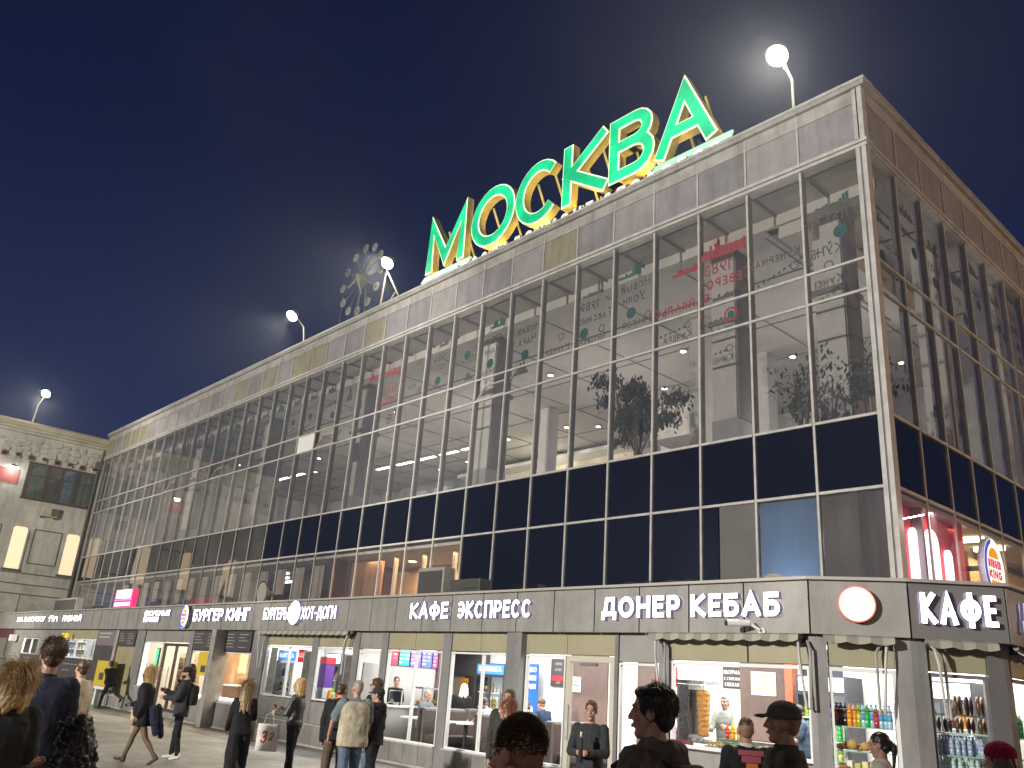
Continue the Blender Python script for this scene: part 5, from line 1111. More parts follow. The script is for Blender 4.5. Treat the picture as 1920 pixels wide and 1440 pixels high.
for i, s_ in enumerate(('ПИВО', 'РАЗЛИВНОЕ', 'ХОЛОДНОЕ')): text(mb, s_, -.2, 1.95 - .2 * i, .12, .02, -.003, -.006, WALLW, None, ws=.4 / text_width(s_, .12, .02))
mb.build('lettering', r); mb = MB(); mb.box(-.25, .25, -.15, .15, 0, .03, BLACK); mb.tube([(0, .03, .03), (0, .03, 2.1)], .012, STEEL, 6); mb.build('stand', r)
def poster(loc, w, h, m, label, lines=(), ink=CHALK, axis='y', frame=None, border=.02):
    r = thing('poster', label, 'poster', loc); mb = MB(); mb.box(-w / 2, w / 2, -.01, 0, 0, h, frame or m); mb.build('sheet', r); mb = MB(); mb.box(-w / 2 + border, w / 2 - border, -.014, -.011, border, h - border, m); mb.build('print', r)
    if lines:
        mb = MB()
        for s_, z, hh in lines: W = text_width(s_, hh, hh * .17); text(mb, s_, -min(W, w * .86) / 2, z, hh, hh * .18, -.015, -.017, ink, None, ws=min(1, w * .86 / W))
        mb.build('lettering', r)
    return r
poster((-8.35, -.765, 1.85), .55, .65, MENUB, 'dark framed menu poster with red band on the cafe wall', [('МЕНЮ', .5, .07), ('КОФЕ', .36, .07), ('ЧАЙ', .06, .06)])
mb = MB(); mb.box(-8.58, -8.12, -.786, -.781, 1.98, 2.10, mat('poster_red', (.45, .03, .04), .5)); tag(mb.build('price_strip'), 'red strip stuck across the dark menu poster', 'strip')
poster((-11.15, -.81, 1.50), .5, .6, BLACK, 'black board lettered FLA beside the cafe fridge', [('FLA', .40, .12), ('НЕТ', .2, .1), ('ЦЕНЫ', .04, .1)], WALLW)
poster((-11.75, -1.0, 1.45), .4, .45, mat('flame_poster', (.75, .22, .03), .5, 0, .5, 6, var_col=(.8, .5, .05)), 'orange flame coloured poster at the back of the cafe')
poster((-5.05, -.73, 2.02), .6, .40, mat('red_poster', (.55, .04, .05), .5, 0, .3, 5), 'red poster with white lettering behind the cafe door', [('КАФЕ', .2, .12), ('ЖДЕМ', .05, .1)], WALLW)
poster((-7.75, -.765, 1.75), .32, .35, WALLW, 'white paper notice on the brown cafe wall panel', [('ТОЛЬКО', .22, .04), ('НАЛИЧНЫЕ', .14, .04)], BLACK)
poster((-2.6, -.765, 1.95), .56, .45, mat('pale_yellow_paper', (.78, .74, .48), .6), 'pale yellow notice on brown wall behind the kebab counter', [('СЕРТИФИКАТ', .34, .05), ('ПОТРЕБИТЕЛЯ', .24, .03), ('ОСНОВНЫЕ ПРАВИЛА', .12, .03)], mat('ink_grey', (.25, .28, .2), .6))
poster((-3.35, -.73, 2.05), .45, .42, MENUB, 'dark poster behind the kebab spit', [('ШАУРМА', .28, .08), ('С СОУСОМ', .16, .06), ('СВЕЖАЯ', .04, .07)], WALLW)
poster((-1.35, -.73, 2.37), .85, .30, mat('navy_board', (.03, .04, .06), .4), 'dark price board with white rows above the fridges', [('КОФЕ   120', .19, .05), ('ЧАЙ   60', .1, .05), ('СУП   150', .02, .05)], WALLW)
poster((-11.88, -4.62, 1.2), .5, 1.05, mat('portrait_print', (.22, .17, .15), .5, 0, .5, 4, var_col=(.06, .06, .06)), 'pale framed dark poster inside the right serving window', (), frame=FRAMEW)
poster((-14.0, -4.62, 1.2), .42, 1.1, mat('portrait_print2', (.20, .18, .14), .5, 0, .5, 4, var_col=(.05, .06, .06)), 'pale framed poster at the right end of left serving window', (), frame=FRAMEW)
poster((-15.9, -4.62, 1.15), .36, 1.2, mat('collage_print', (.10, .11, .16), .5, 0, .6, 5, var_col=(.32, .28, .18)), 'dark collage poster at the left end of left serving window')
poster((-14.68, -4.40, 2.0), .46, .34, mat('cola_red', (.60, .02, .03), .5, emit=.25, ecol=(.8, .02, .03)), 'small red lit drink sign above the serving window fridge', [('Cola'.replace('Cola', 'КОЛА'), .12, .13)], WALLW)
r = thing('slush_machine', 'purple and red drinks machine behind the right serving window', 'machine', (-13.62, -4.40, FL + .95)); mb = MB(); mb.box(-.22, .22, 0, .3, 0, .25, FRAMEW); mb.build('base', r); mb = MB(); mb.box(-.2, .2, .02, .28, .251, .85, mat('machine_purple', (.16, .06, .32), .3, emit=.15)); mb.build('tank', r); mb = MB(); mb.box(-.22, .22, 0, .3, .851, 1.02, mat('machine_red', (.6, .03, .04), .4, emit=.3)); mb.build('lid', r)
r = thing('serving_counter', 'white counter under the two serving windows', 'counter', (-13.2, -4.2, FL)); mb = MB(); mb.box(-1.7, 1.7, -.35, .6, 0, .9, WALLW); mb.build('body', r); mb = MB(); mb.box(-1.72, 1.72, -.4, .62, .901, .94, STEEL); mb.build('top', r)
r = thing('dark_cooler', 'dark cooler standing in the right serving window', 'cooler', (-12.2, -4.05, FL + .945)); mb = MB(); mb.box(-.18, .18, 0, .3, 0, .8, mat('cooler_dark', (.04, .04, .045), .4)); mb.build('body', r, bevel=.02); mb = MB(); mb.box(-.14, .14, -.01, -.001, .1, .7, GL_SHOP); mb.build('door', r)
for i in range(8): bottle(['ketchup', 'mustard', 'lime', 'can'][i % 4], Vector((-13.05 + .1 * i, -4.42, FL + .945)), 'on the serving counter')
# kebab counter
r = thing('kebab_grill', 'steel upright kebab grill at the left of the counter window', 'grill', (-2.02, -4.25, 1.16)); mb = MB(); mb.box(-.12, .12, 0, .4, -.02, .86, STEEL); mb.box(.121, .42, .0, .4, -.05, -.01, STEEL); mb.build('body', r); mb = MB(); mb.box(.121, .14, .05, .35, .08, .78, mat('burner', (.1, .09, .09), .6, 0, .3, 20)); mb.build('burner', r); mb = MB(); mb.box(-.14, .44, -.02, .42, .87, .93, STEEL); mb.build('hood', r)
r = thing('kebab_spit', 'tall browned kebab meat cone on an upright spit', 'kebab', (-1.72, -4.08, 1.16)); meat = mat('kebab_meat', (.62, .33, .08), .6, 0, .55, 22, bump=.8, bscale=30, var_col=(.30, .11, .02))
prof = []
for i in range(25):
    z = .06 + .70 * i / 24; prof.append((.085 + .035 * (i / 24) + .008 * sin(i * 2.3), z))
mb = MB(); mb.lathe([(.02, .05)] + prof + [(.07, .78), (.02, .79)], meat, n=20); mb.build('meat', r, True); mb = MB(); mb.tube([(0, 0, 0), (0, 0, .86)], .01, STEEL, 6); mb.lathe([(.12, .0), (.12, .015), (0, .02)], STEEL); mb.build('spit', r)
r = thing('kebab_counter', 'steel salad counter behind the kebab window', 'counter', (-.65, -4.3, FL)); mb = MB(); mb.box(-1.2, 1.2, -.3, .4, 0, .82, WALLW); mb.build('body', r); mb = MB(); mb.box(-1.2, 1.2, -.3, .4, .821, .85, STEEL); mb.build('top', r); mb = MB(); mb.box(-.9, 1.15, -.28, -.275, .851, 1.06, GL_SHOP); mb.box(-.9, 1.15, -.28, .0, 1.061, 1.068, GL_SHOP); mb.build('glass_guard', r)
for i, (x, c, lab) in enumerate([(-1.30, (.62, .42, .08), 'heap of golden fries'), (-.98, (.10, .30, .04), 'heap of green salad leaves'), (-.70, (.55, .06, .03), 'heap of red tomato slices'), (-.40, (.55, .50, .38), 'heap of pale sauce salad'), (-.1, (.30, .12, .25), 'heap of red cabbage')]):
    r = thing('salad_tray', lab + ' in a steel tray on kebab counter', 'tray', (x, -4.38, FL + .852), 0, 'salad trays on the kebab counter'); mb = MB(); mb.box(-.13, .13, -.1, .1, 0, .06, STEEL); mb.build('tray', r); mb = MB(); m = mat('food_%d' % i, c, .6, 0, .5, 25)
    for q in range(26): mb.ball((rnd.uniform(-.1, .1), rnd.uniform(-.07, .07), .07 + rnd.uniform(0, .06)), (rnd.uniform(.02, .04), rnd.uniform(.012, .02), .012), m, 6, Matrix.Rotation(rnd.random() * 3, 3, 'Z'))
    mb.build('food', r)
for i, k in enumerate(('ketchup', 'mustard', 'mustard', 'mustard')): bottle(k, Vector((-1.35 + .11 * i, -3.95, FL + .86 + .16)), 'on the kebab counter')
mb = MB(); mb.box(-1.45, -.3, -4.1, -3.85, FL + .851, FL + 1.018, STEEL); tag(mb.build('bottle_rack'), 'steel step rack carrying the sauce bottles on kebab counter', 'rack')
# corner shop shelves right behind the canted windows
def shelf_unit(fr, u0, u1, zs, label):
    r = thing('glass_shelves', label, 'shelves', fr((u0 + u1) / 2, -.3, FL)); inv = r.location.copy(); gm = mat('shelf_glass', (.45, .62, .56), .2)
    for z in zs:
        mb = MB(lambda a, b, c: fr(a, b, c) - inv); mb.box(u0, u1, -.42, -.12, z - .015, z, gm); mb.build('shelf', r)
    mb = MB(lambda a, b, c: fr(a, b, c) - inv)
    for u in (u0, u1 - .015):
        for v in (-.42, -.135): mb.box(u, u + .015, v, v + .015, FL, zs[-1] + .35, STEEL)
    mb.box(u0, u1, -.13, -.12, zs[-1] + .22, zs[-1] + .235, STEEL); mb.build('upright', r); return r
shelf_unit(F1, .2, L1 - .23, (.62, 1.0, 1.26, 1.58), 'glass shelves of soda and bread in the first corner window')
shelf_unit(F2, .22, L2 - .2, (.56, .80, 1.05, 1.31, 1.60), 'glass shelves of small bottles in the second corner window')
shelf_unit(F3, .22, 1.32, (.62, 1.0, 1.30, 1.58), 'glass shelves in the side street window')
seq = ['cola', 'dark', 'dark', 'orange', 'orange', 'lime', 'lime', 'green', 'green', 'red', 'water', 'water', 'water', 'water', 'water']
u = .25
for i, k in enumerate(seq):
    if u > L1 - .27: break
    for v in (-.2 + rnd.uniform(-.02, .01), -.31): bottle(k if rnd.random() > .12 else 'water', F1(u + rnd.uniform(-.006, .006), v, 1.581), 'on the first corner window shelf')
    u += .058
for z, k in ((1.311, 'small'), (1.051, 'smallgreen'), (.801, 'smallblue')):
    u = .27
    while u < L2 - .24:
        
        if rnd.random() > .08: bottle(k, F2(u + rnd.uniform(-.008, .008), -.19 + rnd.uniform(-.02, .01), z), 'on the second corner window shelves')
        bottle(k, F2(u, -.30, z), 'on the second corner window shelves'); u += .078
for i in range(9): bottle('green' if i > 1 else 'orange', F3(.30 + .1 * i, -.2, 1.581), 'on the side street window shelf')
bread = mat('bread', (.55, .33, .12), .7, 0, .4, 14, var_col=(.35, .17, .05))
for i in range(9):
    u = .27 + .085 * i; p = F1(u, -.2 - .06 * (i % 2), 1.262); o = MB().ball((0, 0, .045 + .02 * (i % 3)), (.07, .055, .05 + .012 * (i % 3)), bread, 10).build('bun', None, True); o.location = p
    tag(o, 'browned filled bun on the first corner window shelf', 'bun', 'buns on the first corner window shelf')
for i in range(7):
    u = .30 + .1 * i; p = F1(u, -.2, 1.001); o = MB().box(-.04, .04, -.05, .05, 0, .10 + .03 * (i % 2), mat('pack_%d' % (i % 3), [(.7, .65, .3), (.75, .75, .72), (.5, .45, .1)][i % 3], .5)).build('snack_box'); o.location = p; tag(o, ['yellow', 'white', 'olive'][i % 3] + ' snack box on a lower corner window shelf', 'box', 'snack boxes in the corner window')
# dark snack bags hanging and standing in the second window
for i in range(12):
    u = .30 + .075 * i; r_ = i % 4; c = [(.10, .055, .03), (.16, .08, .03), (.07, .05, .07), (.13, .05, .03)][r_]
    for row, (z, hh) in enumerate(((1.602, .20), (1.83, .26))):
        if row and i < 4: continue
        mb = MB(); n = 8; pts = []
        for j in range(n + 1):
            f = j / n; w = .055 * (1 - .25 * abs(2 * f - 1) ** 3) ; d = .035 * sin(pi * min(.97, max(.03, f))); pts.append((w, d, f * hh))
        vs = []; 
        for w, d, z_ in pts: vs += [(-w, 0, z_), (0, -d - .002, z_), (w, 0, z_), (0, d + .002, z_)]
        mb.add(vs, [(4 * j + a, 4 * j + (a + 1) % 4, 4 * j + 4 + (a + 1) % 4, 4 * j + 4 + a) for j in range(n) for a in range(4)] + [(0, 1, 2, 3), tuple(range(4 * n, 4 * n + 4))], mat('snack_bag_%d' % r_, c, .35, 0, .4, 9))
        o = mb.build('snack_bag', None, True); o.location = F2(u, -.20 - .05 * (i % 2), z); o.rotation_euler = (0, 0, -.7 + rnd.uniform(-.2, .2))
        tag(o, ['dark', 'brown', 'plum', 'russet'][r_] + ' snack bag ' + ('in the upper row' if row else 'standing on the top shelf') + ' of second corner window', 'snack bag', 'snack bags in the second corner window')
# burger shop
r = thing('burger_counter', 'warm lit burger counter with brown front behind the yellow poster', 'counter', (-19.1, -3.3, FL)); mb = MB(); mb.box(-1.9, 1.9, -.3, .3, 0, .95, mat('counter_brown', (.22, .11, .06), .5, 0, .2, 3)); mb.build('body', r); mb = MB(); mb.box(-1.95, 1.95, -.34, .34, .951, .99, WALLW); mb.build('top', r); mb = MB(); text(mb, 'BURGER', .3, .35, .3, .055, -.302, -.31, LETW2, None, ws=1.1); mb.build('lettering', r)
r = thing('pastry_case', 'glass pastry case glowing warm on the burger counter', 'display case', (-17.9, -3.35, FL + .992)); mb = MB(); mb.box(-.6, .6, -.2, .25, 0, .04, STEEL); mb.box(-.6, .6, -.2, .25, .5, .53, STEEL); mb.box(-.6, -.57, -.2, .25, .04, .5, STEEL); mb.box(.57, .6, -.2, .25, .04, .5, STEEL); mb.build('frame', r); mb = MB(); mb.box(-.57, .57, -.2, -.196, .04, .5, GL_SHOP); mb.build('pane', r)
for i in range(8):
    o = MB().ball((0, 0, .05), (.06, .06, .045), bread, 8).build('bun', None, True); o.location = (-18.35 + .13 * i, -3.35, FL + 1.034); tag(o, 'round bun in the warm lit pastry case', 'bun', 'buns in the burger shop case')
for i, (x, c) in enumerate([(-20.4, (.55, .25, .08)), (-19.2, (.7, .5, .2)), (-18.0, (.6, .12, .06)), (-22.9, (.55, .12, .06)), (-24.3, (.6, .45, .25))]):
    poster((x, -1.42, 1.5), .7, .8, mat('burger_poster_%d' % i, c, .5, 0, .5, 5, emit=.25, var_col=(.75, .6, .35)), ['orange', 'cream', 'red', 'deep red', 'sand'][i] + ' food picture on the burger shop back wall', [('МЕНЮ', .62, .09)], WALLW)
r = thing('green_sign', 'upright glowing green sign inside the white framed window', 'sign', (-25.0, -4.45, 1.45)); mb = MB(); mb.box(-.13, .13, 0, .06, 0, .75, BLACK); mb.build('case', r); mb = MB(); mb.box(-.11, .11, -.01, -.001, .03, .72, mat('neon_green', (.05, .8, .25), .5, emit=1.3, ecol=(.05, .95, .28))); mb.build('face', r)
r = thing('goods_rack', 'rack of goods inside the white framed window', 'rack', (-24.4, -3.6, FL)); mb = MB()
for z in (.1, .5, .9, 1.3, 1.7): mb.box(-.6, .6, 0, .35, z, z + .02, STEEL)
mb.box(-.62, -.6, 0, .35, 0, 1.9, STEEL); mb.box(.6, .62, 0, .35, 0, 1.9, STEEL); mb.build('shelf', r)
for i in range(24):
    c = [(.55, .3, .15), (.6, .55, .45), (.35, .12, .1), (.6, .45, .1)][i % 4]; x = -24.85 + .15 * (i % 6); z = (.12, .52, .92, 1.32)[i // 6]
    o = MB().box(-.055, .055, 0, .2, 0, .15 + .1 * ((i * 7) % 3) / 2, mat('goods_%d' % (i % 4), c, .5)).build('goods_box'); o.location = (x, -3.5, FL + z + .001); tag(o, ['orange', 'cream', 'maroon', 'mustard'][i % 4] + ' box on the rack inside the white framed window', 'box', 'boxes on the rack')
# far left shops
for k, (x0, n) in enumerate(((-41.9, 5), (-35.7, 9))):
    r = thing('wall_shelves', ['short', 'long'][k] + ' white shelf wall in the far left shop', 'shelves', (x0, -2.65, FL)); mb = MB()
    for z in (.6, 1.0, 1.4, 1.8, 2.15): mb.box(0, n * .53, 0, .35, z, z + .025, FRAMEW)
    for i in range(n + 1): mb.box(i * .53 - .01, i * .53 + .01, .02, .36, 0, 2.5, STEEL)
    mb.build('shelf', r)
    for i in range(n * 3 * 2):
        z = (1.4, 1.8, 2.15)[i % 3] + .026; x = x0 + .12 + (i // 3) * .26; c = [(.7, .7, .66), (.45, .12, .12), (.15, .25, .45), (.55, .45, .2), (.2, .35, .3)][(i * 7) % 5]
        o = MB().box(-.1, .1, -.05, .14, 0, .16 + .06 * (i % 2), mat('carton_%d' % ((i * 7) % 5), c, .5)).build('carton'); o.location = (x, -2.5, FL + z); tag(o, ['white', 'red', 'blue', 'tan', 'green'][(i * 7) % 5] + ' carton on the ' + ['short', 'long'][k] + ' shelf wall', 'carton', 'cartons in the far left shop')
for x, lab in ((-34.6, 'left'), (-34.05, 'right')):
    mb = MB(KF); mb.lathe([(.1, 2.62), (.16, 2.42), (.15, 2.42), (.09, 2.6)], mat('yellow_shade', (.7, .5, .03), .5, emit=.4, ecol=(.9, .65, .05)), (0, 0, 0), 14)
    o = mb.build('lamp_shade'); o.data.transform(Matrix.Translation(-KF(0, 0, 2.5))); o.location = KF(x, .25, 2.5); tag(o, 'yellow lamp shade over the bright far window, %s of the pair' % ('first' if lab == 'left' else 'second'), 'lamp', 'yellow shades over the far window')
# plants in the hall windows
def indoor_tree(x, y, h, r0, label, n):
    r = thing('indoor_tree', label, 'plant', (x, y, 7.0)); lf = mat('leaf_dark', (.035, .06, .035), .5, 0, .4, 6); wd = mat('bark', (.14, .09, .05), .8); R = random.Random(int(-x * 10))
    mb = MB(); mb.lathe([(.22, 0), (.3, .5), (.26, .5), (.2, .45)], mat('pot_brown', (.2, .1, .07), .6), n=14); mb.build('pot', r)
    mb = MB(); tips = []
    for i in range(7):
        a = R.uniform(0, 6.28); d = r0 * R.uniform(.3, .8); pts = [(0, 0, .4), (.1 * cos(a), .1 * sin(a), h * .35), (d * .5 * cos(a), d * .4 * sin(a), h * .6), (d * cos(a), d * .6 * sin(a), h * R.uniform(.7, .95))]; mb.tube(pts, [.04, .03, .02, .008], wd, 5); tips += [Vector(pts[2]), Vector(pts[3])]
    mb.build('trunk', r)
    mb = MB(); cl = tips + [t + Vector((R.uniform(-.4, .4), R.uniform(-.3, .3), R.uniform(-.3, .25))) for t in tips] + [t + Vector((R.uniform(-.3, .3), R.uniform(-.2, .2), R.uniform(-.9, -.3))) for t in tips[1::2]]
    for i in range(n):
        c = R.choice(cl); p = c + Vector((R.gauss(0, .14), R.gauss(0, .12), R.gauss(0, .12))); s = R.uniform(.06, .115)
        e = Matrix.Rotation(R.uniform(0, 6.3), 3, 'Z') @ Matrix.Rotation(R.uniform(-1.3, 1.3), 3, 'X'); q = [e @ Vector(v) for v in ((-s * .45, 0, 0), (0, 0, s), (s * .45, 0, 0), (0, 0, -s))]
        mb.add([tuple(p + v) for v in q], [(0, 1, 2, 3)], lf)
    mb.build('crown', r); return r
indoor_tree(-7.6, 1.25, 3.6, 1.45, 'large leafy weeping fig behind the upper windows', 4200); indoor_tree(-2.35, .9, 2.6, .5, 'slim climbing plant by the last upper window column', 420); indoor_tree(-.75, .9, 2.7, .45, 'narrow dark plant in the corner of the upper hall', 420)
# ------------------------------------------------------------------ people
def cloth(name, c, var=.35, scale=5, rough=.85, vc=None): return mat(name, c, rough, 0, var, scale, bump=.35, bscale=9, spec=.25, var_col=vc)
SKIN = mat('skin', (.42, .24, .165), .55, 0, .12, 9); SKIN2 = mat('skin_tan', (.36, .20, .13), .55, 0, .12, 9); LIP = mat('lips', (.33, .12, .10), .5); EYEW = mat('eye_white', (.30, .28, .26), .3); EYED = mat('eye_dark', (.03, .02, .015), .2)
HB = mat('hair_black', (.012, .010, .009), .45, 0, .3, 30); HBR = mat('hair_brown', (.075, .042, .022), .45, 0, .4, 30); HBL = mat('hair_blond', (.42, .27, .11), .45, 0, .4, 24); HGR = mat('hair_grey', (.24, .23, .21), .5, 0, .3, 30); HRD = mat('hair_auburn', (.17, .055, .02), .45, 0, .4, 24); HDB = mat('hair_dark_blond', (.22, .14, .065), .45, 0, .4, 24); HWH = mat('hair_white', (.62, .58, .5), .5, 0, .2, 20)
BLK = cloth('cloth_black', (.014, .014, .016)); NAVY = cloth('cloth_navy', (.014, .018, .035)); CHAR = cloth('cloth_charcoal', (.035, .037, .04)); JEAN = cloth('denim', (.10, .15, .22)); JEANL = cloth('denim_pale', (.22, .30, .40)); GRYB = cloth('cloth_blue_grey', (.15, .18, .20)); BEI = cloth('cloth_beige', (.42, .38, .28)); OLIVE = cloth('cloth_dark_olive', (.035, .038, .03)); SWE = cloth('sweater_charcoal', (.03, .033, .037), .3, 30); KHA = cloth('khaki', (.30, .28, .20)); CAMO = mat('camo', (.085, .085, .05), .85, 0, .1, 9, bump=.3, bscale=12, spec=.2, var_col=(.02, .022, .018)); HOOD = mat('hoodie_mottled', (.15, .125, .10), .9, 0, .3, 14, bump=.5, bscale=16, spec=.2, var_col=(.06, .048, .046)); CREAM = cloth('cloth_cream', (.55, .52, .42)); WHT = cloth('cloth_white', (.68, .67, .64), .1); TIGHTS = mat('tights', (.14, .08, .055), .6, 0, .3, 60); SHOEW = mat('shoe_white', (.75, .74, .70), .5); SHOEB = mat('shoe_black', (.02, .018, .016), .5); BROWNC = cloth('cloth_brown', (.10, .07, .05))
def fin(mb, name, parent, vox, smooth=2, disp=0., dsize=.12):
    o = mb.build(name, parent, True)
    r = o.modifiers.new('remesh', 'REMESH'); r.mode = 'VOXEL'; r.voxel_size = vox; r.use_smooth_shade = True
    if disp:
        t = bpy.data.textures.get('folds%d' % int(dsize * 100)) or bpy.data.textures.new('folds%d' % int(dsize * 100), 'CLOUDS'); t.noise_scale = dsize; t.noise_depth = 2
        d = o.modifiers.new('folds', 'DISPLACE'); d.texture = t; d.strength = disp; d.mid_level = .5
    if smooth: s = o.modifiers.new('smooth', 'SMOOTH'); s.factor = .5; s.iterations = smooth
    return o
def cap(mb, a, b, ra, rb, m, n=10):
    a, b = Vector(a), Vector(b)
    if (b - a).length > 1e-4: mb.tube([a, b], [ra, rb], m, n)
    mb.ball(a, ra, m, n); mb.ball(b, rb, m, n)
def loft(mb, rings, m, n=18):
    vs = []
    for c, rx, ry, R in rings:
        for k in range(n):
            a = 2 * pi * k / n; cx, sy = cos(a), sin(a); e = .82
            p = Vector((rx * abs(cx) ** e * (1 if cx > 0 else -1), ry * abs(sy) ** e * (1 if sy > 0 else -1), 0)); vs.append(tuple(Vector(c) + R @ p))
    k = len(rings); mb.add(vs, [(i * n + j, i * n + (j + 1) % n, (i + 1) * n + (j + 1) % n, (i + 1) * n + j) for i in range(k - 1) for j in range(n)] + [tuple(range(n))[::-1], tuple(range((k - 1) * n, k * n))], m)

def human(label, pos, heading, H=1.75, sex='m', lean=0, th=(0, 0), kn=(0, 0), sp=2., armR=(0, 8, 12, 0), armL=(0, 8, 12, 0), head=(0, 0), skin=SKIN, top=None, legs=None, shoe=SHOEB, hair=('short', HBR), cap_m=None, mask=False, face=True, vox=.012, seat=None, curl=55, group='people on the square in front of the pavilion', strands=0, z0=0., fat=1., vest=None, girth=1.):
    k = H / 1.75; S = 1 if sex == 'm' else .9
    hipz = .515 * H
    legsJ = []
    for s, t, q in ((1, th[0], kn[0]), (-1, th[1], kn[1])):
        hp = Vector((s * .088 * k, 0, hipz)); a = radians(t); b = radians(t - q); o = s * radians(sp)
        d1 = Vector((sin(o), sin(a) * cos(o), -cos(a) * cos(o))); d2 = Vector((sin(o) * .5, sin(b), -cos(b)))
        kp = hp + d1 * (.245 * H); ap = kp + d2 * (.228 * H); legsJ.append((hp, kp, ap, b))
    low = min(j[2].z - .078 * k + .05 * max(0, -sin(j[3])) for j in legsJ)
    dz = -low if seat is None else seat - (hipz - .09 * k)
    root_off = Vector((0, 0, dz))
    L = Matrix.Rotation(-radians(lean), 3, 'X'); pv = Vector((0, 0, .53 * H))
    def up(p): return pv + L @ (Vector(p) - pv) + root_off
    legsJ = [tuple(p + root_off for p in j[:3]) + (j[3],) for j in legsJ]
    sw = (.178 if sex == 'm' else .152) * k
    arms = []
    for s, (f, a, e, i) in ((1, armR), (-1, armL)):
        sh = Vector((s * sw, 0, .808 * H)); f, a, e, i = map(radians, (f, a, e, i))
        d1 = Vector((s * sin(a), sin(f) * cos(a), -cos(f) * cos(a))); el = sh + d1 * (.172 * H)
        d2 = Vector((-s * sin(i), sin(f + e) * cos(i), -cos(f + e) * cos(i))).normalized(); wr = el + d2 * (.148 * H)
        arms.append((up(sh), up(el), up(wr), (L @ d2).normalized(), s))
    hc = up((0, .012 * k, .93 * H)); nk = up((0, -.008, .84 * H))
    HR = L @ Matrix.Rotation(radians(head[0]), 3, 'Z') @ Matrix.Rotation(radians(head[1]), 3, 'X')
    def hd(x, y, z): return hc + HR @ (Vector((x, y, z)) * k)
    def hb(mb, c, r, m, n=14): mb.ball(tuple(hd(*c)), tuple(q * k for q in r), m, n, HR)
    # ---- body: one continuous surface
    B = MB()
    rr = [(.50, .14, .105), (.53, .165 * S ** -.4, .115), (.57, .155, .108), (.62, .135 * S, .098), (.68, .150 * S, .108), (.74, .168 * S, .115), (.785, .172 * S, .10), (.815, .135 * S, .08), (.835, .075, .065)]
    rings = [(up((0, 0, z * H)), x * k * girth * (fat if z < .76 else 1), y * k * (fat if z < .76 else 1), L) for z, x, y in rr]
    loft(B, rings, skin)
    cap(B, nk, hd(0, -.012, -.06), .060 * k, .054 * k, skin)
    for hp, kp, ap, b in legsJ:
        cap(B, hp, kp, .078 * k, .054 * k, skin); cap(B, kp, kp + (ap - kp) * .4 + Vector((0, -.012, 0)), .052 * k, .050 * k, skin); cap(B, kp + (ap - kp) * .4 + Vector((0, -.012, 0)), ap, .048 * k, .034 * k, skin)
    for sh, el, wr, d, s in arms:
        cap(B, sh, el, .050 * k * S, .038 * k * S, skin); cap(B, el, wr, .038 * k * S, .026 * k * S, skin)
        inn = (L @ Vector((-s, 0, 0))); w = d.cross(inn)
        if w.length < .2: w = d.cross(Vector((0, 0, 1)))
        w.normalize(); nn = w.cross(d).normalized()
        if nn.dot(inn) < 0: nn = -nn
        if w.z < -.2 or (abs(w.z) < .2 and (L @ Vector((0, 1, 0))).dot(w) < 0): w = -w   # thumb side: up or forward
        hs = k * (1 if sex == 'm' else .92)
        for i, (o, l) in enumerate(((.030, .072), (.010, .082), (-.010, .076), (-.029, .058))):
            p0 = wr + d * .012 * hs + w * o * .55 * hs; p1 = wr + d * .088 * hs + w * o * hs; cap(B, p0, p1, .0135 * hs, .0115 * hs, skin, 8)
            c1 = radians(curl * (.55 + .1 * i)); c2 = radians(curl * (1.3 + .15 * i)); q = d * cos(c1) + nn * sin(c1); q2 = d * cos(c2) + nn * sin(c2)
            p2 = p1 + q * l * .52 * hs; p3 = p2 + q2 * l * .48 * hs; cap(B, p1, p2, .0105 * hs, .0095 * hs, skin, 8); cap(B, p2, p3, .0092 * hs, .0078 * hs, skin, 8)
        t0 = wr + d * .03 * hs + w * .026 * hs; t1 = t0 + (d * .6 + w * .55 + nn * .45).normalized() * .038 * hs; t2 = t1 + (d * .85 + nn * .5).normalized() * .032 * hs
        cap(B, t0, t1, .0135 * hs, .0115 * hs, skin, 8); cap(B, t1, t2, .0112 * hs, .009 * hs, skin, 8)
    hb(B, (0, -.012, .035), (.074, .096, .086), skin); hb(B, (0, .028, -.03), (.060, .062, .085), skin); hb(B, (0, .052, -.096), (.034, .032, .026), skin); hb(B, (0, .02, -.075), (.052, .055, .045), skin)
    cap(B, hd(0, .088, .012), hd(0, .105, -.026), .009 * k, .0125 * k, skin, 8); hb(B, (.011, .095, -.03), (.008, .01, .007), skin, 8); hb(B, (-.011, .095, -.03), (.008, .01, .007), skin, 8)
    cap(B, hd(-.038, .078, .030), hd(.038, .078, .030), .012 * k, .012 * k, skin, 8); cap(B, hd(-.018, .085, -.060), hd(.018, .085, -.060), .010 * k, .010 * k, skin, 8)
    for s in (1, -1): hb(B, (s * .076, -.006, -.006), (.011, .024, .032), skin, 10); hb(B, (s * .042, .066, -.028), (.022, .022, .02), skin, 8)
    body = fin(B, 'person', None, vox * .75, 2)
    body.location = (pos[0], pos[1], z0); body.rotation_euler = (0, 0, radians(heading))
    tag(body, label, 'person', group)
    if face:
        for s in (1, -1):
            mb = MB(); hb(mb, (s * .031, .0755, .004), (.0145, .0095, .0085), EYEW, 10); hb(mb, (s * .031, .0822, .004), (.0078, .0042, .0078), EYED, 8); mb.build('eye', body, True)
            mb = MB(); cap(mb, hd(s * .017, .092, .029), hd(s * .048, .083, .031), .0042 * k, .003 * k, hair[1], 6); mb.build('eyebrow', body, True)
        mb = MB(); hb(mb, (0, .0925, -.0565), (.021, .006, .0045), LIP, 10); hb(mb, (0, .0925, -.0645), (.018, .006, .0055), LIP, 10); mb.build('lips', body, True)
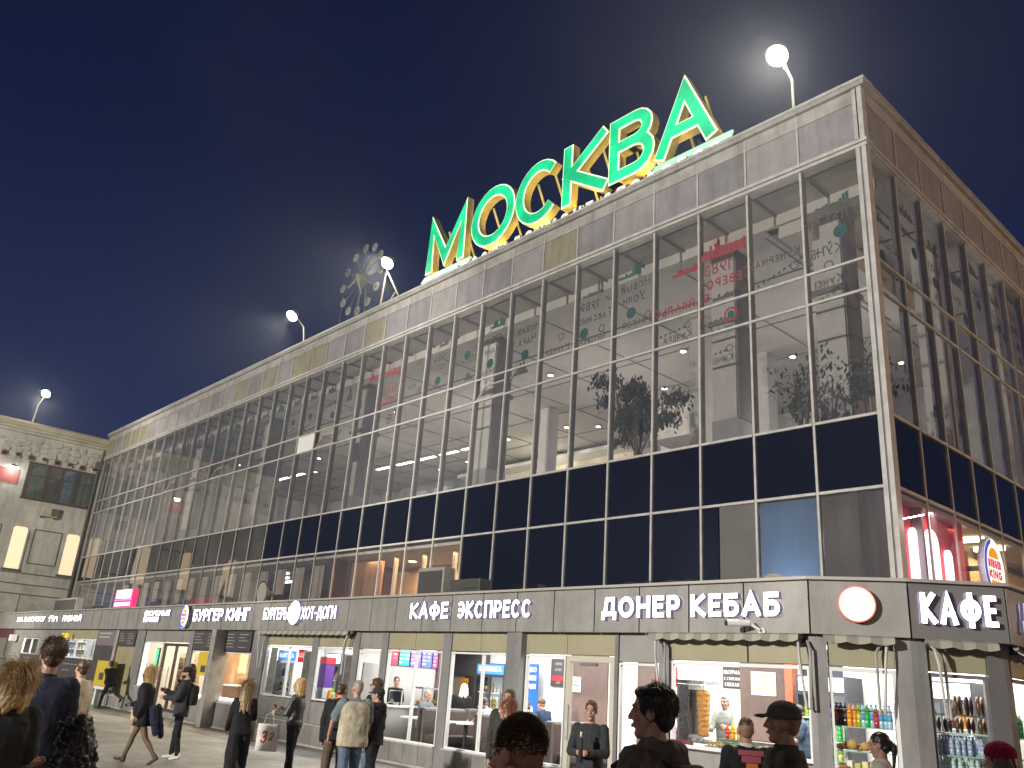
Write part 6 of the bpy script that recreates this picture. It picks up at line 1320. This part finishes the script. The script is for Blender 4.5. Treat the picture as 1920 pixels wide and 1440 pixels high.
    # ---- clothes
    if legs:
        m, bulk, kind = legs; Lg = MB()
        if kind == 'skirt':
            zt, zb = .62 * H, .40 * H
            loft(Lg, [(up((0, 0, zt)), .15 * k, .11 * k, L), (up((0, 0, .53 * H)), .185 * k, .135 * k, L), (Vector((0, .0, zb)) + root_off, .22 * k, .17 * k, Matrix.Identity(3))], m)
        else:
            loft(Lg, [(up((0, 0, z * H)), (x + bulk) * k * girth * fat, (y + bulk) * k * fat, L) for z, x, y in ((.495, .13, .10), (.53, .160 * S ** -.4, .112), (.57, .150, .105), (.61, .135 * S + .005, .098))], m)
            for hp, kp, ap, b in legsJ:
                w_ = 1.35 if kind == 'wide' else 1.0
                cap(Lg, hp, kp, (.082 + bulk) * k, (.060 + bulk) * k * w_, m); cap(Lg, kp, ap + (kp - ap) * .04, (.058 + bulk) * k * w_, (.044 + bulk) * k * w_ * (1.1 if kind == 'wide' else 1), m)
        fin(Lg, 'skirt' if kind == 'skirt' else 'trousers', body, vox, 2, .022, .10)
    if shoe:
        for hp, kp, ap, b in legsJ:
            sb = max(-.9, min(.6, b if seat is None else 0)); F = Matrix.Rotation(sb * .8, 3, 'X'); Sh = MB()
            f = lambda x, y, z: ap + F @ Vector((x * k, y * k, z * k))
            cap(Sh, f(0, -.035, -.040), f(0, .05, -.045), .036 * k, .034 * k, shoe); cap(Sh, f(-.012, .05, -.05), f(-.008, .145, -.058), .03 * k, .026 * k, shoe); cap(Sh, f(.014, .05, -.05), f(.012, .14, -.058), .03 * k, .025 * k, shoe); cap(Sh, f(0, -.03, -.03), f(0, -.012, .03), .037 * k, .042 * k, shoe); Sh.box(0, 0, 0, 0, 0, 0, shoe) if False else None
            fin(Sh, 'shoe', body, .010, 1)
    if top:
        m = top['m']; bk = top.get('bulk', .022); hem = top.get('hem', .49); T = MB(); fl = top.get('flare', .0)
        zr = [(hem, .158 + fl, .112 + fl), (max(hem + .03, .54), .162 + fl * .6, .114 + fl * .6), (.60, .146 * S + .008, .104 + fl * .3), (.68, .154 * S, .110), (.74, .170 * S, .117), (.785, .174 * S, .103), (.818, .138 * S, .083), (.842, .078, .068)]
        loft(T, [(up((0, 0, z * H)), (x + bk) * k * girth * (fat if z < .76 else 1), (y + bk) * k * (fat if z < .76 else 1), L) for z, x, y in zr], m)
        for sh, el, wr, d, s in arms:
            cap(T, sh, el, (.054 + bk * .8) * k * S, (.044 + bk * .8) * k * S, m) if top.get('sleeves', 'long') == 'long' else cap(T, sh, sh.lerp(el, .72), (.058 + bk) * k * S, (.056 + bk) * k * S, m)
            if top.get('sleeves', 'long') == 'long': cap(T, el, wr - d * .01, (.043 + bk * .8) * k * S, (.033 + bk * .7) * k * S, m)
        if top.get('hood'):
            for q in range(9):
                a = -1.9 + 3.8 * q / 8; T.ball(tuple(up((.098 * k * sin(a), -.035 * k - .085 * k * cos(a), .845 * H - .02 * abs(cos(a)) * k))), (.046 * k, .046 * k, .05 * k), m, 10)
            T.ball(tuple(up((0, -.115 * k, .80 * H))), (.11 * k, .06 * k, .09 * k), m, 12)
        elif top.get('collar', True):
            loft(T, [(up((0, -.002, .825 * H)), .075 * k, .072 * k, L), (up((0, -.006, .858 * H)), .068 * k, .066 * k, L)], m)
        fin(T, top.get('name', 'jacket'), body, vox, 2, top.get('folds', .03), .13)
        if top.get('zip'):
            z_ = MB(); z_.tube([up((0, (.112 + bk) * k * 1.02, z * H)) for z in (.52, .6, .68, .74, .79)], .012, top['zip'], 6); z_.build('zip', body)
    if vest:
        V = MB(); loft(V, [(up((0, 0, z * H)), (x + .035) * k, (y + .035) * k, L) for z, x, y in ((.50, .155, .112), (.56, .158, .113), (.62, .150, .11), (.70, .160, .115), (.76, .165, .118), (.80, .13, .10), (.825, .10, .085))], vest); fin(V, 'vest', body, vox, 2, .03, .12)
    if mask:
        mb = MB(); hb(mb, (0, .050, -.055), (.064, .062, .052), BLK); fin(mb, 'mask', body, .008, 1)
    # ---- hair and caps
    st, hm = hair; Hh = MB()
    if st == 'stub': hb(Hh, (0, -.023, .050), (.0758, .0925, .0785), hm)
    elif st != 'none':
        b_ = {'short': .010, 'long': .014, 'bob': .018, 'curly': .014, 'pony': .008, 'thick': .010, 'fade': .010}[st]
        hb(Hh, (0, -.024, .042), (.074 + b_, .092 + b_, .084 + b_), hm, 16)
        if st in ('short', 'thick', 'bob', 'long', 'curly', 'pony'): hb(Hh, (0, -.058, -.025), (.062 + b_ * .5, .05 + b_ * .5, .06), hm)
        if st in ('short', 'thick'): hb(Hh, (.0, .03, .088), (.06, .055, .03 + b_ * .4), hm)
        if st in ('long', 'bob'):
            zl = -.20 if st == 'bob' else -.42
            n = 11
            for q in range(n):
                a = -2.15 + 4.3 * q / (n - 1); x, y = .078 * sin(a), -.02 - .088 * cos(a); wob = .012 * sin(q * 2.1)
                zz = zl + .05 * abs(sin(q * 1.3)) if abs(a) < 1.75 else zl * .75
                mid = hd(x * 1.12, y * 1.0 - .01, -.09); end = hc + Vector((x * (1.25 if st == 'long' else 1.1) + wob, y - .045 - (.02 if st == 'long' else -.02), zz)) * k
                cap(Hh, hd(x, y, .02), mid, .026 * k, .030 * k, hm, 8); cap(Hh, mid, end, .030 * k, (.016 if st == 'long' else .024) * k, hm, 8)
        if st == 'curly':
            R = random.Random(5)
            for q in range(230):
                a = R.uniform(-2.3, 2.3); z = R.uniform(-.34, .12); ra = .095 + .055 * max(0, min(1, (.05 - z) / .3)); p = hd(ra * sin(a), -.03 - ra * cos(a), z if z > -.1 else -.1) + Vector((0, 0, (z + .1) * k if z < -.1 else 0)); Hh.ball(tuple(p), R.uniform(.012, .022) * k, hm, 6)
            hb(Hh, (0, -.06, -.04), (.09, .07, .10), hm); cap(Hh, hd(0, -.06, -.05), hc + Vector((0, -.10, -.30)) * k, .10 * k, .12 * k, hm)
        if st == 'pony':
            cap(Hh, hd(0, -.11, .01), hd(0, -.145, -.03), .028 * k, .03 * k, hm); cap(Hh, hd(0, -.145, -.03), hc + Vector((0, -.13, -.20)) * k, .03 * k, .015 * k, hm); hb(Hh, (0, -.115, .015), (.035, .03, .035), hm)
    if st in ('stub', 'fade'):
        fm = mat(hm.name + '_fade', tuple(.55 * a + .45 * b for a, b in zip(skin.node_tree.nodes['Principled BSDF'].inputs['Base Color'].default_value[:3], hm.node_tree.nodes['Principled BSDF'].inputs['Base Color'].default_value[:3])), .6, 0, .3, 40)
        Fd = MB(); hb(Fd, (0, -.026, .026), (.0752, .0915, .088), fm, 18); hb(Fd, (0, -.05, -.02), (.060, .054, .055), fm); fin(Fd, 'hair_fade', body, .008, 1)
    if st != 'none': hobj = fin(Hh, 'hair', body, .009 if vox > .01 else .006, 1, .012 if st != 'stub' else .004, .035)
    if strands:
        R = random.Random(11); mb = MB(); ln = {'short': .035, 'stub': .012, 'bob': .11, 'long': .2, 'curly': .07, 'thick': .028}.get(st, .03)
        for q in range(strands):
            a = R.uniform(-2.5, 2.5); e = R.uniform(-.5, 1.45)
            n_ = Vector((sin(a) * cos(e), -cos(a) * cos(e), sin(e))); p = Vector((0, -.024, .042)) + (Vector((n_.x * .084, n_.y * .101, n_.z * .092)) if st != 'stub' else Vector((n_.x * .076, n_.y * .0925, n_.z * .086)))
            if p.y > .05 and p.z < .09: continue
            if st == 'stub' and R.random() > (p.z + .045) / .09: continue
            tang = (Vector((0, -.25, -1)) + n_ * .10 - n_ * n_.dot(Vector((0, -.25, -1))) + Vector((R.gauss(0, .16), R.gauss(0, .16), R.gauss(0, .12)))).normalized() if st != 'stub' else (n_ + Vector((R.gauss(0, .3), R.gauss(0, .3), R.gauss(0, .3)))).normalized()
            l = ln * R.uniform(.6, 1.3); p1 = p + tang * l * .5 + n_ * l * .10; p2 = p1 + (tang + Vector((R.gauss(0, .3), R.gauss(0, .3), -.5 if st != 'stub' else 0))).normalized() * l * .5
            mb.tube([hd(*p), hd(*p1), hd(*p2)], [.0016 * k, .0015 * k, .0005 * k], hm, 3, False)
        mb.build('hair_strands', body, True)
    if cap_m:
        C_ = MB(); hb(C_, (0, -.012, .060), (.088, .106, .078), cap_m, 18); loft(C_, [(hd(0, -.012, .030), .088 * k, .107 * k, HR), (hd(0, -.012, .065), .089 * k, .108 * k, HR)], cap_m)
        for x in (-.05, -.025, 0, .025, .05): cap(C_, hd(x, .07, .045), hd(x * 1.05, .168 - 2.2 * abs(x) ** 1.6 * 1.8, .030 - abs(x) * .15), .010 * k, .008 * k, cap_m, 8)
        fin(C_, 'cap', body, .007 if vox < .01 else .009, 1, .004, .05)
    Mw = Matrix.Translation(body.location) @ Matrix.Rotation(radians(heading), 4, 'Z')
    body_info = dict(arms=[(Mw @ a[2], (Mw.to_3x3() @ a[3])) for a in arms], up=up, hd=hd, Mw=Mw, k=k, H=H, legs=legsJ, armsl=arms)
    return body, body_info

AWAY = 48.5
# -- crowd close to the camera
o, i = human('blond woman with bobbed hair in black jacket, seen from behind, at lower left', (.30, -15.03), AWAY + 18, 1.70, 'f', top=dict(m=CHAR, bulk=.03, hem=.44), legs=(BLK, .01, 'n'), hair=('bob', HBL), head=(20, 4), face=False, vox=.009, strands=1500)
o, i = human('tall man with short brown hair in navy suit jacket, back turned', (-.80, -14.55), AWAY + 6, 1.90, 'm', girth=1.22, top=dict(m=NAVY, bulk=.032, hem=.45, folds=.02), legs=(BLK, .012, 'n'), hair=('short', HBR), head=(30, 0), face=True, vox=.009, strands=1200, skin=SKIN)
o, i = human('person with long dark curly hair, low in the left corner', (2.02, -15.12), AWAY + 40, 1.46, 'f', top=dict(m=CHAR, bulk=.03), legs=(BLK, .01, 'n'), hair=('curly', HB), head=(25, -18), face=True, vox=.009, strands=500, armL=(55, 20, 80, 30))
o, i = human('man with cropped dark hair close to the camera at bottom centre', (4.84, -14.54), AWAY - 12, 1.69, 'm', top=dict(m=BLK, bulk=.03), legs=(BLK, .01, 'n'), hair=('stub', HBR), head=(62, -6), face=True, vox=.007, strands=4500, skin=SKIN)
o, i = human('young man with thick black hair and mottled hoodie, profile to the left', (4.29, -13.08), AWAY + 50, 1.84, 'm', top=dict(m=HOOD, bulk=.035, hood=True), legs=(BLK, .012, 'n'), hair=('thick', HB), head=(22, 0), vox=.007, strands=1300, skin=SKIN)
def back_straps(o, i, m, name='backpack', w=.15, h0=.58, h1=.80, d=.13, straps=True):
    up, k, H = i['up'], i['k'], i['H']; mb = MB()
    loft(mb, [(up((0, -.20 * k, z * H)), w * f * k, d * f * .6 * k, Matrix.Identity(3)) for z, f in ((h0, .8), (h0 + .02, 1), ((h0 + h1) / 2, 1.05), (h1 - .02, .92), (h1, .6))], m)
    if straps:
        for s in (1, -1): mb.tube([up((s * .09 * k, -.15 * k, .80 * H)), up((s * .11 * k, -.02, .845 * H)), up((s * .12 * k, .15 * k, .79 * H)), up((s * .14 * k, .13 * k, .68 * H)), up((s * .16 * k, -.1 * k, .62 * H))], .018, m, 6)
    return fin(mb, name, o, .012, 2, .015, .1)
back_straps(o, i, BLK, 'backpack', .14, .60, .81, .10)
o, i = human('man in dark cap and camouflage jacket, profile to the left', (4.05, -11.42), 137 - 12, 1.81, 'm', top=dict(m=CAMO, bulk=.035), legs=(CAMO, .015, 'n'), hair=('stub', HBR), cap_m=mat('cap_mottled', (.11, .10, .08), .9, 0, .2, 18, bump=.5, bscale=40, spec=.2, var_col=(.05, .047, .04)), vox=.008, skin=SKIN2, head=(0, 2))
o, i = human('bald man in black jacket with coloured back print, behind the cap wearer', (2.36, -9.22), AWAY, 1.66, 'm', top=dict(m=BLK, bulk=.03), legs=(BLK, .01, 'n'), hair=('stub', HBR), face=False, skin=SKIN2)
up = i['up']; mb = MB(lambda a, b, c: up((a, b, c))); P_ = [mat('print_pink', (.42, .10, .14), .7), mat('print_orange', (.6, .22, .06), .7), mat('print_violet', (.10, .04, .18), .7)]
for q, (x0, x1, z, h, m) in enumerate(((-.12, .12, 1.335, .045, P_[0]), (-.09, .09, 1.275, .055, P_[0]), (-.05, .06, 1.185, .085, P_[1]), (-.07, .08, 1.085, .095, P_[2]))):
    n = 6
    for a in range(n): xa, xb = x0 + (x1 - x0) * a / n, x0 + (x1 - x0) * (a + 1) / n; f = lambda x: -.158 + .6 * x * x; mb.add([(xa, f(xa), z), (xb, f(xb), z), (xb, f(xb) + .002, z + h), (xa, f(xa) + .002, z + h)], [(0, 1, 2, 3)], m)
mb.build('back_print', o); mb = MB(); loft(mb, [(up((0, -.006, 1.40)), .07, .068, Matrix.Identity(3)), (up((0, -.006, 1.435)), .067, .064, Matrix.Identity(3))], WHT); mb.build('collar', o)
o, i = human('woman with dark ponytail in cream top, eating before the corner shop', (3.18, -8.22), 112, 1.61, 'f', top=dict(m=CREAM, bulk=.02, folds=.02), legs=(JEAN, .012, 'n'), hair=('pony', HB), armR=(25, 10, 100, 15), armL=(30, 10, 95, 25), head=(0, -8), vox=.01)
p = i['arms'][0][0]; mb = MB(); mb.ball((0, 0, 0), (.09, .05, .05), mat('bun_brown', (.40, .20, .08), .6, 0, .3, 10), 12); w_ = mb.build('wrapped_sandwich', None, True); w_.location = p + Vector((-.03, 0, .05)); tag(w_, 'brown sandwich held by the woman with dark ponytail', 'sandwich')
o, i = human('person in dark pink knitted hat at the lower right edge', (4.74, -9.70), AWAY + 62, 1.63, 'f', top=dict(m=CHAR, bulk=.03), legs=(BLK, .01, 'n'), hair=('long', HBR), head=(10, -4), vox=.01)
mb = MB(); hd = i['hd']; mb.ball(tuple(hd(0, -.02, .060)), (.093, .108, .088), mat('beanie_pink', (.24, .015, .045), .95, 0, .25, 40, bump=.6, bscale=60, spec=.1), 18); fin(mb, 'knitted_hat', o, .008, 1, .012, .04)
# -- walking and waiting in the middle
o, i = human('blonde woman striding left in dark coat, skirt and brown tights', (-9.72, -10.30), 137, 1.70, 'f', lean=6, th=(24, -20), kn=(8, 18), top=dict(m=BLK, bulk=.03, hem=.52), legs=(BLK, .02, 'skirt'), shoe=mat('boot_brown', (.06, .03, .02), .6), skin=mat('tights_skin', (.13, .075, .05), .6, 0, .3, 40), hair=('long', HBL), armR=(20, 14, 60, 0), armL=(-10, 12, 30, 0), head=(20, -4), strands=500)
up = i['up']; mb = MB()
for q in range(14): a = -1.4 + q * .28; mb.ball(tuple(up((.02 + .20 * cos(a), .19 * sin(a) - .03, .92 + .05 * sin(q * 1.7)))), (.06, .06, .09), NAVY, 8)
cap(mb, up((.05, -.22, .95)), up((.1, -.30, .50)), .08, .06, NAVY); cap(mb, up((-.1, -.2, .95)), up((-.08, -.26, .55)), .08, .06, NAVY)
fin(mb, 'tied_coat', o, .013, 1, .05, .1)
mb = MB(); LIN = mat('coat_lining', (.50, .38, .18), .8, 0, .3, 8)
cap(mb, up((.19, .10, 1.0)), up((.17, .22, .78)), .065, .05, LIN); cap(mb, up((.17, .2, .78)), up((.12, .24, .58)), .045, .03, LIN); cap(mb, up((.0, .20, .95)), up((.02, .21, .80)), .05, .04, LIN)
fin(mb, 'coat_lining', o, .013, 1, .06, .08)
o, i = human('man in black cap and black face mask with backpack, white shoes', (-10.42, -9.32), 137 + 10, 1.70, 'm', th=(6, -4), kn=(4, 6), top=dict(m=CHAR, bulk=.03, hem=.45), legs=(BLK, .008, 'n'), shoe=SHOEW, hair=('short', HB), cap_m=BLK, mask=True, armR=(35, 10, 75, 20), armL=(20, 10, 70, 20), head=(8, -8))
back_straps(o, i, BLK)
o, i = human('person in dark jacket and pale jeans leaning by the burger window', (-19.75, -5.35), 175, 1.74, 'f', lean=-4, th=(14, 6), kn=(8, 4), top=dict(m=BLK, bulk=.025, hem=.56, zip=WHT), legs=(JEANL, .022, 'n'), shoe=SHOEW, hair=('long', HBR), armR=(25, 8, 90, 35), armL=(25, 8, 90, 35), head=(-30, -18), vox=.014)
o, i = human('all black figure running past the yellow terminal', (-26.25, -5.42), 100, 1.74, 'm', lean=22, th=(-48, 30), kn=(25, 20), top=dict(m=BLK, bulk=.03), legs=(BLK, .01, 'n'), hair=('short', HB), armR=(40, 8, 70, 0), armL=(-30, 8, 60, 0), face=False, vox=.014, skin=SKIN2)
o, i = human('woman with very long dark blond hair in black, white bag on arm', (-6.28, -10.05), AWAY + 22, 1.60, 'f', th=(18, -18), kn=(6, 12), top=dict(m=BLK, bulk=.022, hem=.50), legs=(BLK, .02, 'wide'), hair=('long', HDB), armR=(25, 12, 95, 20), armL=(5, 10, 40, 0), face=False, strands=400)
p, d_ = i['arms'][0]; mb = MB(); loft(mb, [(Vector((0, 0, -.50)), .13, .05, Matrix.Identity(3)), (Vector((0, 0, -.48)), .16, .07, Matrix.Identity(3)), (Vector((0, 0, -.25)), .15, .07, Matrix.Identity(3)), (Vector((0, 0, -.06)), .11, .03, Matrix.Identity(3)), (Vector((0, 0, -.02)), .03, .02, Matrix.Identity(3))], CREAM); bg = fin(mb, 'carrier_bag', None, .012, 1, .03, .1); bg.location = p + Vector((.06, .02, .02)); bg.rotation_euler = (0, 0, .6); tag(bg, 'white carrier bag on the arm of the long haired woman in black', 'bag')
o, i = human('blond woman in grey leather jacket holding white paper bag, facing left', (-6.62, -8.92), 137 - 6, 1.66, 'f', th=(6, -4), kn=(3, 4), top=dict(m=mat('leather_grey', (.055, .055, .058), .45, 0, .3, 8, bump=.3, bscale=10), bulk=.024, hem=.55), legs=(BLK, .008, 'n'), hair=('bob', HBL), armR=(25, 8, 85, 20), armL=(22, 8, 70, 25), head=(12, 4), vox=.011)
p = i['arms'][1][0]; r = thing('paper_bag', 'white paper bag with a red scribbled 32 hung from a forearm', 'bag', p + Vector((.03, -.10, -.60)), radians(48))
mb = MB(); mb.prism([(-.17, -.05), (.17, -.05), (.17, .05), (-.17, .05)], 0, .42, mat('paper_white', (.72, .70, .66), .7, 0, .06, 5)); mb.build('sack', r); mb = MB(); text(mb, '3', -.11, .12, .20, .03, -.051, -.054, mat('red_print', (.55, .04, .04), .6), None, ws=.9, slant=.15); text(mb, '2', .03, .17, .13, .024, -.051, -.054, mat('red_print', (.55, .04, .04)), None, slant=.2); mb.build('lettering', r)
mb = MB(); mb.tube([(-.08, -.04, .42), (-.06, -.02, .56), (.0, 0, .60), (.06, -.02, .56), (.08, -.04, .42)], .005, CREAM, 5); mb.build('handle', r)
o, i = human('man in black jacket with black backpack walking right of the paper bag', (-4.98, -9.10), AWAY + 4, 1.68, 'm', lean=8, th=(14, -14), kn=(4, 10), top=dict(m=BLK, bulk=.03), legs=(BROWNC, .012, 'n'), hair=('short', HBR), head=(-35, 0), face=True)
back_straps(o, i, BLK)
o, i = human('grey haired man in blue grey shirt and pale vest, walking', (-4.14, -9.36), AWAY + 22, 1.73, 'm', th=(14, -12), kn=(4, 10), top=dict(m=GRYB, bulk=.03, hem=.47, sleeves='short', name='shirt'), legs=(JEAN, .014, 'n'), hair=('stub', HGR), armR=(10, 12, 25, 0), armL=(22, 22, 12, 0), head=(12, 0), vest=None, face=True, fat=1.08)
up = i['up']; V = MB(); loft(V, [(up((0, -.03, z * 1.73)), x, y, Matrix.Identity(3)) for z, x, y in ((.475, .225, .160), (.52, .232, .166), (.60, .222, .162), (.68, .215, .160), (.75, .215, .158), (.79, .205, .14), (.815, .17, .115), (.832, .10, .085))], BEI); fin(V, 'vest', o, .012, 2, .03, .12)
o, i = human('youth in black cap and black hooded jacket, profile to the left', (-4.55, -8.70), 137 - 20, 1.63, 'm', th=(10, -10), kn=(4, 8), top=dict(m=BLK, bulk=.035, hood=True), legs=(BLK, .012, 'n'), hair=('short', HB), cap_m=mat('cap_green_black', (.012, .018, .014), .8), head=(15, 0), vox=.011)
o, i = human('person with curly brown hair and dark glasses behind the cap wearers', (-5.72, -7.95), AWAY + 70, 1.75, 'm', top=dict(m=BLK, bulk=.03), legs=(JEAN, .012, 'n'), hair=('thick', HBR), head=(0, 0), vox=.013, strands=300)
mb = MB(); hd = i['hd']; mb.ball(tuple(hd(.033, .093, .004)), (.024, .008, .018), BLACK, 8); mb.ball(tuple(hd(-.033, .093, .004)), (.024, .008, .018), BLACK, 8); mb.tube([hd(-.06, .085, .008), hd(.06, .085, .008)], .004, BLACK, 5); mb.build('glasses', o)
o, i = human('short haired man in charcoal sweater standing at the cafe door, facing us', (-.42, -8.32), 205, 1.68, 'm', top=dict(m=SWE, bulk=.02, hem=.50, collar=False, folds=.02, name='sweater'), legs=(KHA, .014, 'n'), hair=('fade', HBR), armR=(18, 10, 72, 42), armL=(18, 10, 72, 42), head=(8, 0), vox=.010)
a0, a1 = i['arms'][0][0], i['arms'][1][0]; mb = MB(); mb.tube([(0, 0, -.12), (0, 0, .16)], .028, CHAR, 8); mb.tube([(0, 0, .16), (.0, 0, .22)], .012, WHT, 6); w_ = mb.build('folded_umbrella', None, True); w_.location = (a0 + a1) / 2 + Vector((.02, -.07, .02)); tag(w_, 'dark folded umbrella in the hands of the sweater man', 'umbrella')
human('woman with auburn hair in grey coat in front of the big pillar', (-1.12, -9.10), AWAY + 75, 1.62, 'f', top=dict(m=CHAR, bulk=.03), legs=(BLK, .01, 'n'), hair=('bob', HRD), head=(10, -4), vox=.011, strands=300)
human('short haired man behind the auburn haired woman by the pillar', (-2.02, -8.25), 215, 1.74, 'm', top=dict(m=OLIVE, bulk=.025), legs=(JEAN, .01, 'n'), hair=('fade', HBR), head=(-10, 4), vox=.012)
human('person with light brown hair and pale coat beyond the navy jacket', (-6.25, -12.62), AWAY + 55, 1.72, 'f', top=dict(m=CREAM, bulk=.025), legs=(BLK, .01, 'n'), hair=('short', HBR), head=(0, 0), vox=.013)
human('dark figure cut by the left edge of the picture', (-3.75, -14.35), AWAY, 1.72, 'm', top=dict(m=BLK, bulk=.03), legs=(BLK, .01, 'n'), hair=('short', HB), face=False, vox=.013, armL=(80, 25, 60, 0))
# -- in the cafe and behind the counters
G2 = 'people inside the cafe'
human('smiling cashier in black behind the cafe register', (-10.86, -3.88), 240, 1.60, 'f', top=dict(m=BLK, bulk=.02, collar=False), legs=(BLK, .01, 'n'), hair=('pony', HB), armR=(30, 8, 60, 10), armL=(30, 8, 60, 10), vox=.012, z0=FL, group=G2)
human('grey haired man in blue grey jacket seated at the first cafe table', (-10.12, -3.55), 285, 1.70, 'm', th=(82, 82), kn=(85, 85), seat=.45, lean=8, top=dict(m=GRYB, bulk=.03), legs=(JEANL, .012, 'n'), hair=('stub', HGR), armR=(40, 10, 60, 20), armL=(40, 10, 60, 20), vox=.013, z0=FL, group=G2)
human('white haired woman with white scarf seated in the cafe, back turned', (-9.75, -2.62), 30, 1.72, 'f', th=(80, 80), kn=(85, 85), seat=.62, top=dict(m=BLK, bulk=.03), legs=(JEAN, .012, 'n'), hair=('bob', HWH), face=False, vox=.013, z0=FL, group=G2)
human('dark haired man in black jacket beside the white haired woman', (-10.2, -2.72), 20, 1.74, 'm', th=(80, 80), kn=(85, 85), seat=.62, top=dict(m=BLK, bulk=.03), legs=(BLK, .012, 'n'), hair=('short', HB), face=False, vox=.013, z0=FL, group=G2)
human('man in pale lilac shirt leaning over the middle cafe table', (-7.75, -3.35), 100, 1.72, 'm', th=(80, 80), kn=(85, 85), seat=.45, lean=28, top=dict(m=cloth('lilac', (.42, .40, .52), .15), bulk=.025, sleeves='short', name='shirt'), legs=(JEAN, .012, 'n'), hair=('fade', HBR), armR=(60, 15, 60, 20), armL=(60, 15, 60, 20), vox=.013, z0=FL, group=G2)
human('man in dark green jumper leaning forward beside the lilac shirt', (-7.0, -2.75), 95, 1.72, 'm', th=(80, 80), kn=(85, 85), seat=.45, lean=30, top=dict(m=cloth('dark_green', (.03, .05, .05), .2), bulk=.03), legs=(JEAN, .012, 'n'), hair=('short', HBR), armR=(60, 15, 60, 20), armL=(60, 15, 60, 20), vox=.013, z0=FL, group=G2)
human('man in navy jumper seated by the blue beer banner', (-7.35, -2.1), 95, 1.74, 'm', th=(80, 80), kn=(85, 85), seat=.45, lean=16, top=dict(m=cloth('navy_blue', (.03, .045, .09), .2), bulk=.03), legs=(JEAN, .012, 'n'), hair=('fade', HBR), armR=(50, 15, 60, 20), armL=(50, 15, 60, 20), vox=.013, z0=FL, group=G2)
human('kebab seller in grey shirt half hidden by the meat spit', (-1.95, -3.1), 190, 1.68, 'm', top=dict(m=cloth('grey_shirt', (.32, .33, .30), .15), bulk=.022, name='shirt'), legs=(BLK, .01, 'n'), hair=('short', HGR), armR=(30, 8, 70, 10), armL=(30, 8, 70, 10), vox=.013, z0=FL, group='sellers')
human('seller in dark blue shirt behind the kebab counter', (-.62, -2.7), 130, 1.62, 'm', lean=12, top=dict(m=cloth('dark_blue_shirt', (.06, .09, .14), .2), bulk=.022, sleeves='short', name='shirt'), legs=(BLK, .01, 'n'), hair=('fade', HB), armR=(40, 8, 60, 10), armL=(40, 8, 60, 10), vox=.013, z0=FL, group='sellers')
human('cook in white shirt behind the burger counter', (-17.9, -2.6), 250, 1.70, 'm', top=dict(m=WHT, bulk=.022, name='shirt'), legs=(BLK, .01, 'n'), hair=('short', HB), armR=(40, 8, 60, 10), armL=(40, 8, 60, 10), vox=.015, z0=FL, group='sellers')
# ------------------------------------------------------------------ thin haze added to put a glow round the flood lights
def haze(density):
    mb = MB(); m = bpy.data.materials.new('glow_haze'); m.use_nodes = True; nt = m.node_tree; nt.nodes.remove(nt.nodes['Principled BSDF'])
    v = nt.nodes.new('ShaderNodeVolumePrincipled'); v.inputs['Color'].default_value = (.72, .82, 1, 1); v.inputs['Density'].default_value = density; v.inputs['Anisotropy'].default_value = .72
    nt.links.new(v.outputs[0], nt.nodes['Material Output'].inputs['Volume'])
    mb.box(-420, 420, -420, 420, -1, 24, m); tag(mb.build('haze'), kind='stuff')
haze(.0008)
